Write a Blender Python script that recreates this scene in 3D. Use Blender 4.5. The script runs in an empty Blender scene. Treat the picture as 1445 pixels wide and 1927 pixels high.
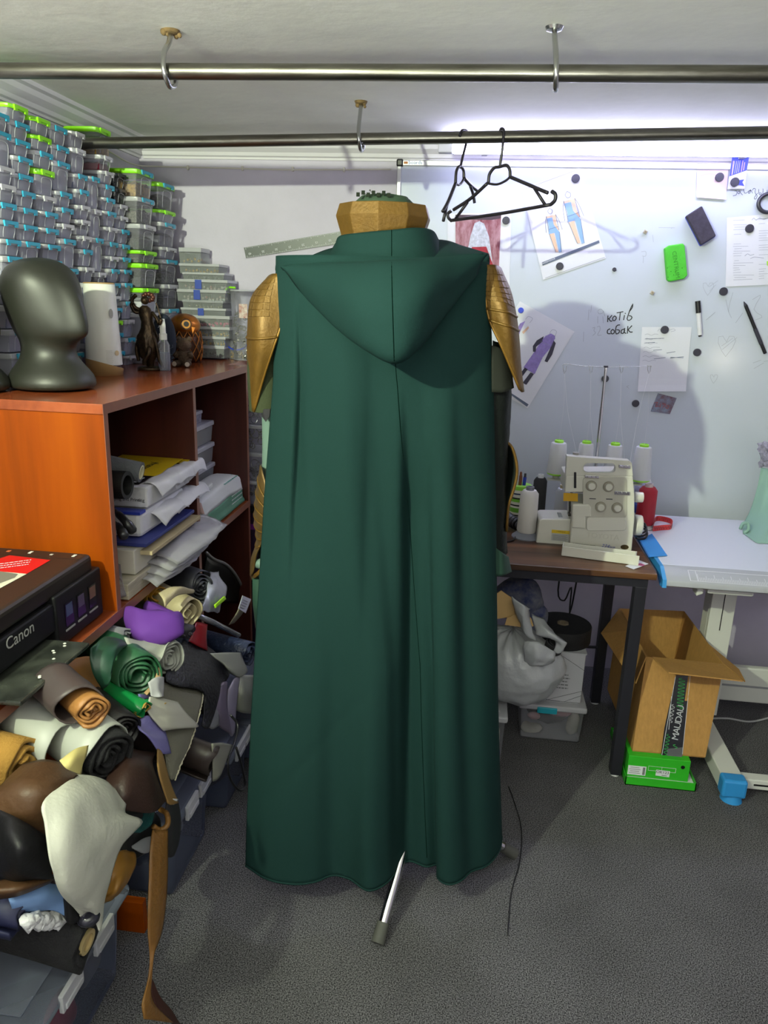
import bpy, bmesh, math, random
from mathutils import Vector, Matrix, noise
random.seed(7)
SC = bpy.context.scene
COL = SC.collection
# ------------------------------------------------------------------ camera
FPX, CX, CY = 1400.0, 722.5, 963.5
YAW, PIT, ROLL, EYE = math.radians(6.8), math.radians(15.95), math.radians(-1.9), Vector((0, 0, 1.52))
_f = Vector((-math.sin(YAW)*math.cos(PIT), math.cos(YAW)*math.cos(PIT), -math.sin(PIT)))
_r = Vector((math.cos(YAW), math.sin(YAW), 0)); _d = _f.cross(_r)
RT = math.cos(ROLL)*_r + math.sin(ROLL)*_d
DN = -math.sin(ROLL)*_r + math.cos(ROLL)*_d
cam = bpy.data.cameras.new('camera'); camo = bpy.data.objects.new('camera', cam); COL.objects.link(camo)
cam.sensor_fit = 'HORIZONTAL'; cam.sensor_width = 36; cam.lens = FPX/1445*36; cam.clip_start = .02
camo.matrix_world = Matrix(((RT.x, -DN.x, -_f.x, EYE.x), (RT.y, -DN.y, -_f.y, EYE.y), (RT.z, -DN.z, -_f.z, EYE.z), (0, 0, 0, 1)))
SC.camera = camo
# ------------------------------------------------------------------ world, lights, exposure
w = bpy.data.worlds.new('world'); SC.world = w; w.use_nodes = True
w.node_tree.nodes['Background'].inputs[0].default_value = (.75, .75, 1, 1)
w.node_tree.nodes['Background'].inputs[1].default_value = .02
SC.view_settings.view_transform = 'Standard'; SC.view_settings.look = 'None'; SC.view_settings.gamma = 1
SC.view_settings.use_curve_mapping = False
SC.view_settings.exposure = 0.88
try:
    SC.cycles.transparent_max_bounces = 24
except Exception:
    pass
def point_light(name, loc, power, col, radius):
    l = bpy.data.lights.new(name, 'POINT'); l.energy = power; l.color = col; l.shadow_soft_size = radius
    o = bpy.data.objects.new(name, l); COL.objects.link(o); o.location = loc; return o
def spot_light(name, loc, target, power, col, radius, size, blend):
    l = bpy.data.lights.new(name, 'SPOT'); l.energy = power; l.color = col; l.shadow_soft_size = radius; l.spot_size = math.radians(size); l.spot_blend = blend
    o = bpy.data.objects.new(name, l); COL.objects.link(o); o.location = loc
    o.rotation_euler = (Vector(target)-Vector(loc)).to_track_quat('-Z', 'Y').to_euler(); return o
spot_light('ceiling_floodlight', (-1.02, -.05, 2.032), (-.5, 3.0, 1.8), 140, (.90, 1.0, .70), .018, 122, 1.0)
def area_light(name, loc, target, sx, sy, power, col):
    l = bpy.data.lights.new(name, 'AREA'); l.shape = 'RECTANGLE'; l.size = sx; l.size_y = sy; l.energy = power; l.color = col
    o = bpy.data.objects.new(name, l); COL.objects.link(o); o.location = loc
    o.rotation_euler = (Vector(target)-Vector(loc)).to_track_quat('-Z', 'Y').to_euler(); return o
area_light('rear_ceiling_fill', (-.2, -.45, 1.2), (-.2, -.44, 3), 1.2, .9, 46, (.95, 1.0, .86))  # added fill, in place of light bounced off the rest of the room
point_light('desk_lamp_bulb', (1.86, -.07, 1.17), 3, (1.0, .9, .7), .03)

# ------------------------------------------------------------------ pixel helpers (photo pixel -> point on a real plane)
def ray(x, y): return _f + RT*((x-CX)/FPX) + DN*((y-CY)/FPX)
def on(x, y, ax, v):
    q = ray(x, y); return EYE + q*((v-EYE[ax])/q[ax])
def PX(x, y, v): return on(x, y, 0, v)
def PY(x, y, v): return on(x, y, 1, v)
def PZ(x, y, v): return on(x, y, 2, v)

# ------------------------------------------------------------------ tags
def tag(o, label=None, cat=None, group=None, kind=None):
    if label: o['label'] = label
    if cat: o['category'] = cat
    if group: o['group'] = group
    if kind: o['kind'] = kind
    return o
def emp(name, loc, label=None, cat=None, group=None, rz=0, kind=None):
    o = bpy.data.objects.new(name, None); COL.objects.link(o); o.location = loc; o.rotation_euler = (0, 0, rz)
    o.empty_display_size = .05
    return tag(o, label, cat, group, kind)
WM = {}
def link(name, me, mat, parent=None, local=False):
    o = bpy.data.objects.new(name, me); COL.objects.link(o)
    if mat is not None and not me.materials: me.materials.append(mat)
    if parent is not None:
        o.parent = parent
        if not local and parent.type == 'EMPTY':
            o.matrix_parent_inverse = Matrix.Translation(parent.location).inverted()
    return o
def solid(o, t, off=0):
    m = o.modifiers.new('thickness', 'SOLIDIFY'); m.thickness = t; m.offset = off; return o
def bev(o, wd, n=2):
    m = o.modifiers.new('bevel', 'BEVEL'); m.width = wd; m.segments = n; m.limit_method = 'ANGLE'; return o
def sub(o, n=1):
    m = o.modifiers.new('sub', 'SUBSURF'); m.levels = n; m.render_levels = n; return o
def rotm(ax, ang): return Matrix.Rotation(ang, 4, ax)

class MB:
    def __init__(s): s.v = []; s.f = []; s.n = 0
    def add(s, vs, fs):
        b = len(s.v); s.v += [Vector(q) for q in vs]; s.f += [tuple(b+i for i in q) for q in fs]; return s
    def box(s, c, d, M=None): return s.tbox(c, d, (d[0], d[1]), M)
    def tbox(s, c, d, top, M=None):          # c = centre, d = (x,y,z) size with bottom x,y; top = (x,y)
        vs = []
        for k, (sx, sy) in enumerate(((d[0], d[1]), top)):
            for a, b in ((-1, -1), (1, -1), (1, 1), (-1, 1)):
                vs.append(Vector((a*sx/2, b*sy/2, (k-.5)*d[2])))
        vs = [(M @ q if M else q) + Vector(c) for q in vs]
        return s.add(vs, [(3, 2, 1, 0), (4, 5, 6, 7), (0, 1, 5, 4), (1, 2, 6, 5), (2, 3, 7, 6), (3, 0, 4, 7)])
    def bb(s, a, b):                          # from min corner to max corner
        a, b = Vector(a), Vector(b); return s.box((a+b)/2, b-a)
    def cyl(s, p0, p1, r0, r1=None, n=16, caps=True):
        r1 = r0 if r1 is None else r1
        p0, p1 = Vector(p0), Vector(p1); a = (p1-p0).normalized()
        u = a.orthogonal().normalized(); w_ = a.cross(u)
        vs = [p+u*(r*math.cos(2*math.pi*i/n))+w_*(r*math.sin(2*math.pi*i/n)) for p, r in ((p0, r0), (p1, r1)) for i in range(n)]
        fs = [(i, (i+1) % n, n+(i+1) % n, n+i) for i in range(n)]
        if caps: fs += [tuple(range(n-1, -1, -1)), tuple(range(n, 2*n))]
        return s.add(vs, fs)
    def tube(s, path, r, n=8, caps=True, closed=False):
        P = [Vector(q) for q in path]; m = len(P)
        R = r if isinstance(r, (list, tuple)) else [r]*m
        vs = []; u = None
        for i in range(m):
            if closed: t = P[(i+1) % m]-P[i-1]
            else: t = P[min(i+1, m-1)]-P[max(i-1, 0)]
            if t.length < 1e-9: t = Vector((0, 0, 1))
            t.normalize()
            if u is None: u = t.orthogonal().normalized()
            else:
                u = u-t*u.dot(t)
                u = u.normalized() if u.length > 1e-6 else t.orthogonal().normalized()
            w_ = t.cross(u)
            vs += [P[i]+u*(R[i]*math.cos(2*math.pi*k/n))+w_*(R[i]*math.sin(2*math.pi*k/n)) for k in range(n)]
        fs = []
        for i in range(m if closed else m-1):
            j = (i+1) % m
            fs += [(i*n+k, i*n+(k+1) % n, j*n+(k+1) % n, j*n+k) for k in range(n)]
        if caps and not closed: fs += [tuple(range(n-1, -1, -1)), tuple((m-1)*n+k for k in range(n))]
        return s.add(vs, fs)
    def lathe(s, prof, c=(0, 0, 0), n=24, sx=1, sy=1, ph=0, M=None):
        vs = []; c = Vector(c)
        for r, z in prof:
            for k in range(n):
                a = 2*math.pi*k/n+ph; q = Vector((r*sx*math.cos(a), r*sy*math.sin(a), z))
                vs.append((M @ q if M else q)+c)
        m = len(prof); fs = []
        for i in range(m-1):
            fs += [(i*n+k, i*n+(k+1) % n, (i+1)*n+(k+1) % n, (i+1)*n+k) for k in range(n)]
        if prof[0][0] > 1e-6: fs.append(tuple(range(n-1, -1, -1)))
        if prof[-1][0] > 1e-6: fs.append(tuple((m-1)*n+k for k in range(n)))
        return s.add(vs, fs)
    def grid(s, fn, nu, nv, cu=False):
        vs = [fn(i/nu, j/nv) for i in range(nu+1) for j in range(nv+1)]
        fs = [(i*(nv+1)+j, (i+1)*(nv+1)+j, (i+1)*(nv+1)+j+1, i*(nv+1)+j+1) for i in range(nu) for j in range(nv)]
        return s.add(vs, fs)
    def poly(s, pts): return s.add(pts, [tuple(range(len(pts)))])
    def prism(s, pts, d):                     # closed polygon (3d points) extruded by vector d
        n = len(pts); d = Vector(d); vs = [Vector(q) for q in pts]; vs += [q+d for q in vs]
        return s.add(vs, [tuple(range(n-1, -1, -1)), tuple(range(n, 2*n))]+[(i, (i+1) % n, n+(i+1) % n, n+i) for i in range(n)])
    def ball(s, c, r, nu=12, nv=8, M=None):
        rx, ry, rz = r if isinstance(r, (tuple, list)) else (r, r, r)
        vs = []; c = Vector(c)
        for i in range(nv+1):
            t = math.pi*i/nv
            for k in range(nu):
                a = 2*math.pi*k/nu; q = Vector((rx*math.sin(t)*math.cos(a), ry*math.sin(t)*math.sin(a), rz*math.cos(t)))
                vs.append((M @ q if M else q)+c)
        return s.add(vs, [(i*nu+k, (i+1)*nu+k, (i+1)*nu+(k+1) % nu, i*nu+(k+1) % nu) for i in range(nv) for k in range(nu)])
    def xf(s, M): s.v = [M @ q for q in s.v]; return s
    def mesh(s, name, smooth=False, merge=False):
        me = bpy.data.meshes.new(name); me.from_pydata([tuple(q) for q in s.v], [], s.f)
        bm = bmesh.new(); bm.from_mesh(me)
        if merge: bmesh.ops.remove_doubles(bm, verts=bm.verts, dist=1e-5)
        bmesh.ops.recalc_face_normals(bm, faces=bm.faces); bm.to_mesh(me); bm.free()
        if smooth is True: me.polygons.foreach_set('use_smooth', [True]*len(me.polygons))
        elif smooth:
            me.polygons.foreach_set('use_smooth', [True]*len(me.polygons))
            try: me.set_sharp_from_angle(angle=math.radians(smooth))
            except Exception: pass
        me.update(); return me
    def build(s, name, mat, parent=None, smooth=False, local=False, bevel=0, thick=0, off=0, subd=0, seg=2, merge=False):
        o = link(name, s.mesh(name, smooth, merge), mat, parent, local)
        if subd: sub(o, subd)
        if thick: solid(o, thick, off)
        if bevel: bev(o, bevel, seg)
        return o
def cr(a, b, c, d, t):
    return b+(c-a)*(t*.5)+(a*2-b*5+c*4-d)*(t*t*.5)+(b*3-a-c*3+d)*(t*t*t*.5)
def crline(P, t):
    n = len(P)-1; x = min(max(t, 0), 1)*n; i = min(int(x), n-1); f = x-i
    a = P[i-1] if i > 0 else P[0]*2-P[1]
    d = P[i+2] if i+2 <= n else P[n]*2-P[n-1]
    return cr(a, P[i], P[i+1], d, f)
def smooth_path(P, n):
    P = [Vector(q) for q in P]; return [crline(P, i/n) for i in range(n+1)]
def netfn(net):
    N = [[Vector(q) for q in row] for row in net]
    def fn(u, v): return crline([crline(row, v) for row in N], u)
    return fn
def sheet(name, net, mat, parent=None, nu=24, nv=24, thick=.002, noise_amp=0, nsc=14, off=0):
    fn = netfn(net)
    def g(u, v):
        q = fn(u, v)
        if noise_amp: q = q+noise.noise_vector(q*nsc)*noise_amp
        return q
    return MB().grid(g, nu, nv).build(name, mat, parent, smooth=True, thick=thick, off=off)

# ------------------------------------------------------------------ materials
MATS = {}
def srgb(c):
    if isinstance(c, str):
        c = [int(c[i:i+2], 16)/255 for i in (0, 2, 4)]
    return tuple((x/12.92 if x <= .04045 else ((x+.055)/1.055)**2.4) for x in c)+(1,)
def mat(name, col, rough=.6, metal=0, var=.0, vscale=8, bump=0, bscale=60, spec=.5, emit=None, estr=0, coat=0, sheen=0, col2=None, stretch=None, alpha=None, trans=0):
    if name in MATS: return MATS[name]
    m = bpy.data.materials.new(name); m.use_nodes = True; nt = m.node_tree; b = nt.nodes['Principled BSDF']
    c = srgb(col); b.inputs['Base Color'].default_value = c
    b.inputs['Roughness'].default_value = rough; b.inputs['Metallic'].default_value = metal
    b.inputs['Specular IOR Level'].default_value = spec
    b.inputs['Coat Weight'].default_value = coat; b.inputs['Sheen Weight'].default_value = sheen
    if emit: b.inputs['Emission Color'].default_value = srgb(emit); b.inputs['Emission Strength'].default_value = estr
    tc = nt.nodes.new('ShaderNodeTexCoord'); src = tc.outputs['Object']
    if stretch:
        mp = nt.nodes.new('ShaderNodeMapping'); mp.inputs['Scale'].default_value = stretch
        nt.links.new(src, mp.inputs['Vector']); src = mp.outputs['Vector']
    if var or col2:
        n = nt.nodes.new('ShaderNodeTexNoise'); n.inputs['Scale'].default_value = vscale; n.inputs['Detail'].default_value = 6
        n.inputs['Roughness'].default_value = .65
        nt.links.new(src, n.inputs['Vector'])
        r = nt.nodes.new('ShaderNodeValToRGB'); r.color_ramp.elements[0].position = .35; r.color_ramp.elements[1].position = .66
        if col2: r.color_ramp.elements[0].color = srgb(col2); r.color_ramp.elements[1].color = c
        else:
            r.color_ramp.elements[0].color = tuple(x*(1-var) for x in c[:3])+(1,)
            r.color_ramp.elements[1].color = tuple(min(1, x*(1+var)) for x in c[:3])+(1,)
        nt.links.new(n.outputs['Fac'], r.inputs['Fac']); nt.links.new(r.outputs['Color'], b.inputs['Base Color'])
    if bump:
        n2 = nt.nodes.new('ShaderNodeTexNoise'); n2.inputs['Scale'].default_value = bscale; n2.inputs['Detail'].default_value = 4
        nt.links.new(src, n2.inputs['Vector'])
        bp = nt.nodes.new('ShaderNodeBump'); bp.inputs['Strength'].default_value = bump; bp.inputs['Distance'].default_value = .01
        nt.links.new(n2.outputs['Fac'], bp.inputs['Height']); nt.links.new(bp.outputs['Normal'], b.inputs['Normal'])
    if alpha is not None: b.inputs['Alpha'].default_value = alpha
    MATS[name] = m; return m
def plastic(name, col, fac=.4, rough=.25, gloss=.5):
    """clear / frosted plastic: part transparent, part pale gloss"""
    if name in MATS: return MATS[name]
    m = bpy.data.materials.new(name); m.use_nodes = True; nt = m.node_tree; b = nt.nodes['Principled BSDF']
    b.inputs['Base Color'].default_value = srgb(col); b.inputs['Roughness'].default_value = rough
    b.inputs['Specular IOR Level'].default_value = gloss
    t = nt.nodes.new('ShaderNodeBsdfTransparent'); t.inputs[0].default_value = (.93, .93, .96, 1)
    lw = nt.nodes.new('ShaderNodeFresnel'); lw.inputs[0].default_value = 1.4
    ma = nt.nodes.new('ShaderNodeMath'); ma.operation = 'ADD'; ma.use_clamp = True; ma.inputs[1].default_value = fac
    nt.links.new(lw.outputs[0], ma.inputs[0])
    mx = nt.nodes.new('ShaderNodeMixShader'); nt.links.new(ma.outputs[0], mx.inputs[0])
    nt.links.new(t.outputs[0], mx.inputs[1]); nt.links.new(b.outputs[0], mx.inputs[2])
    nt.links.new(mx.outputs[0], nt.nodes['Material Output'].inputs['Surface'])
    MATS[name] = m; return m
def wood(name, ca, cb, cc, axis='Z', scale=1.0, rough=.35, dist=2.2):
    if name in MATS: return MATS[name]
    m = bpy.data.materials.new(name); m.use_nodes = True; nt = m.node_tree; b = nt.nodes['Principled BSDF']
    tc = nt.nodes.new('ShaderNodeTexCoord'); mp = nt.nodes.new('ShaderNodeMapping')
    s = {'X': (.6, 9, 9), 'Y': (9, .6, 9), 'Z': (9, 9, .6)}[axis]
    mp.inputs['Scale'].default_value = tuple(q*scale for q in s)
    nt.links.new(tc.outputs['Object'], mp.inputs['Vector'])
    n1 = nt.nodes.new('ShaderNodeTexNoise'); n1.inputs['Scale'].default_value = 1; n1.inputs['Detail'].default_value = 3; n1.inputs['Distortion'].default_value = dist*.3
    n2 = nt.nodes.new('ShaderNodeTexNoise'); n2.inputs['Scale'].default_value = 9; n2.inputs['Detail'].default_value = 8
    nt.links.new(mp.outputs['Vector'], n1.inputs['Vector']); nt.links.new(mp.outputs['Vector'], n2.inputs['Vector'])
    mx = nt.nodes.new('ShaderNodeMath'); mx.operation = 'MULTIPLY_ADD'; mx.inputs[1].default_value = .3
    nt.links.new(n2.outputs['Fac'], mx.inputs[0]); nt.links.new(n1.outputs['Fac'], mx.inputs[2])
    r = nt.nodes.new('ShaderNodeValToRGB'); e = r.color_ramp.elements
    e[0].position = .42; e[0].color = srgb(ca); e[1].position = .92; e[1].color = srgb(cc)
    k = e.new(.66); k.color = srgb(cb)
    nt.links.new(mx.outputs[0], r.inputs['Fac']); nt.links.new(r.outputs['Color'], b.inputs['Base Color'])
    b.inputs['Roughness'].default_value = rough
    MATS[name] = m; return m
def text_mesh(name, body, size, mat_, parent, origin, ux, uy, thick=.0004, shear=0, spacing=1, align='CENTER', local=False):
    """flat lettering lying in the plane of unit vectors ux (reading direction) and uy (up), centred on origin"""
    cu = bpy.data.curves.new(name, 'FONT'); cu.body = body; cu.size = size; cu.align_x = align; cu.align_y = 'CENTER'
    cu.extrude = thick/2; cu.shear = shear; cu.space_character = spacing; cu.resolution_u = 3
    t = bpy.data.objects.new(name+'_tmp', cu); COL.objects.link(t)
    me = bpy.data.meshes.new_from_object(t)
    bpy.data.objects.remove(t); bpy.data.curves.remove(cu)
    ux, uy = Vector(ux).normalized(), Vector(uy).normalized(); nz = ux.cross(uy)
    R = Matrix(((ux.x, uy.x, nz.x, origin[0]), (ux.y, uy.y, nz.y, origin[1]), (ux.z, uy.z, nz.z, origin[2]), (0, 0, 0, 1)))
    me.transform(R); me.materials.clear()
    return link(name, me, mat_, parent, local)

def dashes(name, parent, origin, ux, uy, width, height, rows, m, seed=1):
    """rows of tiny bars standing for print too small to read, centred on origin"""
    ux, uy = Vector(ux).normalized(), Vector(uy).normalized(); o = Vector(origin); mb = MB(); rnd = random.Random(seed)
    for r in range(rows):
        y = (height/2 if rows == 1 else height*(.5-r/(rows-1))) if rows > 1 else 0
        x = -width/2
        lim = width/2*(1-.25*rnd.random())
        while x < lim:
            w_ = width*(.04+.09*rnd.random()); h_ = height/max(rows, 1)*.42
            mb.poly([o+ux*x+uy*(y-h_/2), o+ux*min(x+w_, lim)+uy*(y-h_/2), o+ux*min(x+w_, lim)+uy*(y+h_/2), o+ux*x+uy*(y+h_/2)]); x += w_+width*.025
    return tag(mb.build(name, m, parent), kind='stuff')
m_ink = mat('black marker ink', '17171c', .6)
m_faint = mat('wiped marker ink', '989da8', .7)
m_mag = mat('dark grey magnet', '34333f', .45)
m_paper = mat('white paper', 'd6d7de', .75, bump=.05, bscale=30)
# ================================================================== THE ROOM
WL, WB, WR, WF, CEIL = -1.38, 3.05, 2.3, -1.7, 2.09
m_wall = mat('lavender wall paint', 'c6c0d2', .8, var=.05, vscale=3, bump=.08, bscale=40)
m_ceil = mat('ceiling paint', 'e6e6e0', .85, var=.05, vscale=2.5, bump=.12, bscale=25)
m_trim = mat('white cornice', 'd4d1d8', .6)
def carpet():
    m = mat('dark grey carpet', '3c3c3f', .95, spec=.1); nt = m.node_tree; b = nt.nodes['Principled BSDF']
    tc = nt.nodes.new('ShaderNodeTexCoord')
    n = nt.nodes.new('ShaderNodeTexNoise'); n.inputs['Scale'].default_value = 330; n.inputs['Detail'].default_value = 3
    n2 = nt.nodes.new('ShaderNodeTexNoise'); n2.inputs['Scale'].default_value = 4; n2.inputs['Detail'].default_value = 5
    for k in (n, n2): nt.links.new(tc.outputs['Object'], k.inputs['Vector'])
    r = nt.nodes.new('ShaderNodeValToRGB'); e = r.color_ramp.elements
    e[0].position = .36; e[0].color = srgb('232326'); e[1].position = .70; e[1].color = srgb('858487')
    nt.links.new(n.outputs['Fac'], r.inputs['Fac'])
    mx = nt.nodes.new('ShaderNodeMix'); mx.data_type = 'RGBA'; mx.blend_type = 'MULTIPLY'; mx.inputs[0].default_value = .5
    nt.links.new(r.outputs['Color'], mx.inputs[6]); nt.links.new(n2.outputs['Color'], mx.inputs[7])
    r2 = nt.nodes.new('ShaderNodeValToRGB'); r2.color_ramp.elements[0].position = .3; r2.color_ramp.elements[0].color = (.55, .55, .55, 1); r2.color_ramp.elements[1].position = .6
    nt.links.new(n2.outputs['Fac'], r2.inputs['Fac']); nt.links.new(r2.outputs['Color'], mx.inputs[7])
    nt.links.new(mx.outputs[2], b.inputs['Base Color'])
    bp = nt.nodes.new('ShaderNodeBump'); bp.inputs['Strength'].default_value = .5; bp.inputs['Distance'].default_value = .004
    nt.links.new(n.outputs['Fac'], bp.inputs['Height']); nt.links.new(bp.outputs['Normal'], b.inputs['Normal'])
    return m
m_carpet = carpet()
def struct(name, mb, m, label, **k):
    o = mb.build(name, m, **k); return tag(o, label, 'room', kind='structure')
struct('floor', MB().bb((WL-.1, WF-.1, -.1), (WR+.1, WB+.1, 0)), m_carpet, 'dark grey speckled carpet floor')
struct('ceiling', MB().bb((WL-.1, WF-.1, CEIL), (WR+.1, WB+.1, CEIL+.1)), m_ceil, 'low off-white painted ceiling')
struct('wall_left', MB().bb((WL-.1, WF, 0), (WL, WB, CEIL)), m_wall, 'lavender painted wall behind the stacked boxes')
struct('wall_back', MB().bb((WL-.1, WB, 0), (WR+.1, WB+.1, CEIL)), m_wall, 'lavender painted wall carrying the whiteboard')
struct('wall_right', MB().bb((WR, WF, 0), (WR+.1, WB, CEIL)), m_wall, 'lavender painted wall on the right side')
struct('wall_front', MB().bb((WL-.1, WF-.1, 0), (WR+.1, WF, CEIL)), m_wall, 'lavender painted wall behind the viewer')
# cornices: stepped moulding profile along left wall and back wall
prof = [(0, 0), (.058, 0), (.058, -.012), (.044, -.016), (.038, -.03), (.02, -.044), (.016, -.056), (.008, -.06), (.008, -.068), (0, -.068)]
struct('trim_1', MB().prism([(WL+a, WF, CEIL+z) for a, z in prof], (0, WB-WF, 0)), m_trim, 'moulded cornice along the left wall')
struct('trim_2', MB().prism([(WL+.02, WB-a, CEIL+z) for a, z in prof], (WR-WL-.02, 0, 0)), m_trim, 'moulded cornice along the back wall')
m_cable = mat('white cable', 'c9c4bd', .5)
cb = [(WL+.012, 2.55, 2.016), (WL+.015, 2.75, 2.0), (WL+.02, 2.95, 1.985), (WL+.09, WB-.012, 1.992), (WL+.35, WB-.01, 1.99), (WL+.6, WB-.01, 1.987), (WL+1.0, WB-.01, 1.993)]
c = emp('wall_cable', cb[3], 'thin white cable clipped under the back cornice', 'cable')
MB().tube(smooth_path(cb, 50), .003, 6).build('cable', m_cable, c, smooth=True)
for x in (WL+.2, WL+.42, WL+.62, WL+.82):
    MB().box((x, WB-.006, 1.99), (.008, .012, .016)).build('cable_clip', m_cable, c, bevel=.002)
# ================================================================== PIPES AND HOOKS
m_steel = mat('galvanised steel', '8f8d84', .32, 1, col2='6a675e', vscale=14, stretch=(.35, 3, 3), bump=.03)
m_hook = mat('zinc hook steel', 'b9bab8', .25, 1)
m_rust = mat('brown plaster rust', '6b5636', .9, var=.3, vscale=60)
def pipe(y, pa, pb, x0, x1, label):
    a, b = PY(*pa, y), PY(*pb, y); d = (b-a)/(b.x-a.x)
    p0, p1 = a+d*(x0-a.x), a+d*(x1-a.x)
    o = MB().cyl(p0, p1, .0168, n=24).build('steel_pipe', m_steel, smooth=40); tag(o, label, 'pipe', 'ceiling hanging pipes')
    return lambda x: a+d*(x-a.x)
p1f = pipe(1.80, (0, 133), (1445, 140), WL, WR, 'nearer steel clothes pipe hung across the ceiling on two hooks')
p2f = pipe(2.42, (160, 270), (1445, 249.5), WL, WR, 'farther steel clothes pipe, with the two black hangers on it')
def hook(pf, x, label, rust=True):
    q = pf(x); h = emp('ceiling_hook', (q.x, q.y, CEIL), label, 'hook', 'pipe hooks')
    top = Vector((q.x-.006, q.y+.04, CEIL))
    pts = [top, (q.x-.004, q.y+.02, CEIL-.03), (q.x-.002, q.y-.014, q.z+.035), (q.x, q.y-.027, q.z+.008), (q.x+.002, q.y-.026, q.z-.012), (q.x+.004, q.y-.008, q.z-.031), (q.x+.006, q.y+.016, q.z-.025), (q.x+.007, q.y+.027, q.z-.004)]
    MB().tube(smooth_path(pts, 30), .0058, 10).build('rod', m_hook, h, smooth=True)
    MB().lathe([(.02, 0), (.017, -.006), (.008, -.009)], top, 14).build('ceiling_plate', m_hook if not rust else m_rust, h, smooth=30)
    if rust:
        mm = MB()
        for i in range(7):
            mm.ball(top+Vector((random.uniform(-.02, .025), random.uniform(-.012, .01), -random.uniform(.001, .016))), random.uniform(.004, .009), 7, 5)
        mm.build('loose_plaster', m_rust, h, smooth=True)
hook(p1f, -.735, 'ceiling hook with crumbled brown plaster, holding the nearer pipe on the left')
hook(p1f, .118, 'clean zinc ceiling hook holding the nearer pipe on the right', False)
hook(p2f, -.398, 'small ceiling hook holding the farther pipe above the dress form')
# ================================================================== LED TUBE (real lamp, lights the board)
m_led = mat('led diffuser', 'ffffff', .5, emit='d3d2ff', estr=19)
m_ledcap = mat('lamp end cap', 'b9b7c4', .5)
a, b = PY(852, 277, 2.87), PY(1445, 277, 2.87)
l = emp('tube_lamp', (a.x, 2.99, a.z), 'glowing white LED tube lamp under the cornice above the whiteboard', 'lamp')
MB().bb((a.x, 2.855, a.z-.02), (a.x+1.2, 2.885, a.z+.016)).build('diffuser', m_led, l, bevel=.006)
MB().bb((a.x-.05, 2.853, a.z-.02), (a.x, 2.885, a.z+.017)).build('end_cap', m_ledcap, l, bevel=.003)
MB().bb((a.x+1.2, 2.853, a.z-.02), (a.x+1.25, 2.885, a.z+.017)).build('end_cap', m_ledcap, l, bevel=.003)
MB().bb((a.x-.03, 2.885, a.z-.012), (a.x+1.23, 2.93, a.z+.012)).build('housing', m_ledcap, l)
for bx_ in (.1, 1.0): MB().bb((a.x+bx_, 2.93, a.z-.006), (a.x+bx_+.02, WB-.05, a.z+.006)).build('bracket', m_ledcap, l)
# ================================================================== CABINET
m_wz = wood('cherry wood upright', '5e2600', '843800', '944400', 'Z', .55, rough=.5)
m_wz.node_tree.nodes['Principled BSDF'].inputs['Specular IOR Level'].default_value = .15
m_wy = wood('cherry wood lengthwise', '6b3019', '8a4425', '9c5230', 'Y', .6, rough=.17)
m_edge = mat('purple-lit cherry edge', '7b4a37', .4, var=.08, vscale=20)  # same cherry wood, with the purple light on its edges mixed into the colour
m_wdark = wood('shaded cherry inside', '3d1a10', '50241a', '5c2b1d', 'Z', .6, rough=.4)  # same cherry wood, darkened to paint in the shade inside the cabinet
FX, BXK, CY0, CY1, CT = -.86, -1.37, 1.634, 2.745, 1.265
SZ = .745      # shelf top
cabinet = emp('storage_cabinet', (-1.1, 2.2, 0), 'long cherry-wood open cabinet with stepped lower half, against the left wall', 'cabinet')
tk = .024
MB().bb((BXK, CY0-.004, CT-tk), (FX, CY1, CT)).build('top_board', m_wy, cabinet, bevel=.0015)
MB().bb((BXK, CY1, CT-tk), (-.94, WB, CT)).build('rear_top_board', m_wy, cabinet)
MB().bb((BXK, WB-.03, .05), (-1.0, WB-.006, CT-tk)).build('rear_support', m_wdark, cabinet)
MB().bb((FX, CY0-.004, CT-tk), (FX+.0012, CY1, CT)).build('top_edge_band', m_edge, cabinet)
MB().bb((BXK, CY0, SZ), (FX-.002, CY0+.02, CT-tk)).build('end_panel', m_wz, cabinet)
MB().bb((FX-.002, CY0, SZ), (FX-.0005, CY0+.02, CT-tk)).build('edge_band', m_edge, cabinet)
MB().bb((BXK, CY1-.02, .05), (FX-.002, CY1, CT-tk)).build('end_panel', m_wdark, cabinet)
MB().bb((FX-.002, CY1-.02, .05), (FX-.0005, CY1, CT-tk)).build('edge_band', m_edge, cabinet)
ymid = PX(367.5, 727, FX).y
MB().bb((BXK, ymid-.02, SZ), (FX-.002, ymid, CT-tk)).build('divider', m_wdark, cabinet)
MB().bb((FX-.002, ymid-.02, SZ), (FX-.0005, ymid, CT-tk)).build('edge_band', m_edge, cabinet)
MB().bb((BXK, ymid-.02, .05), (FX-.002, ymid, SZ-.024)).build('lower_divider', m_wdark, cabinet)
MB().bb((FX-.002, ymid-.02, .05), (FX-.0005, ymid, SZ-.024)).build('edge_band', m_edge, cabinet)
MB().bb((BXK, .55, SZ-.024), (FX, CY1, SZ)).build('shelf', m_wy, cabinet, bevel=.0015)
MB().bb((FX, .55, SZ-.024), (FX+.0012, CY1, SZ)).build('shelf_edge_band', m_edge, cabinet)
MB().bb((BXK, .55, .05), (FX-.002, .57, SZ-.024)).build('lower_end_panel', m_wz, cabinet)
MB().bb((BXK, 1.45, .05), (FX-.1, 1.47, SZ-.024)).build('lower_divider', m_wz, cabinet)
MB().bb((BXK, .55, 0), (-1.1, CY1, .05)).build('plinth', m_wz, cabinet)
MB().bb((-1.1, 1.395, 0), (-.725, 1.415, .09)).build('base_board', m_wz, cabinet, bevel=.001)
MB().bb((BXK-.008, CY0, SZ), (BXK, CY1, CT-tk)).build('back_panel', m_wdark, cabinet)
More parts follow.
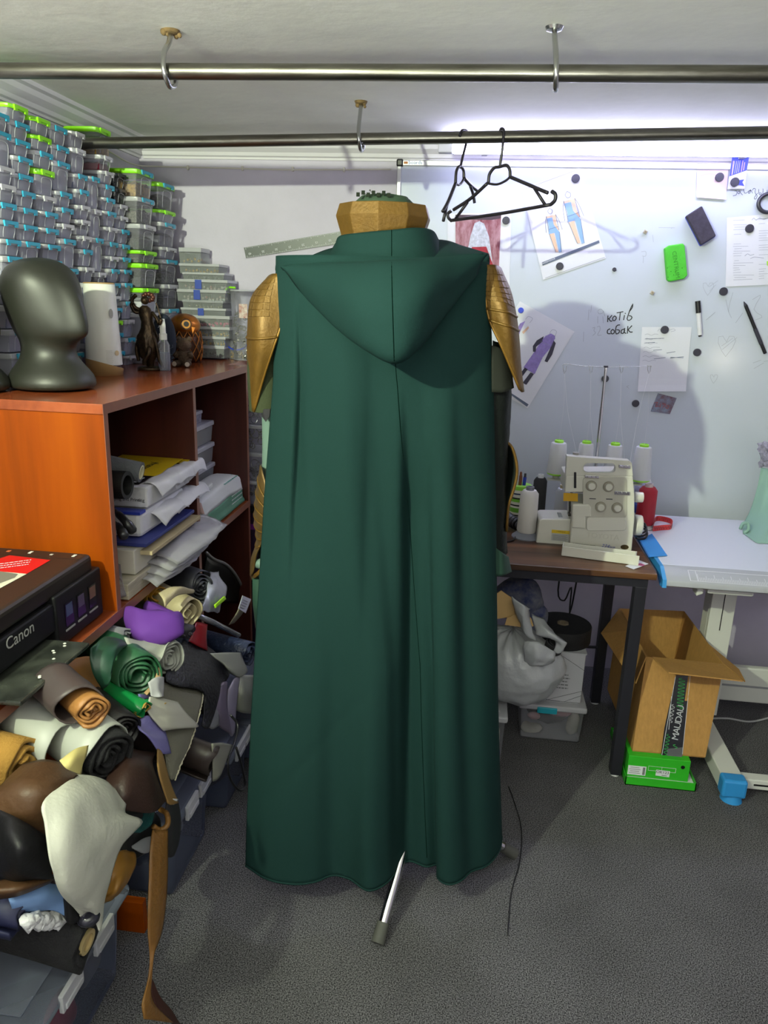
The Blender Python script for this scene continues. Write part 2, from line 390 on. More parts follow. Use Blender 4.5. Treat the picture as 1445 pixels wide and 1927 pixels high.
MB().bb((BXK-.008, .55, .05), (BXK, CY1, SZ-.024)).build('back_panel', m_wdark, cabinet)
# ================================================================== STORAGE BOXES ON THE CABINET
m_clear = plastic('clear box plastic', 'b7b6c6', .5)
m_clear2 = plastic('very clear box plastic', 'c4c4cc', .2)
m_lid = plastic('frosted lid plastic', 'c8c9cf', .7)
m_blue = mat('turquoise clip', '2f9fc0', .35)
m_green = mat('lime lid', '8fe31a', .35)
m_cclip = plastic('clear clip', 'cfcfd6', .75)
m_black = mat('black plastic', '17171a', .35)
m_blackclear = plastic('smoked box plastic', '2a2a2e', .6)
CONT = [mat('contents grey-blue', '8486a0', .8, var=.3, vscale=60), mat('contents grey', '8a8a96', .8, var=.3, vscale=80), mat('contents slate', '6a6e88', .8, var=.3, vscale=70), mat('contents pale', 'a09fae', .8, var=.25, vscale=60)]
m_gold = mat('gold bits', 'd9ac3c', .35, .6, col2='7a5614', vscale=90)
m_silver = mat('silver bits', 'b8b4a0', .3, 1, col2='4d4a3c', vscale=120)
m_redbead = mat('crimson beads', '7d0f2c', .3)
m_white = mat('white fluff', 'dedfe0', .9, bump=.4, bscale=80)
m_darkbits = mat('dark bits', '23262b', .6, var=.5, vscale=110, bump=.6, bscale=120)
BOXM = {}
def box_meshes(w, d, h):
    k = (round(w, 3), round(d, 3), round(h, 3))
    if k in BOXM: return BOXM[k]
    w, d, h = k; lidh = min(.012, h*.2); hb = h-lidh
    body = MB()
    rings = [(.86, .004), (.88, 0.012), (1, hb)]
    def ring(s, z, sx=1): # rounded rectangle
        pts = []; r = .012; W, D = w*s/2-.002, d*s/2-.002
        for cx_, cy_, a0 in ((D-r, W-r, 0), (-D+r, W-r, 90), (-D+r, -W+r, 180), (D-r, -W+r, 270)):
            for q in (0, 45, 90):
                a = math.radians(a0+q); pts.append((cx_+r*math.cos(a), cy_+r*math.sin(a), z))
        return pts
    vs = []; fs = []; n = 12
    for s, z in ((.86, .001), (.97, hb)): vs += ring(s, z)
    for k2 in range(n): fs.append((k2, (k2+1) % n, n+(k2+1) % n, n+k2))
    fs.append(tuple(range(n-1, -1, -1)))
    body.add(vs, fs)
    # arched rib on the front face
    rib = MB(); fx = d/2*.915; s0 = w*.26
    pts = [(d*.437+.001, -s0*.9, hb*.1), (d*.467+.0012, -s0, hb*.62), (d*.475+.0012, -s0*.7, hb*.84), (d*.475+.0012, s0*.7, hb*.84), (d*.467+.0012, s0, hb*.62), (d*.437+.001, s0*.9, hb*.1)]
    rib.tube(smooth_path(pts, 14), .0006, 4, caps=False)
    lid = MB()
    def lring(g, z):
        pts = []; r = .014; W, D = w/2+g, d/2+g
        for cx_, cy_, a0 in ((D-r, W-r, 0), (-D+r, W-r, 90), (-D+r, -W+r, 180), (D-r, -W+r, 270)):
            for q in (0, 45, 90):
                a = math.radians(a0+q); pts.append((cx_+r*math.cos(a), cy_+r*math.sin(a), z))
        return pts
    vs = lring(-.001, hb-.004)+lring(.001, hb)+lring(.001, h-.003)+lring(-.002, h-.0005)+lring(-.008, h-.0005)+lring(-.009, h-.004)
    fs = [(i*n+k2, i*n+(k2+1) % n, (i+1)*n+(k2+1) % n, (i+1)*n+k2) for i in range(5) for k2 in range(n)]
    fs.append(tuple(5*n+k2 for k2 in range(n)))
    lid.add(vs, fs)
    cw = min(w*.62, .09); x0 = d/2+.001
    clip = MB().box((x0+.0025, 0, h-.0055), (.005, cw, .009)).box((x0+.0025, cw*.38, h-.0125), (.004, cw*.2, .006)).box((x0+.0025, -cw*.38, h-.0125), (.004, cw*.2, .006))
    cont = MB(); ch = hb*.62
    rr = random.Random(int(w*1000+h*7000))
    def g(u, v):
        s = .8; return Vector(((u-.5)*d*s, (v-.5)*w*s, ch*(.8+.3*rr.random())))
    cont.grid(g, 6, 5); cont.tbox((0, 0, ch*.42), (d*.78, w*.78, ch*.8), (d*.82, w*.82))
    R = (body.mesh('box_body', 30), rib.mesh('rib', True), lid.mesh('lid', 30), clip.mesh('clip'), cont.mesh('contents'))
    BOXM[k] = R; return R
def mlink(name, me, m, parent):
    o = bpy.data.objects.new(name, me); COL.objects.link(o); o.parent = parent
    if not me.materials: me.materials.append(None)
    o.material_slots[0].link = 'OBJECT'; o.material_slots[0].material = m
    return o
def storage_box(loc, w, d, h, kind, label, cont=None, rz=0, group='clear storage boxes', clear=None):
    t = emp('storage_box', loc, label, 'box', group, rz)
    bm_, rib, lid, clip, con = box_meshes(w, d, h)
    mlink('body', bm_, clear or (m_blackclear if kind == 'k' else m_clear), t); mlink('rib', rib, m_cclip, t)
    mlink('lid', lid, {'g': m_green, 'k': m_black, 'G': m_green}.get(kind, m_lid), t)
    mlink('clip', clip, {'b': m_blue, 'g': m_green, 'k': m_black, 'G': m_blue}.get(kind, m_cclip), t)
    if cont is not None and clear is None and kind != 'k': t.children[0].material_slots[0].material = m_clear2
    if cont is not False: mlink('contents', con, cont or random.choice(CONT), t)
    return t
ORD = ['top', 'second', 'third', 'fourth', 'fifth', 'sixth', 'seventh', 'eighth', 'ninth', 'tenth', 'eleventh', 'twelfth', 'thirteenth', 'fourteenth']
LOOK = {'b': 'blue-clipped clear box', 'g': 'lime-lidded clear box', 'c': 'clear-lidded box', 'k': 'black-lidded smoked box', 'G': 'lime-lidded box with blue clip'}
CNAME = ['first', 'second', 'third', 'fourth', 'fifth', 'sixth', 'seventh', 'eighth', 'ninth', 'tenth', 'eleventh']
XF = -1.23
def column(ci, entries, w=.097, d=.135, xf=XF, ycen=None, fill=.062):
    pts = [(PX(e[0], e[1], xf), e) for e in entries]
    y = ycen if ycen is not None else sum(p.y for p, e in pts)/len(pts)
    zs = [p.z for p, e in pts]; kinds = [e[2] for p, e in pts]; cont = [e[3] if len(e) > 3 else None for p, e in pts]
    rnd = random.Random(ci*13)
    while zs[-1]-CT > fill*1.5:
        zs.append(zs[-1]-fill); kinds.append(rnd.choice('bbc')); cont.append(None)
    zs.append(CT)
    for i in range(len(zs)-1):
        h = zs[i]-zs[i+1]-.0012
        if h < .015: continue
        what = {id(m_gold): ' full of gold bits', id(m_redbead): ' full of crimson beads', id(m_white): ' with white fluff', id(m_silver): ' with silver rings', id(m_darkbits): ' with dark bits'}.get(id(cont[i]), '')
        pos = ('topmost' if i == 0 else ORD[i]+' from top' if i < len(zs)-2 else 'bottom one')
        storage_box((xf-d/2-.006, y+rnd.uniform(-.003, .003), zs[i+1]), w, d, h, kinds[i], LOOK[kinds[i]]+what+', '+pos+' in the '+CNAME[ci]+' stack from left', cont[i], rz=rnd.uniform(-.02, .02))
column(0, [(3, 211, 'b'), (5, 246, 'b'), (13, 313, 'c'), (15, 346, 'c'), (18, 381, 'b'), (21, 414, 'b'), (28, 450, 'b'), (31, 482, 'b')])
column(1, [(33, 196, 'g'), (38, 228, 'b'), (43, 263, 'b'), (48, 295, 'b'), (53, 329, 'b'), (55, 360, 'b'), (60, 392, 'b'), (63, 424, 'b'), (68, 455, 'b')])
column(2, [(78, 221, 'g'), (81, 255, 'g'), (87, 285, 'b'), (91, 319, 'g'), (96, 369, 'c'), (100, 399, 'b'), (102, 430, 'b'), (106, 460, 'b'), (110, 490, 'b')])
column(3, [(116, 238, 'b'), (115, 273, 'b'), (120, 304, 'b'), (125, 361, 'b'), (129, 391, 'b'), (131, 421, 'c'), (136, 450, 'b'), (143, 505, 'b')])
column(4, [(148, 247, 'c'), (148, 278, 'c'), (152, 326, 'b'), (157, 356, 'b'), (160, 386, 'c'), (164, 414, 'c', m_white), (168, 444, 'c'), (176, 470, 'b'), (172, 502, 'c'), (178, 532, 'b')], w=.08)
column(5, [(178, 331, 'b'), (184, 393, 'c'), (191, 448, 'b'), (196, 512, 'c', m_silver)], w=.07)
column(6, [(190, 288, 'c', m_redbead), (196, 319, 'c'), (203, 346, 'b'), (207, 372, 'b'), (212, 398, 'b'), (213, 427, 'c'), (214, 455, 'b'), (216, 482, 'c'), (222, 506, 'b'), (222, 532, 'b'), (229, 556, 'c'), (231, 578, 'b'), (232, 602, 'g'), (236, 625, 'b')], w=.084)
column(7, [(224, 324, 'k', m_darkbits), (229, 354, 'k', m_darkbits), (232, 384, 'c'), (236, 407, 'c'), (239, 432, 'b'), (241, 460, 'b'), (241, 484, 'b'), (244, 507, 'b'), (246, 532, 'b')], w=.082)
XI = -1.19
column(8, [(275, 321, 'G', m_gold), (278, 373, 'b', m_silver), (281, 423, 'c', m_darkbits), (283, 472, 'g', m_silver), (284, 496, 'g', m_darkbits), (294, 542, 'g', m_white), (297, 588, 'c')], w=.145, d=.17, xf=XI, fill=.09)
column(9, [(318, 346, 'G', m_darkbits), (318, 396, 'g'), (322, 420, 'b', CONT[1]), (325, 466, 'c'), (327, 489, 'b', m_silver), (328, 535, 'c', m_darkbits)], w=.15, d=.17, xf=XI, fill=.09)
# gold-filled box with a lime lid lying on top of the stacks, close to the ceiling
z6 = PX(190, 288, XF).z+.001
storage_box((-1.305, 2.505, z6), .105, .115, 2.017-z6, 'g', 'lime-lidded box of gold foil lying topmost under the cornice', m_gold, clear=m_clear2)
# ---- flat organizers stacked in the corner, front faces to the room
m_org = plastic('organizer plastic', 'c3c8c8', .28)
m_tab = mat('blue tab', '2a44a0', .4)
def organizer(px0, px1, py0, py1, y, dep, label, tab=None, cont=None, name='organizer_box'):
    a, b = PY(px0, py1, y), PY(px1, py0, y); c0 = Vector(((a.x+b.x)/2, y+dep/2, 0))
    z0, z1 = a.z, b.z
    t = emp(name, (c0.x, c0.y, z0), label, 'box', 'flat organizers in the corner')
    W = b.x-a.x; h = z1-z0
    MB().tbox((c0.x, c0.y, z0+h*.36), (W*.95, dep*.95, h*.7), (W*.97, dep*.97)).build('body', m_org, t)
    MB().box((c0.x, c0.y, z1-h*.14), (W, dep, h*.25)).build('lid', m_lid, t, bevel=.001)
    if cont:
        mm = MB(); n = max(4, int(W/.018))
        for i in range(n):
            for j in range(3):
                mm.ball((a.x+W*(.1+.8*(i+.5)/n), y+dep*(.15+.3*j), z0+h*.25+random.uniform(-.1, .15)*h), (.006, .006, min(.006, h*.2)), 6, 4)
        mm.build('contents', cont, t, smooth=True)
        for i in range(1, 4): MB().box((a.x+W*i/4, c0.y, z0+h*.35), (.0012, dep*.9, h*.6)).build('partition', m_org, t)
    if tab is not None:
        MB().box((a.x+W*tab, y-.0015, z0+h*.55), (W*.13, .003, h*.8)).build('latch', m_tab, t, bevel=.0008)
    return t
YK = 2.925
m_gems = mat('pale gems', 'b9c7c2', .2, col2='8c4a50', vscale=30)
m_pink = mat('pink beads', 'c23a74', .35)
organizer(337, 378, 466, 497, YK, .1, 'small clear box of gold sequins standing on the flat organizers', None, m_gold)
organizer(337, 412, 497, 514, YK, .11, 'flat clear case with gold wire, uppermost of the corner organizers', None, m_gold)
organizer(343, 422, 514, 527, YK, .11, 'flat clear organizer with grey studs, second in the corner pile', None, m_darkbits)
organizer(334, 428, 527, 546, YK-.01, .12, 'clear compartment organizer with a blue latch and red gem', .42, m_gems)
organizer(332, 425, 546, 566, YK-.01, .12, 'clear compartment organizer with blue latch, below the red-gem one', .42, m_gems)
organizer(343, 420, 566, 581, YK, .11, 'flat silver-edged case in the middle of the corner pile', None, m_silver)
organizer(340, 425, 581, 595, YK, .11, 'flat clear organizer with a large blue label', .45, None)
organizer(345, 432, 595, 616, YK, .11, 'clear lidded box with a line of pink beads', None, m_pink)
organizer(348, 432, 616, 634, YK, .11, 'clear lidded box with gold and black buttons', None, m_gold)
organizer(356, 424, 634, 651, YK, .11, 'clear box of dull gold bits, second from bottom of the corner pile', None, m_gold)
a = PY(390, 668, YK)
organizer(356, 422, 651, 672, YK, .11, 'dark smoked box at the bottom of the corner pile', None, m_darkbits)
# ================================================================== THINGS ON THE CABINET TOP
def stand(px, py, x):                      # along the ray's ground direction, at depth plane x, on the cabinet top
    p_ = PZ(px, py, CT); return Vector((x, p_.y*x/p_.x, CT))
m_foam = mat('black foam head', '23241f', .46, spec=.5, bump=.03, bscale=30)
def foam_head(c, h, label, yaw):
    t = emp('foam_head', c, label, 'mannequin head', 'foam mannequin heads')
    # z, forward extent, back extent, half width, pointedness
    R = [(0, .094, .094, .088, 0), (.012, .1, .1, .094, 0), (.035, .096, .096, .09, 0), (.058, .075, .078, .07, 0), (.078, .058, .066, .058, 0), (.10, .056, .064, .055, .05), (.118, .072, .066, .058, .2), (.128, .098, .07, .064, .45),
         (.142, .104, .076, .070, .55), (.165, .102, .085, .076, .6), (.195, .096, .094, .080, .6), (.225, .088, .1, .082, .5), (.25, .078, .1, .082, .3), (.272, .062, .092, .076, .1), (.29, .042, .074, .062, 0), (.302, .02, .046, .04, 0), (.306, .0, .01, .01, 0)]
    n = 40; vs = []; k = h/.306
    for z, f, b, w_, pt in R:
        for i in range(n):
            a_ = 2*math.pi*i/n; ca, sa = math.cos(a_), math.sin(a_)
            x = (f*1.08 if ca > 0 else b*1.06)*ca; y = w_*1.06*sa*(1-pt*.5*max(0, ca)**1.3)
            if ca > .9: x += .022*pt*(ca-.9)/.1
            vs.append(Vector((x*k*math.cos(yaw)-y*k*math.sin(yaw), x*k*math.sin(yaw)+y*k*math.cos(yaw), z*k))+Vector(c))
    m = len(R); fs = [(i*n+j, i*n+(j+1) % n, (i+1)*n+(j+1) % n, (i+1)*n+j) for i in range(m-1) for j in range(n)]
    fs += [tuple(range(n-1, -1, -1)), tuple((m-1)*n+j for j in range(n))]
    MB().add(vs, fs).build('head', m_foam, t, smooth=True, subd=1)
hc = stand(98, 712, -1.115)
foam_head(hc, 1.265+.0-1.265+(PY(92, 485, hc.y).z-CT), 'black faceless foam head with a neck base, whole in view', -.28)
foam_head((-1.275, 1.735, CT), .31, 'black faceless foam head cut off by the left picture edge', -.2)
# white air freshener tower
m_wp = mat('white satin plastic', 'd8d8d2', .4)
pc = stand(197, 690, -1.165); hp = PY(190, 533, pc.y).z-CT
t = emp('scent_diffuser', pc, 'white tapering diffuser tower with a beige wavy base', 'diffuser')
MB().lathe([(.05, .03), (.0525, .032), (.052, .05), (.0445, hp-.003), (.042, hp), (.0, hp+.001)], pc, 36, 1.05, .95).build('shell', m_wp, t, smooth=40)
m_beige = mat('beige plastic', 'a8875a', .5)
vs = []; n = 36
for k, r in ((0, .052), (1, .0545)):
    for i in range(n):
        a_ = 2*math.pi*i/n; zt2 = .034+.016*math.cos(a_+2.4)
        vs.append(pc+Vector((r*1.05*math.cos(a_), r*.95*math.sin(a_), 0 if k == 0 else zt2)))
MB().add(vs, [(i, (i+1) % n, n+(i+1) % n, n+i) for i in range(n)]+[tuple(range(n-1, -1, -1))]).build('wavy_base', m_beige, t, smooth=True)
MB().lathe([(.0445, hp-.002), (.045, hp), (.042, hp+.002)], pc, 36, 1.05, .95).build('top_rim', m_beige, t, smooth=True)
d_ = (Vector((0, 0, 0))-pc); d_.z = 0; d_.normalize(); sd = Vector((-d_.y, d_.x, 0)) # towards camera / sideways
sd = sd if sd.x > 0 else -sd
def pface(s, z, r=.052):      # point on the tower face; s = sideways angle
    q = d_*math.cos(s)+sd*math.sin(s); rr = r-(z/hp)*.006; return pc+Vector((q.x*rr*1.06, q.y*rr*.97, z)), q
for s, z, ra, rb, m, nm in ((.55, hp*.68, .007, .014, mat('grey slot', '9a9a94', .5), 'nozzle'), (.75, hp*.25, .008, .008, mat('beige button', 'c8b48c', .5), 'button')):
    q, nn = pface(s, z); u = Vector((-nn.y, nn.x, 0)); pts = [q+nn*.0012+u*ra*math.cos(a_)+Vector((0, 0, rb*math.sin(a_))) for a_ in [2*math.pi*i/20 for i in range(20)]]
    MB().prism(pts, nn*.001).build(nm, m, t)
dm = MB()
for i in range(9):
    for j in range(7):
        q, nn = pface(.1+.055*j+.02*(i % 2), hp*(.10+.022*i)); dm.box(q+nn*.0004, (.0012, .0012, .0012))
tag(dm.build('perforation', mat('grey slot', '9a9a94', .5), t), kind='stuff')
# bronze figurine
m_brz = mat('dark bronze figurine', '4a3a2a', .35, .75, col2='241c14', vscale=60, bump=.2, bscale=90)
bz = stand(281, 678, -1.1); hs = PY(270, 548, bz.y).z-CT
t = emp('bronze_figurine', bz, 'bronze figurine of a robed dancing figure with raised arms', 'figurine')
k = hs/.25
MB().lathe([(.036, 0), (.038, .004), (.036, .009), (.03, .012), (0, .013)], bz, 28, 1.1, .9).build('oval_base', m_brz, t, smooth=40)
def bp(x, y, z): return bz+Vector((x*k, y*k, z*k))
n = 28; rows = [(.012, .012, .010, .004, 0), (.03, .018, .016, 0, 0), (.05, .03, .026, -.002, .2), (.08, .034, .028, -.004, .25), (.11, .03, .026, -.002, .2), (.135, .022, .019, .002, .1), (.155, .020, .016, .0, .0), (.18, .024, .017, -.004, .0), (.198, .018, .013, -.006, 0), (.206, .008, .008, -.006, 0)]
vs = []
for z, rx, ry, ox, fo in rows:
    for i in range(n):
        a_ = 2*math.pi*i/n; f = 1+fo*math.sin(7*a_+z*60); vs.append(bp(ox+rx*f*math.cos(a_), ry*f*math.sin(a_), z))
MB().add(vs, [(i*n+j, i*n+(j+1) % n, (i+1)*n+(j+1) % n, (i+1)*n+j) for i in range(len(rows)-1) for j in range(n)]+[tuple((len(rows)-1)*n+j for j in range(n))]).build('robed_body', m_brz, t, smooth=True)
hd = MB().ball(bp(-.002, -.004, .222), .0135*k, 14, 10)
hd.build('head', m_brz, t, smooth=True)
hr = MB()
for i in range(9):
    a_ = i*.7; hr.ball(bp(.006+.016*math.cos(a_), .004, .232+.010*math.sin(a_)), .008*k, 8, 6)
hr.build('wild_hair', mat('reddish bronze', '5a352c', .4, .6), t, smooth=True)
for nm, pts, r in (('arm', [(-.02, 0, .19), (-.038, -.004, .20), (-.045, -.006, .222), (-.03, -.006, .238)], .0062), ('arm', [(-.018, 0, .185), (-.036, -.008, .185), (-.046, -.01, .205), (-.04, -.012, .215)], .0058), ('arm', [(.018, 0, .185), (.034, -.006, .168), (.044, -.008, .150), (.052, -.01, .165)], .006), ('raised_leg', [(.01, -.02, .075), (.012, -.03, .055), (-.002, -.03, .035), (-.004, -.028, .02)], .008), ('staff', [(.052, -.012, .165), (.044, -.012, .2), (.038, -.012, .215)], .0028), ('sash', [(.02, -.01, .12), (.034, -.014, .08), (.038, -.01, .04), (.046, -.006, .018)], .006), ('sash', [(-.02, -.01, .12), (-.036, -.012, .07), (-.034, -.006, .03)], .006)):
    MB().tube(smooth_path([bp(*q) for q in pts], 14), r*k, 8).build(nm, m_brz, t, smooth=True)
# navy mesh pouch
pb_ = stand(310, 664, -1.14); t = emp('mesh_pouch', pb_, 'navy mesh pouch printed with little white scissors, behind the spray bottle', 'pouch')
hh = PY(305, 590, pb_.y).z-CT
mm = MB().ball(pb_+Vector((0, 0, hh*.5)), (.045, .03, hh*.5), 24, 16); mm.v = [Vector((q.x, q.y, max(CT+.001, q.z))) for q in mm.v]; mm.build('pouch_body', mat('navy pouch', '1a2333', .8), t, smooth=True)
for i in range(7):
    for sg_ in (1, -1):
        P_ = [pb_+Vector((.047*math.cos(a_)*math.sin(.35+.8*j), -.032*abs(math.sin(a_*.5+.6)), hh*(.08+.055*j))) for j, a_ in enumerate([i*.45+sg_*.12*j for j in range(7)])]
        MB().tube(P_, .0008, 4).build('mesh_cord', mat('grey cord', '5d6672', .7), t)
text_mesh('scissors_print', '%', .03, m_paper, t, pb_+Vector((.0, -.031, hh*.78)), (1, 0, 0), (0, 0, 1)); text_mesh('lime_print', 'ooo', .02, m_green, t, pb_+Vector((.0, -.0335, hh*.5)), (1, 0, 0), (0, 0, 1))
# spray bottle
sb_ = stand(309, 677, -1.05); hb_ = PY(309, 600, sb_.y).z-CT; kk = hb_/.14
t = emp('spray_bottle', sb_, 'small clear spray bottle with white pump, in front of the navy pouch', 'bottle')
MB().lathe([(.014*kk, 0), (.0165*kk, .004), (.0165*kk, .07*kk), (.012*kk, .08*kk), (.009*kk, .084*kk)], sb_, 22).build('bottle_body', m_clear2, t, smooth=40)
MB().lathe([(.0145*kk, .002), (.015*kk, .05*kk), (0, .05*kk)], sb_, 20).build('liquid', plastic('pale liquid', 'aab8d0', .3), t, smooth=40)
MB().lathe([(.0105*kk, .084*kk), (.0105*kk, .1*kk), (.008*kk, .102*kk), (.008*kk, .125*kk), (.006*kk, .14*kk)], sb_, 18).build('pump', m_wp, t, smooth=40)
MB().cyl(sb_+Vector((0, 0, .01)), sb_+Vector((.004, 0, .085*kk)), .0015, n=6).build('dip_tube', m_wp, t)
# owl lantern
ow = stand(350, 668, -1.115); ho = PY(350, 591, ow.y).z-CT; k = ho/.14
t = emp('owl_lantern', ow, 'copper owl lantern with a lattice body and big eye', 'ornament')
m_cop = mat('copper', 'a8662a', .3, .8, var=.2, vscale=20); m_cold = mat('dark copper', '4c3020', .5, .6)
def oq(x, y, z): return ow+Vector((x*k, y*k, z*k))
MB().lathe([(.03*k, 0), (.042*k, .006*k), (.047*k, .04*k), (.045*k, .07*k), (.038*k, .09*k)], ow, 28).build('inner_body', m_cold, t, smooth=True)
for i in range(12):
    for sg_ in (1, -1):
        P_ = []
        for j in range(9):
            z = .004+.011*j; r = (.044+.006*math.sin(z/.095*3.1)); a_ = i*math.pi/6+sg_*j*.13; P_.append(oq(r*math.cos(a_), r*math.sin(a_), z))
        MB().tube(P_, .0016*k, 5).build('lattice_wire', m_cop, t, smooth=True)
MB().ball(oq(0, 0, .108), (.046*k, .044*k, .034*k), 24, 16).build('head', m_cop, t, smooth=True)
ey = oq(.018, -.036, .112); dv = Vector((.45, -.88, .1)).normalized()
for r, m, off in ((.016, m_cold, 0), (.0125, mat('amber eye', 'c88a3a', .2), .003), (.0075, m_black, .0055)):
    MB().cyl(ey+dv*(off*k), ey+dv*((off+.004)*k), r*k, n=22).build('eye', m, t, smooth=40)
MB().prism([oq(.034, -.034, .105), oq(.044, -.03, .104), oq(.037, -.036, .086)], (0, .004, 0)).build('beak', m_cop, t)
MB().cyl(oq(-.028, -.036, .05), oq(-.026, -.042, .05), .013*k, n=20).build('side_disc', m_cop, t, smooth=40)
# teddy
td = stand(348, 674, -1.045); ht = PY(348, 634, td.y).z-CT; k = ht/.075
t = emp('toy_bear', td, 'small brown knitted bear sitting in front of the owl lantern', 'toy')
m_knit = mat('brown knit', '4a382c', .95, bump=.6, bscale=220)
def tq(x, y, z): return td+Vector((x*k, y*k, z*k))
MB().ball(tq(0, 0, .024), (.018*k, .016*k, .024*k), 16, 12).build('body', m_knit, t, smooth=True); MB().ball(tq(0, -.003, .055), (.019*k, .017*k, .018*k), 16, 12).build('head', m_knit, t, smooth=True)
for sx_ in (-1, 1):
    MB().ball(tq(.014*sx_, 0, .07), .0065*k, 10, 8).build('ear', m_knit, t, smooth=True)
    MB().tube([tq(.016*sx_, -.004, .036), tq(.022*sx_, -.014, .026)], .0065*k, 8).build('arm', m_knit, t, smooth=True)
    lg = MB().tube([tq(.012*sx_, -.008, .009), tq(.017*sx_, -.028, .0085)], .0082*k, 10).build('leg', m_knit, t, smooth=True)
    MB().cyl(tq(.017*sx_, -.028, .0085), tq(.0172*sx_, -.0305, .0085), .006*k, n=12).build('foot_pad', mat('pale pad', 'b9aba0', .8), lg)
# bucket, tall ring tub, blue-lidded box
bk = stand(450, 674, -.985); hk = PY(450, 628, bk.y).z-CT
t = emp('clear_bucket', bk, 'clear bucket of gold bits with a blue handle beside the cloak', 'bucket')
MB().lathe([(.046, .001), (.055, hk-.006), (.059, hk-.005), (.059, hk), (.055, hk)], bk, 30).build('bucket_body', m_clear2, t, smooth=40)
mm = MB(); rnd = random.Random(3)
for i in range(50):
    a_ = rnd.uniform(0, 6.3); r = .04*math.sqrt(rnd.random()); mm.ball(bk+Vector((r*math.cos(a_), r*math.sin(a_), .006+rnd.random()*.02)), .006, 6, 4)
tag(mm.build('gold_bits', m_gold, t, smooth=True), kind='stuff')
MB().tube(smooth_path([bk+Vector((-.059, -.01, hk-.004)), bk+Vector((-.04, -.05, hk*.62)), bk+Vector((.0, -.064, hk*.4)), bk+Vector((.04, -.05, hk*.5)), bk+Vector((.059, -.01, hk-.004))], 24), .0026, 7).build('handle', mat('royal blue plastic', '2140c8', .4), t, smooth=True)
tb = Vector((-1.0, 2.98, CT)); p_ = PY(456, 545, 2.97)
t = emp('ring_tub', (p_.x, 2.98, CT), 'tall clear tub of brass rings with a lime handle, behind the bucket', 'tub'); tb = Vector((p_.x, 2.98, CT)); hh = PY(456, 548, 2.95).z-CT
MB().lathe([(.042, .001), (.05, hh-.004), (.053, hh-.003), (.053, hh)], tb, 28).build('tub_body', m_clear2, t, smooth=40); MB().lathe([(.053, hh), (.05, hh+.005), (0, hh+.006)], tb, 28).build('tub_lid', m_lid, t, smooth=40)
mm = MB()
for i in range(70):
    a_ = rnd.uniform(0, 6.3); r = .038; z = .01+rnd.random()*hh*.68; c0 = tb+Vector((r*math.cos(a_), r*math.sin(a_), z)); nv = noise.noise_vector(c0*50).normalized(); u = nv.orthogonal().normalized(); v = nv.cross(u)
    mm.tube([c0+u*(.0075*math.cos(b_))+v*(.0075*math.sin(b_)) for b_ in [2*math.pi*j/10 for j in range(10)]], .0016, 4, closed=True)
tag(mm.build('brass_rings', m_silver, t), kind='stuff')
MB().tube(smooth_path([tb+Vector((-.053, -.012, hh-.012)), tb+Vector((-.066, -.02, hh-.002)), tb+Vector((-.05, -.03, hh+.012)), tb+Vector((-.02, -.035, hh+.012))], 14), .004, 7).build('handle', m_green, t, smooth=True)
MB().prism([tb+Vector((-.002, -.051, hh*.62)), tb+Vector((.03, -.044, hh*.62)), tb+Vector((.03, -.045, hh*.82)), tb+Vector((-.002, -.052, hh*.82))], (0, -.001, 0)).build('photo_label', mat('photo label', 'a86a60', .6, col2='d8d4cc', vscale=60), t)
# ================================================================== INSIDE THE CABINET: PAPER STACK
XP = -.872
def layer(name, label, y0, y1, z0, z1, x1, m, cat, x0=-1.2, bevel=.003, yaw=0):
    c0 = Vector(((x0+x1)/2, (y0+y1)/2, (z0+z1)/2)); t = emp(name, (c0.x, c0.y, z0), label, cat)
    MB().box(c0, (x1-x0, y1-y0, z1-z0), rotm('Z', yaw)).build('body', m, t, bevel=bevel); return t
m_pw = mat('white paper pack', 'cdccd0', .6, bump=.15, bscale=25); m_film = plastic('clear sleeve film', 'cfcdd0', .25, .12)
t = layer('plastic_sleeves', 'pile of clear plastic sleeves lying lowest on the shelf', 1.70, 2.10, SZ+.001, SZ+.045, -.862, mat('sleeve stack', 'a39c88', .35, var=.25, vscale=20, stretch=(1, 1, 30)), 'sleeves')
for i in range(4):
    y0_, z_ = 1.76+.03*i, SZ+.03+.012*i
    net = [[Vector((-.95, y0_, z_)), Vector((-.95, y0_+.2, z_+.005)), Vector((-.95, y0_+.42, z_))], [Vector((-.86, y0_+.02, z_)), Vector((-.855, y0_+.2, z_+.01)), Vector((-.86, y0_+.43, z_))], [Vector((-.825+.008*i, y0_+.03, z_-.022)), Vector((-.80+.008*i, y0_+.22, z_-.02)), Vector((-.822+.01*i, y0_+.42, z_-.024))]]
    sheet('sleeve', net, m_film, t, 10, 16, .0005, .006, 30)
t = layer('cream_box', 'flat cream cardboard box in the paper stack', 1.765, 2.05, SZ+.047, SZ+.115, -.872, mat('cream card', 'bdb8ac', .6), 'box')
t = layer('kraft_envelope', 'tan envelope sticking out of the paper stack at a slant', 1.80, 2.16, SZ+.092, SZ+.104, -.838, mat('kraft envelope', 'a89878', .7), 'envelope', yaw=.0, bevel=.002)
t = layer('blue_folder', 'dark blue folder in the middle of the paper stack', 1.79, 2.14, SZ+.117, SZ+.127, -.85, mat('blue folder', '2c3578', .5), 'folder', bevel=.002)
m_torn = m_pw
z1 = SZ+.129
t = layer('paper_pack', 'opened white paper pack with crumpled wrapper, under the labelled ream', 1.83, 2.14, z1, z1+.07, -.88, m_pw, 'paper', bevel=.012)
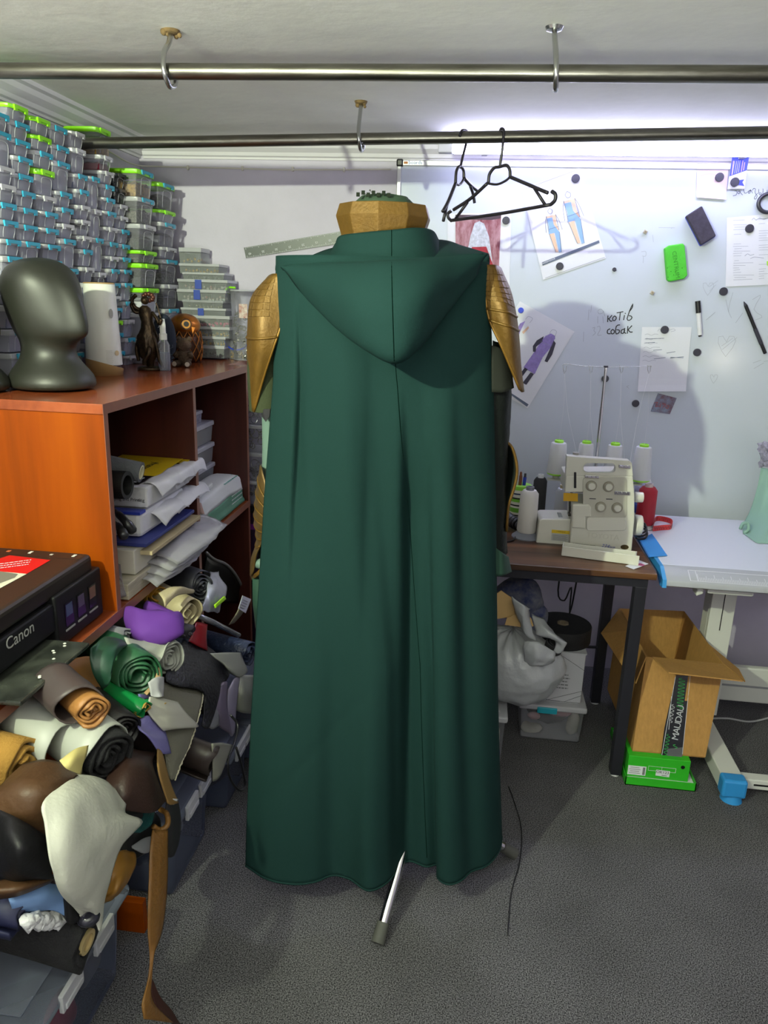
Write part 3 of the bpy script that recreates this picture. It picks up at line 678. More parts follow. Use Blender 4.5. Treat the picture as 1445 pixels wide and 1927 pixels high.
for i in range(3):
    yy = 1.9+.09*i
    net = [[Vector((-.92, yy, z1+.05)), Vector((-.92, yy+.1, z1+.06)), Vector((-.92, yy+.2, z1+.05))], [Vector((-.868, yy, z1+.045)), Vector((-.862, yy+.1, z1+.06)), Vector((-.868, yy+.2, z1+.05))], [Vector((-.845, yy+.02, z1+.01+.01*i)), Vector((-.84, yy+.12, z1+.035)), Vector((-.85, yy+.2, z1+.02))]]
    sheet('torn_wrapper', net, m_pw, t, 14, 16, .0006, .007, 16)
MB().bb((-1.1, 1.825, z1+.066), (-.878, 1.86, z1+.074)).build('blue_wrapper_band', mat('royal wrapper', '28389a', .4), t)
z2 = z1+.076; zr_ = PX(277, 920, XP).z
t = layer('paper_ream', 'white ream of copy paper with a yellow and black printed top', 1.862, 2.17, z2, zr_+.004, XP, m_pw, 'paper', bevel=.006)
zt3 = zr_+.005
my = mat('yellow wrapper', 'c8a818', .45)
MB().poly([(-.90, 1.99, zt3), (-.90, 2.19, zt3+.01), (-1.1, 2.19, zt3+.012), (-1.1, 1.99, zt3)]).build('yellow_print', my, t, thick=.0008)
MB().poly([(-.885, 2.17, zt3), (-.868, 2.23, zt3+.022), (-1.05, 2.235, zt3+.02), (-1.1, 2.17, zt3+.006)]).build('yellow_flap', my, t, thick=.0008)
MB().poly([(-.905, 1.885, zt3+.0006), (-.905, 1.985, zt3+.0006), (-1.05, 1.985, zt3+.0006), (-1.05, 1.885, zt3+.0006)]).build('black_print', m_black, t, thick=.0006)
text_mesh('ream_print', 'Sylvamo', .035, m_ink, t, (-.96, 2.09, zt3+.008), (0, -1, 0), (1, 0, 0)); MB().poly([(-.92, 1.90, zt3+.0018), (-.92, 1.96, zt3+.0018), (-.945, 1.945, zt3+.0018), (-.96, 1.965, zt3+.0018), (-.975, 1.92, zt3+.0018)]).build('arrow_print', m_paper, t)
text_mesh('ream_print', 'Copying and Printing', .013, m_ink, t, (-.935, 1.8612, z2+.022), (1, 0, 0), (0, 0, 1))
for i in range(3):
    yy = 1.90+.1*i
    net = [[Vector((-.90, yy, zt3)), Vector((-.90, yy+.08, zt3+.003)), Vector((-.90, yy+.15, zt3))], [Vector((-.865, yy, zt3-.004)), Vector((-.855, yy+.08, zt3+.002)), Vector((-.862, yy+.16, zt3))], [Vector((-.85, yy+.01, zt3-.04)), Vector((-.842, yy+.08, zt3-.02)), Vector((-.848, yy+.16, zt3-.035))]]
    sheet('torn_wrapper', net, m_pw, t, 14, 16, .0006, .006, 16)
# rolls in the left compartment
def tubeitem(name, label, a, b, r, m, cat, inner=None, hollow=True, parts=()):
    a, b = Vector(a), Vector(b); t = emp(name, b, label, cat); ax = (b-a).normalized()
    u = ax.orthogonal().normalized(); v = ax.cross(u); n = 28
    def ringv(c_, rr): return [c_+u*(rr*math.cos(2*math.pi*i/n))+v*(rr*math.sin(2*math.pi*i/n)) for i in range(n)]
    vs = ringv(a, r)+ringv(b, r)+ringv(b, r*.72)+ringv(b-ax*.06, r*.72)
    fs = [(k*n+i, k*n+(i+1) % n, (k+1)*n+(i+1) % n, (k+1)*n+i) for k in range(3) for i in range(n)]+[tuple(3*n+i for i in range(n))]
    MB().add(vs, fs).build('roll', m, t, smooth=40)
    if inner:
        vs = ringv(b-ax*.002, r*.71)+ringv(b+ax*.001, r*.70)+ringv(b+ax*.001, r*.6)+ringv(b-ax*.05, r*.6); MB().add(vs, [(k*n+i, k*n+(i+1) % n, (k+1)*n+(i+1) % n, (k+1)*n+i) for k in range(3) for i in range(n)]+[tuple(3*n+i for i in range(n))]).build('core', inner, t, smooth=40)
    return t
e = PX(266, 889, -.86); tubeitem('felt_roll', 'grey felt roll with a pale core on top of the paper ream', e+Vector((-.16, -.02, .03)), e, .027, mat('grey felt', '55575c', .95, bump=.4, bscale=250), 'fabric roll', mat('pale core', 'c9c5a8', .8))
e = PX(240, 913, -.865); tubeitem('black_tube', 'black hollow tube beside the grey felt roll', e+Vector((-.16, .0, .0)), e, .036, mat('black sleeve', '0e0e10', .5), 'tube')
t = emp('black_shears', PX(240, 1005, -.865), 'black padded handles poking out of the paper stack', 'tool')
for (a_, b_) in (((215, 960), (252, 1003)), ((217, 985), (235, 1012))):
    P_ = [PX(*a_, -.95), PX((a_[0]+b_[0])/2, (a_[1]+b_[1])/2-3, -.88), PX(*b_, -.855)]; MB().tube(smooth_path(P_, 12), [.006]*3+[.010]*5+[.013]*4+[.008], 10).build('handle', m_black, t, smooth=True)
t = emp('plastic_scrap', PX(235, 1125, -.875), 'strip of clear plastic standing at the cabinet end panel', 'plastic')
sheet('film', [[PX(222, 1060, -.885), PX(226, 1062, -.875)], [PX(224, 1100, -.882), PX(232, 1100, -.87)], [PX(226, 1124, -.88), PX(238, 1124, -.868)]], m_film, t, 10, 6, .0006, .004, 40)
# clear boxes in the right compartment
m_white2 = mat('bead mix', 'b7a79a', .4, col2='8c3a4a', vscale=35); zb_ = SZ+.001
xb_ = -.955; yb_ = 2.205
zz = [PX(372, 920, xb_).z, PX(372, 875, xb_).z, PX(372, 828, xb_).z, PX(372, 792, xb_).z, PX(372, 765, xb_).z]
st_ = [(SZ+.001, .058, 'green and yellow'), (None, .058, 'crimson and blue'), (None, .058, 'pearl and red'), (None, .06, 'gold and pearl'), (None, .03, None)]
zc_ = SZ+.001
for i, (hx, nm, m1, m2) in enumerate(((.075, 'green and yellow', mat('green beads', '4a7a4a', .4, var=.3, vscale=120), mat('yellow beads', 'a8b038', .4)), (.075, 'crimson and blue', mat('crimson mix', '8a2240', .4, var=.3, vscale=120), mat('blue mix', '3a3f7a', .4)), (.078, 'pearl and dark red', mat('pearl mix', 'b7b0a2', .35, var=.2, vscale=120), mat('dark red mix', '6a1f2c', .4)), (.082, 'gold and pearl', mat('gold mix', 'b98a2e', .35, .3, var=.3, vscale=120), mat('pearl mix', 'b7b0a2', .35, var=.2, vscale=120)))):
    t = emp('bead_box', (-1.09, 2.62, zc_), 'clear shallow box of '+nm+' beads in the cabinet stack', 'box', 'bead boxes in the cabinet')
    MB().tbox((-1.09, 2.62, zc_+hx*.4), (.185, .185, hx*.76), (.195, .195)).build('body', m_org, t, bevel=.004)
    MB().box((-1.09, 2.62, zc_+hx*.87), (.205, .2, hx*.22)).build('lid', m_lid, t, bevel=.004)
    for yy, m in ((2.572, m1), (2.672, m2)):
        mm = MB()
        for a_ in range(7):
            for b_ in range(4):
                for c_ in range(3): mm.ball((-1.004-.022*b_, yy-.036+.012*a_, zc_+hx*(.15+.2*c_)), .0062, 6, 4)
        tag(mm.build('beads', m, t, smooth=True), kind='stuff')
    MB().box((-1.09, 2.622, zc_+hx*.4), (.18, .0015, hx*.7)).build('partition', m_org, t)
    zc_ += hx+.001
t = emp('small_lidded_box', (-1.07, 2.58, zc_), 'small clear lidded box on top of the bead boxes', 'box')
MB().tbox((-1.07, 2.59, zc_+.016), (.12, .11, .032), (.125, .115)).build('body', CONT[1], t, bevel=.003); MB().box((-1.07, 2.59, zc_+.038), (.13, .12, .012)).build('lid', m_lid, t, bevel=.003)
t = emp('zip_bag', (-1.07, 2.57, zc_+.046), 'crumpled clear bag on top of the small lidded box', 'bag')
mm = MB().ball((-1.07, 2.565, zc_+.08), (.05, .045, .034), 16, 12); mm.v = [q+noise.noise_vector(q*40)*.012 for q in mm.v]; mm.v = [Vector((q.x, q.y, max(q.z, zc_+.047))) for q in mm.v]; mm.build('film', m_film, t)
# wipes pack
w0, w1 = PX(376, 968, -.875), PX(474, 925, -.875)
t = emp('wipes_pack', ((w0.x-.08), 2.5, SZ+.001), 'open pack of wipes in white and green wrapper on the shelf', 'wipes')
yw0, yw1 = 2.27, 2.72; zw = PX(437, 893, -.90).z-SZ
m_wg = mat('green wrapper', '3a7a62', .4, var=.1, vscale=10); m_ww = mat('white wrapper', 'd2d4d4', .4)
vs = []; n = 8
rows = [(yw0, .8, .55), (yw0+.03, 1, .92), (2.42, 1, 1.0), (2.56, 1, 1.02), (yw1-.04, 1, .92), (yw1, .85, .6)]
prof_ = [(-1, 0), (1, 0), (1.03, .25), (1.0, .5), (.93, .8), (.7, 1.0), (-.7, 1.0), (-1, .8)]
for part, sel, m in (('lower_wrapper', (7.5, 0, 1, 2, 3), m_wg), ('upper_wrapper', (3, 4, 5, 6, 7), m_ww)):
    mb = MB(); P_ = {7.5: (-1.0, .45)}
    for i, v in enumerate(prof_): P_[i] = v
    cur = [P_[i] for i in sel]
    mb.grid(lambda u, v: (lambda r, q: Vector((-.928+q[0]*.054*r[1], r[0], SZ+.002+q[1]*zw*r[2]))+noise.noise_vector(Vector((r[0]*12, q[0], q[1]*3)))*.004)((lambda f: tuple(crline([Vector(r_) for r_ in rows], f)))(u), (lambda f: tuple(crline([Vector((*c_, 0)) for c_ in cur], f))[:2])(v)), 24, 14)
    mb.build(part, m, t, smooth=True, thick=.001)
MB().poly([(-.874, yw0+.0, SZ+.01), (-.998, yw0, SZ+.01), (-.99, yw0, SZ+zw*.5), (-.88, yw0, SZ+zw*.5)]).build('end_fold', m_wg, t, thick=.001)
sheet('torn_opening', [[Vector((-.885, 2.29, SZ+zw*.9)), Vector((-.93, 2.28, SZ+zw*.95)), Vector((-.98, 2.29, SZ+zw*.9))], [Vector((-.868, 2.275, SZ+zw*.6)), Vector((-.93, 2.262, SZ+zw*.62)), Vector((-.985, 2.28, SZ+zw*.6))]], mat('flesh wrapper print', 'b9988a', .5), t, 8, 10, .001, .004, 40)
MB().box((-.935, 2.36, SZ+zw+.012), (.085, .14, .02), rotm('X', .05)).build('wipes_stack', m_ww, t, bevel=.006)
m_gl = mat('green lettering', '3f9a88', .5)
dashes('pack_print', t, (-.9, 2.58, SZ+zw*.985+.004), (0, 1, 0), (-1, 0, .1), .16, .045, 3, m_gl, 2); dashes('pack_print', t, (-.8695, 2.62, SZ+zw*.38), (0, 1, 0), (0, 0, 1), .13, .03, 3, m_ww, 3); dashes('pack_print', t, (-.93, 2.36, SZ+zw+.0235), (0, 1, 0), (-1, 0, 0), .1, .04, 3, m_gl, 4)
# ring tubs and purple crate beyond the cabinet
t = emp('purple_crate', (-.87, 2.9, 0), 'dark purple crate standing beyond the cabinet end', 'crate'); cz = PY(480, 946, 2.85).z
MB().bb((-1.05, 2.80, 0), (-.74, 3.02, cz-.03)).build('crate_body', mat('dark purple', '2a0f35', .6), t, bevel=.004); zz_ = PY(480, 992, 2.80).z; MB().bb((-1.052, 2.797, zz_-.012), (-.738, 3.022, zz_+.012)).build('crate_rim', mat('bright purple', '7a2a90', .4), t, bevel=.003)
MB().bb((-1.06, 2.795, cz-.03), (-.73, 3.03, cz)).build('crate_lid', m_black, t, bevel=.003)
zq = cz+.001
for i, (hh, lb) in enumerate(((.1, 'bottom'), (.115, 'second'), (.11, 'third'), (.12, 'top'))):
    t = emp('hardware_tub', (-.86, 2.88, zq), lb+' clear tub of metal loops in the stack beside the cabinet', 'tub', 'hardware tubs')
    MB().tbox((-.875, 2.88, zq+hh*.44), (.13, .14, hh*.86), (.14, .15)).build('tub_body', m_clear2, t, bevel=.006); MB().box((-.875, 2.88, zq+hh*.93), (.15, .16, hh*.13)).build('tub_lid', m_lid, t, bevel=.004)
    mm = MB(); rnd = random.Random(i)
    for j in range(16):
        c0 = Vector((-.875+rnd.uniform(-.05, .055), 2.82+rnd.random()*.05, zq+.015+rnd.random()*hh*.55)); nv = Vector((rnd.uniform(-1, 1), rnd.uniform(-1, 1), rnd.uniform(-1, 1))).normalized(); u = nv.orthogonal().normalized(); v = nv.cross(u); r = rnd.uniform(.009, .018)
        mm.tube([c0+u*(r*math.cos(b_))+v*(r*1.5*math.sin(b_)) for b_ in [2*math.pi*q/12 for q in range(12)]], .0018, 4, closed=True)
    tag(mm.build('metal_loops', m_hook if i % 2 else m_silver, t), kind='stuff'); zq += hh+.001
t = emp('cable_coil', (-.86, 2.82, zq), 'coil of black cable on the top hardware tub', 'cable')
for i in range(4): MB().tube([Vector((-.88+.05*math.cos(a_), 2.87+.05*math.sin(a_), zq+.006+.007*i)) for a_ in [2*math.pi*j/24 for j in range(24)]], .004, 6, closed=True).build('coil_turn', m_black, t, smooth=True)
# ================================================================== PRINTER
m_pr = mat('black printer plastic', '131315', .5, spec=.25); m_prt = mat('printer lid', '26201c', .4, spec=.4)
XFp = -.885; PY0, PY1 = 1.13, 1.60; PZT = PX(163, 1040, -.905).z
t = emp('ink_printer', (-1.05, (PY0+PY1)/2, SZ), 'black ink-tank printer with a red sticker on the lower shelf', 'printer')
zl = PZT-.05
MB().bb((-1.24, PY0, SZ+.004), (XFp-.03, PY1, zl)).build('printer_body', m_pr, t, bevel=.006)
MB().bb((-1.25, PY0-.005, zl+.002), (XFp-.005, PY1-.012, PZT)).build('scanner_lid', m_prt, t, bevel=.012, seg=3)
MB().bb((XFp-.04, PY0, zl-.07), (XFp, PY1-.19, zl-.002)).build('front_panel', m_pr, t, bevel=.008, seg=3)
MB().bb((XFp-.05, PY1-.2, SZ+.006), (XFp+.004, PY1+.004, zl+.012)).build('ink_tank_unit', m_pr, t, bevel=.006, seg=3)
for i, c_ in enumerate(('3a4a63', '4a3f55', '6a4a42')):
    yy = PY1-.165+.052*i
    wn = MB().bb((XFp+.0035, yy, SZ+.045), (XFp+.0052, yy+.034, zl-.018)).build('tank_window', mat('tank '+c_, '0d0d10', .2), t); MB().bb((XFp+.005, yy+.004, zl-.05), (XFp+.0058, yy+.03, zl-.022)).build('ink_level', mat('ink '+c_, c_, .3), wn)
    MB().bb((XFp+.004, yy-.002, SZ+.034), (XFp+.006, yy+.036, SZ+.038)).build('tank_mark', mat('grey mark', '8a8a88', .5), t)
MB().bb((XFp-.1, PY0+.03, SZ+.03), (XFp-.045, PY1-.205, zl-.07)).build('output_slot', mat('deep black', '050506', .6), t)
trp = [PX(165, 1213, -.795), PX(33, 1319, -.795)]
tz = sum(q.z for q in trp)/2
MB().add([(XFp-.06, PY1-.21, SZ+.034), (XFp-.06, PY0+.0, SZ+.034), (-.79, trp[1].y, tz+.002), (-.79, trp[0].y, tz+.002), (XFp-.06, PY1-.21, SZ+.026), (XFp-.06, PY0+.0, SZ+.026), (-.79, trp[1].y, tz-.008), (-.79, trp[0].y, tz-.008)], [(0, 1, 2, 3), (7, 6, 5, 4), (0, 3, 7, 4), (3, 2, 6, 7), (2, 1, 5, 6), (1, 0, 4, 5)]).build('paper_tray', mat('scratched tray', '1f211f', .25, col2='3f423c', vscale=14), t, bevel=.003)
wsp_ = mat('paint specks', 'c8c8c0', .6)
for f, g in ((.86, .35), (.83, .42), (.72, .3), (.70, .38), (.35, .72), (.33, .76), (.62, .55)):
    a_ = Vector((XFp-.06, PY0+.33*f, SZ+.035)); b_ = trp[1].lerp(trp[0], f)+Vector((.005, 0, .003)); q = a_.lerp(b_, .45+g*.6); q.z += .0015
    MB().lathe([(.0035, 0), (.002, .001)], q, 8).build('paint_speck', wsp_, t)
text_mesh('printer_brand', 'Canon', .036, mat('grey lettering', 'a3a39e', .4), t, (XFp+.0008, PX(34, 1162, XFp).y, max(zl-.05, min(zl-.02, PX(34, 1162, XFp).z))), (0, 1, 0), (0, 0, 1))
# control strip and buttons on the lid, far side
for i, (yy, c_, sx_, sy_) in enumerate(((.30, '6e6a66', .03, .016), (.33, 'b9b2a8', .008, .008), (.36, 'c0603a', .009, .009), (.375, 'd0d0c8', .007, .014), (.395, 'b9b2a8', .007, .007), (.43, 'd0d0c8', .007, .014))):
    xx = -1.2+.055*i
    MB().bb((xx, PY1-.045, PZT), (xx+sx_, PY1-.045+sy_, PZT+.0008)).build('button', mat('button '+c_, c_, .5), t)
MB().bb((-1.245, PY1-.062, PZT-.0005), (XFp-.012, PY1-.060, PZT+.0004)).build('lid_seam', m_black, t)
q = [PZ(x, y, PZT+.0008) for x, y in ((18, 1045), (95, 1054), (50, 1080), (-60, 1070))]
MB().poly(q).build('red_sticker', mat('red sticker', 'c8171c', .4), t, thick=.0004)
q2 = [PZ(x, y, PZT+.0008) for x, y in ((-60, 1070), (50, 1080), (0, 1107), (-120, 1140))]
MB().poly(q2).build('white_sticker', mat('white sticker', 'c9c9b8', .4), t, thick=.0004)
q3 = [PZ(x, y, PZT+.0014) for x, y in ((0, 1075), (34, 1080), (28, 1087), (-20, 1105))]
MB().poly(q3).build('sticker_picture', mat('sticker grey', '6e6e66', .5), t)
dashes('sticker_print', t, PZ(30, 1061, PZT+.0016), PZ(60, 1058, 1)-PZ(0, 1066, 1), PZ(50, 1050, 1)-PZ(40, 1070, 1), .07, .03, 3, m_paper, 5)
# ================================================================== DRESS FORM WITH COSTUME
m_cloak = mat('bottle green wool', '193230', .85, spec=.08, sheen=0, bump=.12, bscale=900, var=.05, vscale=500)
m_chrome = mat('chrome tube', 'd6d6d8', .12, 1)
m_rub = mat('grey rubber foot', '4a4b46', .7)
m_form = mat('dark green form cover', '2a3f2e', .8)
m_goldp = mat('gold paint', '664a18', .5, .4, var=.12, vscale=30, bump=.12, bscale=150)
m_goldd = mat('gold rim paint', '7c5a1e', .45, .5)  # slightly paler gold than the shell, for the rolled edge
FC = Vector((-.085, 1.75, 0))
form = emp('dress_form', FC, 'dress form on a chrome tripod stand under the green cloak', 'dress form')
feet = [PZ(713, 1768, .012), PZ(962, 1606, .012)]
A, B = feet; mid = (A+B)/2; n_ = Vector((-(B-A).y, (B-A).x, 0)).normalized(); rr = (B-A).length/math.sqrt(3)
FC = mid+n_*rr*.5; FC.z = 0; form.location = FC
feet.append(FC+n_*rr+Vector((0, 0, .012)))
MB().cyl(FC+Vector((0, 0, .1)), FC+Vector((0, 0, 1.0)), .018, n=20).build('pole', m_chrome, form, smooth=40)
MB().lathe([(.03, .17), (.034, .19), (.034, .24), (.026, .26)], FC, 20).build('hub', m_black, form, smooth=40)
for q in feet:
    d = Vector((q.x-FC.x, q.y-FC.y, 0)).normalized()
    top = FC+d*.03+Vector((0, 0, .205)); e = Vector((q.x, q.y, .016))
    leg = MB().cyl(top, e, .0125, n=18).build('leg', m_chrome, form, smooth=40)
    ax = (e-top).normalized()
    MB().cyl(e-ax*.035, e+ax*.012, .0155, .017, n=18).build('rubber_foot', m_rub, leg, smooth=40)
# torso + neck under the costume
bx = PY(721, 500, 1.75).x
MB().lathe([(.10, .85), (.165, .95), (.15, 1.1), (.17, 1.3), (.19, 1.42), (.17, 1.5), (.09, 1.57), (.062, 1.6), (.06, 1.72)], (bx, 1.76, 0), 24, 1, .62).build('torso', m_form, form, smooth=True)
zt = PY(721, 372, 1.68).z
MB().lathe([(.062, zt-.06), (.066, zt-.005), (.05, zt+.009), (.02, zt+.014), (0, zt+.015)], (bx, 1.735, 0), 20, 1, .8).build('neck_cap', m_form, form, smooth=True)
zm = MB()
for i in range(7): zm.box((bx-.05+i*.011, 1.685, zt+.006+.004*(i % 2)), (.007, .004, .008))
zm.build('zipper_teeth', mat('dark zipper', '1c221a', .8, spec=.1), form)
pin = MB()
for px, py in ((684, 362), (696, 358)):
    e = PY(px, py, 1.70); pin.tube([e, (e.x+.012, 1.70, zt+.004)], .0006, 5); pin.ball(e, .0018, 6, 4)
tag(pin.build('pins', mat('dark pins', '3a3a3c', .5), form), kind='stuff')
# ---------------------------------------------------------------- gold collar
gold = emp('gold_collar', (bx, 1.73, PY(721, 440, 1.65).z), 'faceted gold armour collar ring above the cloak hood', 'collar')
yc = 1.73
def zc(py): return PY(721, py, yc-.085).z
col_mb = MB(); n = 10; prof = [(.094, zc(470)), (.094, zc(438)), (.106, zc(402)), (.098, zc(377)), (.09, zc(379)), (.086, zc(440)), (.086, zc(470))]
col_mb.lathe(prof, (bx, yc, 0), n, 1.0, .88, ph=math.pi/10)
col_mb.build('collar_ring', m_goldp, gold, bevel=.002)
# ---------------------------------------------------------------- cloak
ZH = .112; ZT = 1.605
hem_px = [(461, 1630), (500, 1655), (550, 1665), (590, 1658), (625, 1645), (655, 1655), (690, 1680), (725, 1665), (749, 1637), (770, 1628), (800, 1634), (821, 1628), (823, 1652), (845, 1662), (880, 1652), (915, 1635), (938, 1603), (943, 1575)]
hem = [PZ(x, y, ZH) for x, y in hem_px]
sil = [(505, 520, 919), (700, 512, 930), (900, 494, 936), (1100, 481, 938), (1300, 470, 939), (1500, 463, 941), (1620, 461, 942)]
def lerp(a, b, t): return a+(b-a)*t
def tab(py):
    for i in range(len(sil)-1):
        if py <= sil[i+1][0] or i == len(sil)-2:
            t = (py-sil[i][0])/(sil[i+1][0]-sil[i][0]); return lerp(sil[i][1], sil[i+1][1], t), lerp(sil[i][2], sil[i+1][2], t)
NH = len(hem); us = [(p[0]-461)/(943-461) for p in hem_px]
def hem_at(u):
    return crline(hem, u)
def cloak_pt(u, t):
    h = hem_at(u); hl, hr = hem[0], hem[-1]
    s = (h.x-hl.x)/(hr.x-hl.x)
    py = lerp(500, 1600, t)
    L, R = tab(py)
    yeL, yeR = lerp(1.71, hl.y, t), lerp(1.71, hr.y, t)
    xL, xR = PY(L, py, yeL).x, PY(R, py, yeR).x
    xT, xTR = PY(520, 503, 1.71).x, PY(919, 482, 1.71).x
    su = .5-.5*math.cos(math.pi*u)
    st = lerp(u*.6+su*.4, s, min(1, t*1.6))
    x = lerp(xL, xR, st)
    ytop = 1.71-.115*math.sin(math.pi*u)**.75
    k = t**1.25
    y = lerp(ytop, h.y, k)
    # soft hanging folds that fade in below the shoulders
    g = min(1, t*3)*(1-.4*t)
    edge = math.sin(math.pi*u)
    q_ = st
    def step(q0, amp, dec, wd=.005):      # crest at q0, dropping away to the right, easing back
        if q_ < q0-.05: return 0
        sg_ = 1/(1+math.exp(-max(-40, min(40, (q_-q0)/wd)))); return amp*sg_*math.exp(-max(0, q_-q0)/dec)
    f = .009*math.sin(q_*13+.9)+.004*math.sin(q_*27+1.0+t)
    f += step(.135+.03*t, .05*math.exp(-((t-.22)/.22)**2), .05)
    f += step(.605+.02*math.sin(t*3), .08*min(1, max(0, (t-.16)/.2))*(1-.7*t**5), .085, .009)
    f += step(.47-.02*t, .016*math.exp(-((t-.4)/.3)**2), .05, .012)
    f += step(.83+.03*t, .04*min(1, max(0, (t-.1)/.3)), .07, .010)
    # pressed fold lines
    def crease(ax, ay, bx_, by_, amp, wd):
        px_, py_ = 461+482*st, lerp(500, 1650, t)
        dx, dy = bx_-ax, by_-ay; L2 = dx*dx+dy*dy; q = ((px_-ax)*dx+(py_-ay)*dy)/L2
        if q < 0 or q > 1: return 0
        ds = ((px_-ax)*dy-(py_-ay)*dx)/math.sqrt(L2); return amp*math.exp(-(ds/wd)**2)
    y += f*g*min(1, edge*2.2)
    y += crease(700, 1250, 470, 1530, .0022, 7)
    z = lerp(ZT, ZH, t)
    return Vector((x, y, z))
cloak = emp('hooded_cloak', (FC.x-.09, FC.y, 0), 'long bottle-green hooded cloak hanging down the back of the dress form', 'cloak')
MB().grid(lambda v, u: cloak_pt(u, v), 110, 260).build('cloak_body', m_cloak, cloak, smooth=True, thick=.003)
# rolled hem edge
MB().tube([cloak_pt(i/160, 1)+Vector((0, -.001, .003)) for i in range(161)], .0028, 6).build('hem', m_cloak, cloak, smooth=True)
m_seam = mat('green seam shadow', '04120e', .95, spec=0)
def P3(l): return [PY(*q) for q in l]
ridge = P3([(522, 502, 1.745), (575, 486, 1.77), (632, 466, 1.78), (737, 455, 1.78), (828, 452, 1.78), (872, 464, 1.77), (919, 478, 1.745)])
midr = P3([(518, 508, 1.725), (575, 500, 1.70), (640, 490, 1.67), (737, 486, 1.645), (830, 478, 1.67), (872, 480, 1.70), (921, 486, 1.725)])
low = [cloak_pt(i/6, .01) for i in range(7)]
sheet('shoulder_yoke', [ridge, midr, low], m_cloak, cloak, 16, 40, .003)
neck = [P3([(632, 458, 1.77), (641, 444, 1.70), (682, 438, 1.65), (737, 433, 1.632), (782, 429, 1.65), (813, 434, 1.70), (825, 452, 1.77)]),
        P3([(622, 474, 1.76), (638, 470, 1.68), (682, 469, 1.63), (737, 466, 1.612), (786, 462, 1.63), (818, 462, 1.68), (829, 470, 1.76)]),
        P3([(606, 496, 1.74), (636, 497, 1.66), (680, 502, 1.612), (737, 504, 1.595), (792, 498, 1.612), (826, 490, 1.66), (838, 488, 1.74)])]
sheet('hood_neck', neck, m_cloak, cloak, 14, 40, .003)
hood = [P3([(533, 508, 1.666), (604, 512, 1.65), (672, 514, 1.61), (738, 514, 1.595), (800, 507, 1.61), (858, 498, 1.65), (912, 484, 1.666)]),
        P3([(528, 502, 1.656), (600, 497, 1.600), (670, 494, 1.535), (737, 490, 1.509), (800, 487, 1.535), (860, 482, 1.600), (917, 478, 1.656)]),
        P3([(540, 514, 1.646), (606, 528, 1.561), (668, 540, 1.476), (738, 548, 1.450), (800, 536, 1.476), (855, 518, 1.561), (908, 490, 1.646)]),
        P3([(556, 536, 1.641), (616, 570, 1.548), (673, 600, 1.465), (740, 618, 1.440), (793, 595, 1.465), (842, 556, 1.548), (902, 502, 1.641)]),
        P3([(572, 556, 1.641), (630, 614, 1.561), (684, 655, 1.490), (742, 682, 1.460), (788, 655, 1.490), (836, 596, 1.561), (897, 516, 1.641)]),
        P3([(580, 552, 1.656), (638, 604, 1.62), (690, 640, 1.59), (742, 664, 1.578), (784, 642, 1.59), (828, 588, 1.62), (890, 511, 1.656)])]
sheet('hood', hood, m_cloak, cloak, 50, 60, .003)
hf, nf = netfn(hood), netfn(neck)
MB().tube([hf(.2+.64*i/20, .5)+Vector((0, -.0015, 0)) for i in range(21)], .001, 5).build('hood_seam', m_seam, cloak, smooth=True)
MB().tube([nf(i/10, .5)+Vector((0, -.0015, 0)) for i in range(11)], .001, 5).build('neck_seam', m_seam, cloak, smooth=True)
MB().tube([cloak_pt(.545+.05*t, t)+Vector((0, -.0014, 0)) for t in [.12+.86*i/60 for i in range(61)]], .001, 5).build('back_seam', m_seam, cloak, smooth=True)
MB().tube([hf(.185, i/40)+Vector((0, -.002, 0)) for i in range(1, 40)], .0022, 6).build('hood_rim', m_cloak, cloak, smooth=True)
# ---------------------------------------------------------------- pauldrons
def pauldron(net, label, scales, bands, tipw):
    fn = netfn(net); t = emp('gold_pauldron', net[-1][2], label, 'armour', 'gold shoulder guards')
    MB().grid(fn, 30, 24).build('shell', m_goldp, t, smooth=True, thick=.004)
    def nrm(u, v):
        a_, b_ = fn(u+.01, v)-fn(u-.01, v), fn(u, v+.01)-fn(u, v-.01); q = a_.cross(b_).normalized()
        return q if q.y < 0 else -q
    u0, u1, nu, v0, v1, nv = scales
    for i in range(nu):
        for j in range(nv):
            ua, ub = u0+(u1-u0)*(i+.06)/nu, u0+(u1-u0)*(i+.94)/nu; va, vb = v0+(v1-v0)*(j+.06)/nv, v0+(v1-v0)*(j+.94)/nv
            q = [fn(ua, va)+nrm(ua, va)*.0028, fn(ua, vb)+nrm(ua, vb)*.0028, fn(ub, vb)+nrm(ub, vb)*.0036, fn(ub, va)+nrm(ub, va)*.0036]
            MB().prism(q, -nrm((ua+ub)/2, (va+vb)/2)*.003).build('scale', m_goldp, t, bevel=.0004, seg=1)
    for ub in bands:
        MB().tube([fn(ub+.05*(v/20-.5), v/20)+nrm(ub, v/20)*.002 for v in range(21)], .0032, 6).build('raised_band', m_goldp, t, smooth=True)
    MB().tube([fn(i/30, 1) for i in range(31)], .003, 6).build('edge_roll', m_goldd, t, smooth=True)
    return t
netL = [P3([(503, 524, 1.79), (506, 520, 1.745), (514, 516, 1.70), (528, 515, 1.69)]),
        P3([(482, 556, 1.81), (474, 560, 1.745), (489, 562, 1.68), (532, 562, 1.685)]),
        P3([(476, 610, 1.81), (467, 612, 1.745), (484, 612, 1.665), (529, 610, 1.675)]),
        P3([(474, 660, 1.80), (466, 664, 1.745), (483, 660, 1.67), (516, 650, 1.67)]),
        P3([(476, 715, 1.79), (468, 720, 1.745), (480, 716, 1.69), (498, 704, 1.685)]),
        P3([(477, 768, 1.76), (470, 766, 1.745), (473, 772, 1.725), (478, 775, 1.71)])]
pauldron(netL, 'left gold shoulder guard with a patch of square scales', (.03, .34, 6, .42, .84, 5), (.5,), 1)
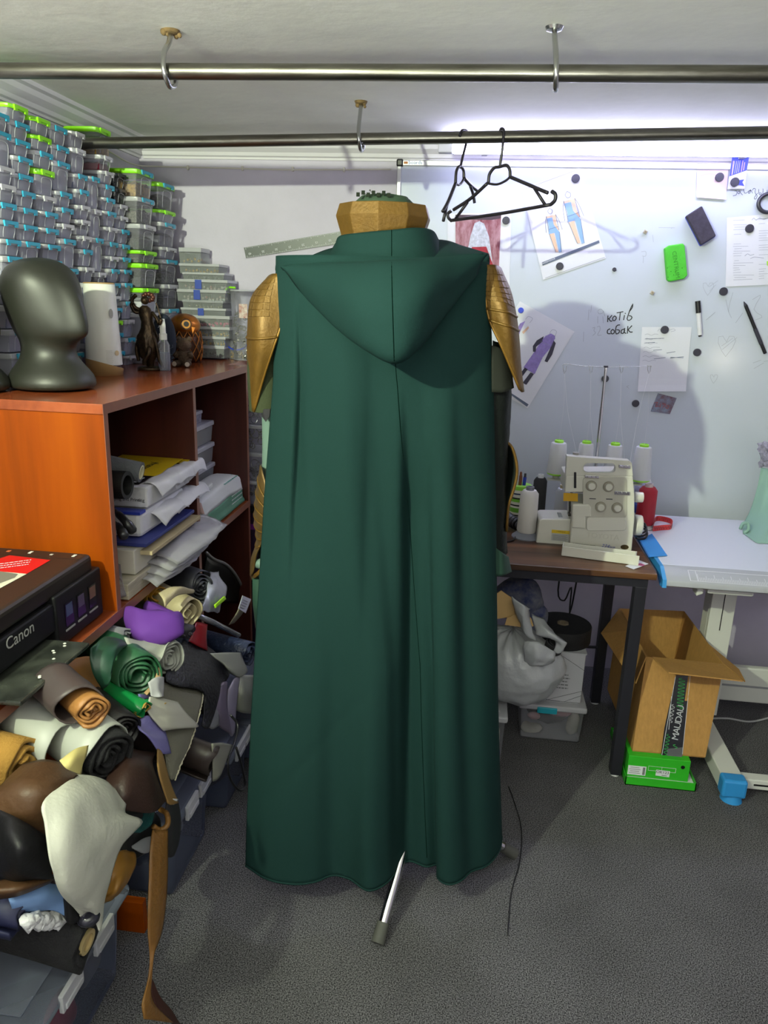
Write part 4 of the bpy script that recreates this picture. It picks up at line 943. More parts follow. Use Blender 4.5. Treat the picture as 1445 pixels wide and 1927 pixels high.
netR = [P3([(942, 505, 1.79), (938, 502, 1.745), (930, 499, 1.71), (916, 498, 1.70)]),
        P3([(956, 540, 1.80), (958, 545, 1.745), (940, 543, 1.69), (912, 540, 1.695)]),
        P3([(966, 585, 1.80), (969, 590, 1.745), (950, 578, 1.68), (915, 570, 1.69)]),
        P3([(972, 630, 1.80), (975, 634, 1.745), (958, 622, 1.68), (922, 605, 1.69)]),
        P3([(974, 685, 1.79), (979, 688, 1.745), (965, 680, 1.70), (945, 655, 1.69)]),
        P3([(981, 733, 1.76), (985, 736, 1.745), (983, 738, 1.725), (978, 733, 1.71)])]
pauldron(netR, 'right gold shoulder guard with two raised bands, nearer the whiteboard', (.03, .36, 6, .4, .98, 6), (.44, .56), 1)
# ---------------------------------------------------------------- jacket sleeves and bracers
m_olive = mat('olive cloth', '272f14', .85, bump=.15, bscale=300)
m_pale = mat('pale green sleeve', '5c736a', .8)
m_gb = mat('green black leather', '0b110e', .6, spec=.2, bump=.2, bscale=120)
def arm(pts, rs, sq=1.0):
    P = [PY(*q) for q in pts]; Q = smooth_path(P, 24)
    R_ = [Vector((r, 0, 0)) for r in rs]; R2 = [crline(R_, i/24).x for i in range(25)]
    return MB().tube(Q, R2, 18)
sl = emp('jacket_sleeve', PY(500, 1070, 1.75), 'left costume sleeve in olive and pale green cloth, beside the cabinet', 'sleeve', 'costume sleeves')
arm([(508, 640, 1.75), (503, 700, 1.75), (505, 772, 1.75)], [.048, .048, .046]).build('upper_sleeve', m_olive, sl, smooth=40)
arm([(511, 760, 1.75), (513, 860, 1.76), (510, 960, 1.77), (502, 1070, 1.77)], [.024, .026, .028, .024]).build('sleeve', m_pale, sl, smooth=40)
a, b = PY(494, 770, 1.705), PY(508, 770, 1.70)
MB().prism([a, b, PY(507, 783, 1.70), PY(500, 794, 1.70), PY(493, 784, 1.705)], (0, .004, 0)).build('black_tab', m_black, sl)
MB().tube([PY(478, 1062, 1.75), PY(490, 1060, 1.72), PY(505, 1066, 1.72)], [.010, .014, .014], 12).build('cuff', m_pale, sl, smooth=True)
MB().tube([PY(494, 1085, 1.75), PY(497, 1130, 1.76), PY(499, 1180, 1.76)], [.026, .03, .026], 14).build('glove', mat('deep green cloth', '14382b', .8), sl, smooth=True)
br = emp('gold_bracer', PY(485, 1040, 1.75), 'gold ribbed forearm guard on the left sleeve', 'armour')
netB = [P3([(497, 872, 1.80), (490, 876, 1.75), (492, 880, 1.71), (499, 905, 1.69)]),
        P3([(486, 930, 1.81), (482, 932, 1.75), (486, 935, 1.70), (500, 945, 1.68)]),
        P3([(482, 975, 1.81), (479, 978, 1.75), (484, 980, 1.70), (499, 985, 1.68)]),
        P3([(486, 1015, 1.80), (483, 1018, 1.75), (487, 1018, 1.71), (498, 1012, 1.69)]),
        P3([(478, 1050, 1.79), (473, 1052, 1.75), (476, 1052, 1.72), (484, 1040, 1.70)]),
        P3([(476, 1080, 1.77), (471, 1082, 1.75), (473, 1083, 1.73), (478, 1075, 1.72)])]
MB().grid(netfn(netB), 24, 14).build('guard', mat('dark bronze', '5f4a28', .45, .5), br, smooth=True, thick=.003)
fb = netfn(netB)
for k in range(7):
    u = .04+.092*k
    MB().tube([fb(min(1, u+.12*v/12), v/12)+Vector((-.001, -.003, 0)) for v in range(13)], [.0022]*12+[.003], 6).build('rib', m_goldp, br, smooth=True)
sheet('cuff_band', [P3([(472, 1083, 1.76), (484, 1076, 1.71), (497, 1060, 1.70)]), P3([(474, 1092, 1.76), (485, 1084, 1.708), (497, 1070, 1.70)])], m_goldp, br, 4, 10, .003)
sr = emp('jacket_sleeve', PY(945, 1075, 1.75), 'right costume sleeve in green-black leather, beside the sewing table', 'sleeve', 'costume sleeves')
sheet('sleeve', [P3([(928, 640, 1.72), (955, 655, 1.74), (963, 690, 1.80)]), P3([(925, 745, 1.715), (952, 745, 1.735), (962, 745, 1.80)]), P3([(925, 820, 1.72), (950, 830, 1.74), (957, 830, 1.80)]), P3([(925, 900, 1.73), (947, 905, 1.745), (954, 905, 1.80)]), P3([(925, 985, 1.73), (945, 990, 1.75), (952, 990, 1.80)]), P3([(925, 1040, 1.73), (948, 1046, 1.75), (955, 1040, 1.80)])], m_gb, sr, 30, 14, .003, .003, 30)
sheet('upper_flap', [P3([(925, 650, 1.70), (945, 660, 1.715), (962, 700, 1.74)]), P3([(925, 738, 1.70), (948, 738, 1.71), (966, 730, 1.74)])], mat('dark olive cloth', '171b12', .85), sr, 12, 10, .003)
sheet('cuff', [P3([(925, 1025, 1.715), (945, 1040, 1.73), (956, 1048, 1.80)]), P3([(925, 1085, 1.715), (948, 1082, 1.73), (962, 1076, 1.80)])], mat('deep green cloth', '14382b', .8), sr, 10, 10, .003)
el = emp('elbow_guard', PY(960, 935, 1.75), 'curved dark elbow guard with a gold rim behind the right sleeve', 'armour')
arc = P3([(948, 828, 1.77), (962, 840, 1.77), (970, 862, 1.77), (973, 888, 1.77), (969, 912, 1.77), (963, 932, 1.77), (957, 952, 1.77), (953, 1000, 1.77)])
arc = smooth_path(arc, 24)
inn = [p_+Vector((-.05, .01, 0)) for p_ in arc]
MB().grid(lambda u, v: arc[int(round(u*24))].lerp(inn[int(round(u*24))], v)+Vector((0, .03*math.sin(v*2), 0)), 24, 6).build('guard', m_gb, el, smooth=True, thick=.003)
MB().tube(arc, .0035, 8).build('gold_rim', m_goldp, el, smooth=True)
# ================================================================== FABRIC ROLLS IN THE LOWER CABINET
def Q(X, Y_, x): return PX(X*.339, 1040+Y_*.339, x)
def Q6(X, Y_, x): return PX(X*.339, 1450+Y_*.339, x)
def fab(name, col, rough=.6, **k): return mat('fabric '+name, col, rough, **k)
LEATHER = dict(bump=.12, bscale=220)
def roll(name, label, end, r, L, d, m, turns=3.2, sq=.85, thick=.004, core=None, ph=0, jag=.006, m_in=None, rin=.16, tail=0, cat='fabric roll', taper=0, clamp=True):
    B_ = end.copy(); a_ = Vector(d).normalized()
    while clamp and B_.z+r*sq*1.06 > .714 and B_.x > -.9: B_ = EYE+(B_-EYE)*1.004      # keep it under the shelf
    if clamp: B_.z = min(B_.z, .714-r*sq*1.06)
    L = min(L, (B_.x+1.34)/max(.2, a_.x)); A_ = B_-a_*L
    tt = Vector((0, 0, 1)); tt = (tt-a_*tt.dot(a_)).normalized(); ss = a_.cross(tt)
    t = emp(name, B_, label, cat, 'fabric rolls in the lower cabinet')
    nv = int(turns*22); th = 2*math.pi*turns
    seed = random.random()*100
    def fn(u, v):
        q = th*v; rr_ = r*(rin+(1-rin)*v)*(1+.03*math.sin(q*1.7+seed))*(1+taper*(1-u))
        pos = A_.lerp(B_, u)+a_*(jag*u*math.sin(q*.9+seed)+.004*u*math.sin(q*3.1+seed))
        if tail and v > .96:
            pass
        w_ = noise.noise(Vector((u*3, q*.5, seed)))*r*.05
        return pos+ss*((rr_+w_)*math.cos(q+ph))+tt*((rr_+w_)*sq*math.sin(q+ph))
    MB().grid(fn, 10, nv).build('rolled_cloth', m, t, smooth=True, thick=thick)
    if tail:
        e_ = [fn(i/10, 1) for i in range(11)]; q = th+ph; tang = (ss*-math.sin(q)+tt*sq*math.cos(q)).normalized()
        dn = Vector((0, 0, -1))
        MB().grid(lambda u, v: e_[int(round(u*10))]+tang*(tail*v*.7)+dn*(tail*v*v*.9)+a_*(.012*v*math.sin(u*3)), 10, 8).build('loose_edge', m, t, smooth=True, thick=thick)
    if core: MB().lathe([(r*rin*1.1, 0), (r*rin*1.1, .006), (r*rin*.75, .006), (r*rin*.75, -.05)], B_-a_*.002, 20, M=a_.to_track_quat('Z', 'Y').to_matrix().to_4x4()).build('core', core, t, smooth=40)
    return t
D0 = (1, -.12, -.24)
m_crm = fab('cream vinyl', 'b3a684', .5, **LEATHER); m_gry = fab('charcoal vinyl', '3c3d44', .45); m_sil = fab('silver lining', '8f9096', .4)
roll('cloth_roll', 'mustard satin roll tucked right under the shelf', Q(885, 240, -.82), .040, .4, (1, -.7, -.02), fab('mustard satin', 'a87818', .4), 2.2, .8)
roll('cloth_roll', 'charcoal grey roll with a layered silver end', Q(1125, 195, -.79), .044, .44, (1, -.55, 0), m_gry, 4.2, 1.15, .003, ph=1)
roll('cloth_roll', 'cream vinyl roll with a folded-back corner', Q(1050, 335, -.77), .046, .44, (1, -.65, -.03), m_crm, 2.4, 1.05, .003, ph=2, tail=.05)
sheet_e = emp('vinyl_flap', Q(900, 250, -.79), 'cream vinyl corner folded over the mustard roll', 'fabric')
sheet('flap', [[Q(880, 225, -.80), Q(960, 190, -.79), Q(1075, 205, -.785)], [Q(905, 262, -.775), Q(1000, 195, -.77), Q(1080, 215, -.775)], [Q(915, 300, -.77), Q(980, 240, -.768), Q(1070, 225, -.775)]], m_crm, sheet_e, 10, 14, .002)
# silver foil pieces and neon strip
t = emp('foil_fabric', Q(1190, 250, -.77), 'crumpled silvery white foil fabric beside the charcoal roll', 'fabric')
m_foil = fab('silver foil', 'a9abb8', .3, metal=.3)
sheet('foil', [[Q(1165, 110, -.80), Q(1210, 100, -.80), Q(1205, 150, -.80)], [Q(1150, 200, -.77), Q(1200, 190, -.76), Q(1250, 190, -.77)], [Q(1130, 280, -.76), Q(1190, 260, -.75), Q(1250, 230, -.76)], [Q(1100, 320, -.76), Q(1170, 330, -.75), Q(1215, 330, -.76)]], m_foil, t, 18, 16, .002, .008, 30)
t = emp('neon_strip', Q(1220, 275, -.75), 'neon yellow-green strip on the silver foil fabric', 'strip')
sheet('strip', [[Q(1190, 290, -.742), Q(1245, 240, -.742)], [Q(1195, 308, -.740), Q(1252, 258, -.740)]], mat('neon green', 'a6e01a', .5), t, 4, 10, .004)
t = emp('foil_sheet', Q(1200, 420, -.74), 'rolled edge of a silver sheet pointing to the cloak', 'sheet')
MB().tube([Q(1090, 345, -.77), Q(1180, 385, -.75), Q(1325, 458, -.72)], [.008, .009, .008], 10).build('rolled_edge', fab('silver sheet', 'b3b5bd', .2, metal=.7), t, smooth=True)
# purple bundle
m_pur = fab('violet cloth', '5b2a88', .8)
t = emp('purple_cloth', Q(860, 400, -.76), 'bundled violet cloth lying below the shelf edge', 'fabric')
mm = MB(); c0 = Q(850, 392, -.79); mm.ball(c0, (.08, .075, .032), 36, 22, M=rotm('Y', .2))
for i, v in enumerate(mm.v):
    f = noise.noise_vector(v*15)*.024+noise.noise_vector(v*34)*.004; mm.v[i] = v+f
mm.build('bundle', m_pur, t, smooth=True)
roll('purple_roll_end', 'open folded end of the violet cloth', Q(958, 372, -.765), .024, .1, (1, -.6, -.03), m_pur, 2.2, 1.2, .003, cat='fabric')
# pale grey roll
m_pg = fab('pale grey vinyl', '9a9c94', .5, **LEATHER)
roll('cloth_roll', 'pale grey vinyl roll with a grey spiral end', Q(945, 590, -.735), .042, .5, (1, -.7, -.04), m_pg, 3.6, 1.25, .0035, ph=.6)
t = emp('vinyl_flap', Q(960, 470, -.75), 'curled flap of the pale grey vinyl roll', 'fabric')
sheet('flap', [[Q(690, 470, -.80), Q(800, 490, -.78), Q(900, 440, -.765), Q(975, 405, -.76), Q(1000, 415, -.755)], [Q(720, 540, -.785), Q(820, 545, -.76), Q(910, 500, -.745), Q(960, 460, -.74), Q(990, 440, -.738)], [Q(760, 620, -.775), Q(840, 625, -.755), Q(890, 600, -.735), Q(920, 520, -.730), Q(945, 500, -.728)]], m_pg, t, 14, 20, .003)
t = roll('cloth_roll', 'grey cloth roll end wedged under the shelf left of the violet cloth', Q(700, 455, -.80), .022, .3, (1, 0, -.1), fab('grey cloth', '6a6a70', .8), 2, .8)
# green roll
m_grn = fab('emerald vinyl', '2a5a3c', .42)
roll('cloth_roll', 'thick bottle-green vinyl roll with flat folded layers', Q(775, 690, -.735), .060, .45, (1, -.75, -.04), m_grn, 4.5, .98, .004, ph=2.6, rin=.25)
t = emp('green_vinyl', Q(600, 600, -.78), 'dark green vinyl sheet curling above the green roll', 'fabric')
sheet('sheet', [[Q(505, 530, -.80), Q(580, 470, -.815), Q(660, 480, -.815), Q(710, 505, -.80)], [Q(500, 600, -.80), Q(590, 540, -.78), Q(660, 510, -.775), Q(705, 515, -.79)], [Q(520, 680, -.79), Q(600, 640, -.765), Q(640, 560, -.765), Q(680, 530, -.78)], [Q(570, 760, -.78), Q(610, 720, -.76), Q(625, 620, -.76), Q(650, 560, -.77)]], fab('deep green vinyl', '1c4030', .45), t, 16, 18, .003)
# brown + grey roll
m_tan = fab('tan leather', '9a6a38', .5, **LEATHER); m_tau = fab('taupe leather', '433a3a', .5)
roll('cloth_roll', 'tan leather roll with a tight tan spiral end', Q(515, 880, -.690), .034, .13, (1, -.7, -.08), m_tan, 3.6, .95, .005, ph=1.5, clamp=False)
t = emp('leather_sheet', Q(450, 700, -.78), 'tan leather sheet standing behind the taupe roll', 'fabric')
sheet('sheet', [[Q(240, 690, -.845), Q(330, 620, -.85), Q(450, 580, -.85), Q(520, 578, -.845)], [Q(225, 770, -.835), Q(380, 670, -.83), Q(520, 640, -.83), Q(580, 700, -.82)], [Q(235, 850, -.83), Q(420, 750, -.82), Q(565, 740, -.81), Q(608, 800, -.80)], [Q(270, 890, -.825), Q(450, 830, -.81), Q(570, 850, -.80), Q(608, 890, -.79)]], m_tan, t, 16, 20, .003)
roll('leather_sheet', 'taupe leather sheet rolled around the tan roll', Q(440, 850, -.715), .044, .11, (1, -.7, -.08), m_tau, 1.02, .95, .003, ph=3.6, rin=.93, jag=.012, cat='fabric', clamp=False)
# white roll with black felt inside
m_wv = fab('white vinyl', 'a6a8a0', .5); m_bf = fab('black felt', '17171a', .95, bump=.4, bscale=200)
roll('cloth_roll', 'black felt roll end showing inside the white vinyl', Q(615, 1140, -.665), .050, .42, (1, -.55, -.12), m_bf, 3.4, 1.1, .006, ph=1.2)
roll('white_vinyl', 'white vinyl sheet wrapped over the black felt roll', Q(575, 1118, -.675), .060, .34, (1, -.55, -.12), m_wv, .92, 1.05, .003, ph=4.6, rin=.92, jag=.016, cat='fabric')
roll('white_vinyl', 'long white vinyl sheet lying across the lower left of the pile', Q(370, 1095, -.685), .050, .40, (1, -.5, -.14), m_wv, .8, .9, .003, ph=5.2, rin=.9, jag=.014, cat='fabric')
t = emp('lining_flap', Q(410, 1130, -.64), 'pale yellow underside of the folded white vinyl', 'fabric')
sheet('sheet', [[Q(490, 1070, -.635), Q(480, 1120, -.628), Q(455, 1180, -.628)], [Q(420, 1090, -.64), Q(410, 1150, -.63), Q(450, 1225, -.628)], [Q(330, 1155, -.65), Q(370, 1200, -.635), Q(440, 1228, -.63)]], fab('yellow lining', 'b5a86a', .7), t, 10, 10, .002)
roll('cloth_roll', 'pale vinyl roll peeking out left of the printer tray', Q(190, 850, -.775), .018, .15, (1, -.6, -.05), m_wv, 1.6, 1, .003)
# mustard felt fold at the left
m_felt = fab('mustard felt', '9c7430', .9, bump=.3, bscale=200)
roll('cloth_roll', 'mustard felt folded roll at the left picture edge', Q(140, 1190, -.72), .05, .4, (1, -.1, -.1), m_felt, 2.6, 1.15, .008, ph=.8, rin=.3)
# ribbed black roll, green satin pair, lilac
roll('cloth_roll', 'ribbed black leather roll below the green one', Q(690, 985, -.70), .042, .4, (1, -.7, -.05), fab('black leather', '1a1818', .4, **LEATHER), 4, 1, .005, ph=1)
m_sat = fab('green satin', '12793c', .25); m_ged = fab('gold edge', 'a8873a', .5)
for X_, Y_, lb in ((800, 875, 'bright green satin roll with a gold inner edge'), (895, 865, 'smaller bright green satin roll right of its twin')):
    e = Q(X_, Y_, -.69); roll('satin_roll', lb, e, .022, .3, (1, -.5, -.05), m_sat, 1.4, .9, .002, ph=1, rin=.6); roll('satin_lining', 'gold lining of the '+lb.split(' with')[0].split(' right')[0]+(' on the left' if X_ == 800 else ' on the right'), e+Vector((.001, 0, 0)), .0195, .06, (1, -.5, -.05), m_ged, 1.1, .9, .002, ph=1.2, rin=.75, cat='fabric')
t = emp('lilac_leather', Q(870, 1000, -.66), 'lilac leather tongue drooping over the brown leather', 'fabric')
sheet('sheet', [[Q(765, 930, -.70), Q(820, 905, -.69), Q(885, 925, -.69)], [Q(770, 975, -.675), Q(830, 990, -.672), Q(910, 980, -.672)], [Q(820, 1020, -.655), Q(870, 1040, -.65), Q(930, 1040, -.655)], [Q(880, 1110, -.645), Q(915, 1118, -.64), Q(948, 1115, -.645)]], fab('lilac leather', '7a74b0', .45, **LEATHER), t, 16, 12, .003)
t = emp('lilac_leather', Q(800, 800, -.70), 'small lilac scrap beside the green satin', 'fabric')
sheet('sheet', [[Q(770, 785, -.715), Q(840, 790, -.715)], [Q(775, 815, -.712), Q(835, 810, -.712)]], fab('lilac leather', '7a74b0', .45, **LEATHER), t, 4, 6, .003)
t = emp('cream_cloth', Q(860, 720, -.71), 'pale peach and white cloth wedged below the grey roll', 'fabric')
sheet('peach', [[Q(800, 780, -.72), Q(850, 720, -.715), Q(885, 620, -.715)], [Q(815, 790, -.71), Q(870, 730, -.705), Q(900, 660, -.71)]], fab('peach', 'b3936a', .6), t, 6, 10, .003)
sheet('white', [[Q(830, 720, -.705), Q(870, 690, -.70), Q(905, 690, -.70)], [Q(835, 790, -.70), Q(880, 760, -.69), Q(905, 730, -.695)], [Q(850, 800, -.695), Q(890, 800, -.685), Q(910, 800, -.69)]], fab('white cloth', 'a9a9ac', .8), t, 10, 10, .003, .005, 40)
# olive canvas + ivory sheet
m_can = fab('olive grey canvas', '69675a', .9, bump=.3, bscale=400); m_fray = fab('frayed edge', 'b3ad94', .9)
t = emp('canvas_sheet', Q(1000, 900, -.68), 'olive grey canvas with a frayed pale edge hanging from the pile', 'fabric')
net = [[Q(900, 720, -.74), Q(1010, 745, -.72), Q(1130, 755, -.70)], [Q(890, 830, -.72), Q(1000, 850, -.69), Q(1115, 850, -.675)], [Q(890, 940, -.69), Q(990, 960, -.67), Q(1085, 965, -.66)], [Q(900, 1060, -.67), Q(990, 1060, -.65), Q(1050, 1070, -.645)], [Q(920, 1160, -.655), Q(960, 1180, -.64), Q(1000, 1180, -.635)], [Q(930, 1240, -.645), Q(950, 1260, -.632), Q(968, 1260, -.63)]]
sheet('canvas', net, m_can, t, 24, 16, .002); fn = netfn(net)
MB().tube([fn(i/60, 1)+Vector((.001, 0, 0))+noise.noise_vector(Vector((i*.9, 0, 0)))*.003 for i in range(61)], .0022, 5).build('frayed_edge', m_fray, t, smooth=True)
t = emp('ivory_sheet', Q(980, 920, -.66), 'ivory vinyl triangle lying over the olive canvas', 'fabric')
sheet('sheet', [[Q(830, 800, -.70), Q(900, 810, -.69), Q(985, 830, -.68)], [Q(820, 880, -.69), Q(930, 890, -.67), Q(1040, 900, -.662)], [Q(880, 960, -.67), Q(960, 965, -.655), Q(1100, 962, -.65)], [Q(905, 988, -.665), Q(970, 978, -.655), Q(1060, 970, -.652)]], fab('ivory vinyl', 'b5b3a6', .45), t, 14, 18, .003)
# black embossed leather
m_emb = fab('embossed black leather', '1b1b20', .35, bump=.5, bscale=120)
t = emp('embossed_leather', Q(1100, 700, -.70), 'black embossed leather hanging over the pile beside the cloak', 'fabric')
sheet('sheet', [[Q(915, 690, -.74), Q(960, 560, -.76), Q(1040, 480, -.77), Q(1120, 500, -.76)], [Q(930, 720, -.73), Q(1010, 640, -.73), Q(1120, 570, -.735), Q(1200, 560, -.735)], [Q(1000, 745, -.71), Q(1080, 720, -.70), Q(1180, 650, -.70), Q(1270, 660, -.70)], [Q(1120, 765, -.69), Q(1150, 790, -.68), Q(1200, 740, -.68), Q(1250, 720, -.685)], [Q(1130, 880, -.68), Q(1160, 900, -.67), Q(1195, 860, -.67), Q(1215, 800, -.675)], [Q(1120, 960, -.675), Q(1145, 980, -.665), Q(1165, 960, -.665), Q(1180, 900, -.67)]], m_emb, t, 22, 22, .003)
for X_, Y_ in ((1160, 712), (1178, 708), (1172, 728), (1185, 735)):
    MB().ball(Q(X_, Y_, -.692), .003, 6, 5).build('white_speck', m_paper, t)
t = emp('red_sheet', Q(1100, 460, -.74), 'red vinyl piece standing behind the embossed leather', 'fabric')
sheet('sheet', [[Q(1085, 385, -.77), Q(1120, 390, -.76), Q(1150, 400, -.755)], [Q(1065, 450, -.765), Q(1110, 470, -.75), Q(1145, 470, -.745)], [Q(1045, 490, -.76), Q(1100, 520, -.745), Q(1150, 545, -.74)]], fab('red vinyl', '8a1018', .35), t, 10, 10, .003)
roll('cloth_roll', 'striped dark roll end under the cream vinyl', Q(1060, 440, -.745), .022, .3, (1, -.1, -.1), fab('dark stripes', '3a3640', .5), 4, 1, .002)
m_nvy = fab('navy scaled leather', '27304a', .35, bump=.6, bscale=90)
roll('cloth_roll', 'navy scaled leather roll reaching the cloak', Q(1385, 560, -.66), .042, .42, (1, -.3, -.02), m_nvy, 2.6, 1, .004, ph=1)
roll('cloth_roll', 'dull blue cloth roll behind the red piece', Q(1030, 490, -.765), .03, .3, (1, -.1, -.2), fab('dull blue', '333c55', .6), 2, 1)
t = emp('pearl_satin', Q(1280, 620, -.68), 'pearly satin fold draped over the embossed leather', 'fabric')
m_prl = fab('pearl satin', 'a3a698', .3, metal=.2)
sheet('sheet', [[Q(1165, 560, -.72), Q(1240, 555, -.70), Q(1335, 555, -.68)], [Q(1200, 590, -.705), Q(1270, 610, -.685), Q(1350, 600, -.67)], [Q(1240, 620, -.695), Q(1280, 650, -.675), Q(1372, 660, -.66)], [Q(1270, 665, -.69), Q(1310, 685, -.67), Q(1330, 690, -.665)]], m_prl, t, 14, 14, .003)
t = emp('pearl_satin', Q(1355, 800, -.66), 'pale satin roll side touching the cloak', 'fabric')
sheet('sheet', [[Q(1310, 690, -.68), Q(1350, 680, -.665), Q(1420, 680, -.66)], [Q(1305, 780, -.675), Q(1350, 780, -.655), Q(1420, 780, -.655)], [Q(1300, 870, -.68), Q(1350, 890, -.66), Q(1420, 895, -.66)]], m_prl, t, 12, 12, .003)
t = emp('mauve_vinyl', Q(1240, 880, -.66), 'mauve grey vinyl strips hanging below the pearly satin', 'fabric')
m_mau = fab('mauve vinyl', '6c6274', .4)
sheet('strip', [[Q(1205, 760, -.685), Q(1235, 720, -.68), Q(1260, 715, -.68)], [Q(1190, 860, -.675), Q(1225, 860, -.665), Q(1260, 850, -.665)], [Q(1200, 950, -.67), Q(1235, 980, -.66), Q(1285, 1010, -.655)]], m_mau, t, 14, 8, .003)
sheet('strip', [[Q(1265, 760, -.675), Q(1300, 700, -.67), Q(1330, 690, -.67)], [Q(1260, 880, -.665), Q(1290, 880, -.66), Q(1310, 860, -.66)], [Q(1270, 1000, -.66), Q(1285, 1020, -.655), Q(1300, 1000, -.655)]], fab('pale mauve', '8d8798', .4), t, 14, 8, .003)
sheet('strip', [[Q(1175, 800, -.68), Q(1195, 850, -.675), Q(1215, 800, -.675)], [Q(1145, 960, -.67), Q(1180, 980, -.66), Q(1215, 960, -.66)]], fab('grey vinyl', '77787c', .4), t, 10, 8, .003)
# dark brown roll with grey flap
m_dbr = fab('dark brown vinyl', '2c2421', .4)
roll('cloth_roll', 'dark brown vinyl roll near the clear tub', Q(1185, 1165, -.60), .042, .28, (1, -.12, -.2), m_dbr, 1.6, 1.25, .003, ph=2, rin=.5)
t = emp('lining_flap', Q(1230, 1150, -.58), 'grey frayed lining flap opening from the dark brown roll', 'fabric')
sheet('flap', [[Q(1175, 1060, -.60), Q(1230, 1055, -.595), Q(1292, 1068, -.59)], [Q(1180, 1150, -.597), Q(1220, 1150, -.59), Q(1270, 1120, -.587)], [Q(1180, 1270, -.60), Q(1205, 1260, -.592), Q(1225, 1235, -.59)]], fab('grey canvas', '77776c', .9), t, 12, 10, .002)
# brown leathers
m_bl = fab('chestnut leather', '2e1e19', .45, spec=.35, **LEATHER); m_brn = fab('bronze brown leather', '4a331f', .48, spec=.35, bump=.2, bscale=60)
t = emp('brown_leather', Q(780, 1250, -.62), 'shiny dark brown leather hanging in a broad curve', 'fabric')
sheet('sheet', [[Q(600, 1180, -.69), Q(690, 1095, -.68), Q(800, 1085, -.665), Q(880, 1090, -.65)], [Q(600, 1290, -.66), Q(700, 1200, -.635), Q(800, 1180, -.62), Q(870, 1180, -.62)], [Q(610, 1380, -.645), Q(710, 1330, -.615), Q(820, 1320, -.60), Q(895, 1310, -.60)], [Q(640, 1420, -.645), Q(720, 1420, -.612), Q(840, 1430, -.597), Q(925, 1400, -.595)]], m_bl, t, 24, 24, .003, .014, 9)
t = emp('lining_flap', Q(890, 1250, -.60), 'tan lining edge along the dark brown leather', 'fabric')
sheet('edge', [[Q(872, 1090, -.645), Q(890, 1100, -.64), Q(905, 1130, -.64)], [Q(880, 1220, -.61), Q(915, 1240, -.61), Q(945, 1280, -.61)], [Q(930, 1390, -.592), Q(950, 1400, -.592), Q(990, 1390, -.595)]], fab('tan lining', '8a6a3a', .6), t, 14, 8, .003)
t = emp('brown_leather', Q6(200, 150, -.66), 'bronze brown leather with a soft highlight, left of the white leather', 'fabric')
sheet('sheet', [[Q(150, 1180, -.74), Q(260, 1150, -.71), Q(360, 1190, -.69), Q(430, 1240, -.68)], [Q6(0, 120, -.74), Q6(130, 70, -.69), Q6(260, 60, -.66), Q6(380, 60, -.655)], [Q6(-20, 220, -.73), Q6(130, 220, -.675), Q6(240, 200, -.65), Q6(300, 200, -.65)], [Q6(-20, 260, -.73), Q6(130, 300, -.68), Q6(230, 340, -.66), Q6(270, 360, -.66)]], m_brn, t, 24, 24, .003, .016, 9)
# white leather drape
m_wl = fab('white leather', 'c0c1b4', .5, bump=.15, bscale=90)
t = emp('white_leather', Q6(450, 400, -.60), 'large white leather hide draped over the front of the pile', 'fabric')
sheet('hide', [[Q6(330, 90, -.655), Q6(400, 30, -.66), Q6(500, 30, -.655), Q6(600, 70, -.645), Q6(680, 140, -.64)],
               [Q6(240, 180, -.635), Q6(380, 130, -.62), Q6(500, 120, -.615), Q6(620, 150, -.61), Q6(698, 180, -.62)],
               [Q6(255, 290, -.62), Q6(380, 260, -.60), Q6(500, 250, -.595), Q6(620, 240, -.592), Q6(700, 240, -.605)],
               [Q6(268, 420, -.61), Q6(380, 400, -.59), Q6(500, 380, -.585), Q6(640, 310, -.58), Q6(785, 288, -.585)],
               [Q6(285, 530, -.605), Q6(380, 520, -.588), Q6(480, 510, -.582), Q6(600, 440, -.58), Q6(680, 400, -.585)],
               [Q6(320, 640, -.605), Q6(390, 640, -.59), Q6(470, 640, -.585), Q6(560, 600, -.585), Q6(630, 520, -.59)],
               [Q6(380, 720, -.608), Q6(430, 730, -.598), Q6(490, 730, -.592), Q6(545, 720, -.592), Q6(595, 640, -.595)],
               [Q6(440, 790, -.612), Q6(480, 775, -.606), Q6(520, 790, -.60), Q6(550, 840, -.598), Q6(572, 760, -.60)],
               [Q6(445, 805, -.614), Q6(485, 780, -.61), Q6(520, 800, -.604), Q6(545, 890, -.60), Q6(562, 830, -.602)]], m_wl, t, 40, 30, .003, .004, 18)
# black leather + scraps below
m_blk = fab('soft black leather', '131316', .5, spec=.35, bump=.15, bscale=60)
t = emp('black_leather', Q6(120, 450, -.66), 'soft black leather piece at the left picture edge', 'fabric')
sheet('sheet', [[Q6(-40, 200, -.74), Q6(80, 260, -.68), Q6(180, 320, -.655), Q6(260, 370, -.645)], [Q6(-40, 380, -.72), Q6(80, 420, -.65), Q6(180, 430, -.635), Q6(275, 450, -.63)], [Q6(-40, 520, -.72), Q6(80, 570, -.66), Q6(180, 570, -.645), Q6(290, 580, -.63)], [Q6(-40, 600, -.73), Q6(80, 620, -.68), Q6(180, 600, -.66), Q6(300, 600, -.645)]], m_blk, t, 16, 18, .003, .004, 20)
t = emp('brown_leather', Q6(100, 640, -.68), 'narrow bronze leather edge under the soft black leather', 'fabric')
sheet('edge', [[Q6(-30, 620, -.71), Q6(120, 590, -.675), Q6(260, 580, -.655)], [Q6(-30, 670, -.69), Q6(120, 650, -.655), Q6(290, 600, -.64)], [Q6(-30, 715, -.70), Q6(110, 690, -.665), Q6(280, 620, -.65)]], m_brn, t, 10, 16, .003)
t = emp('blue_cloth', Q6(200, 700, -.66), 'light blue cloth scrap under the leathers at lower left', 'fabric')
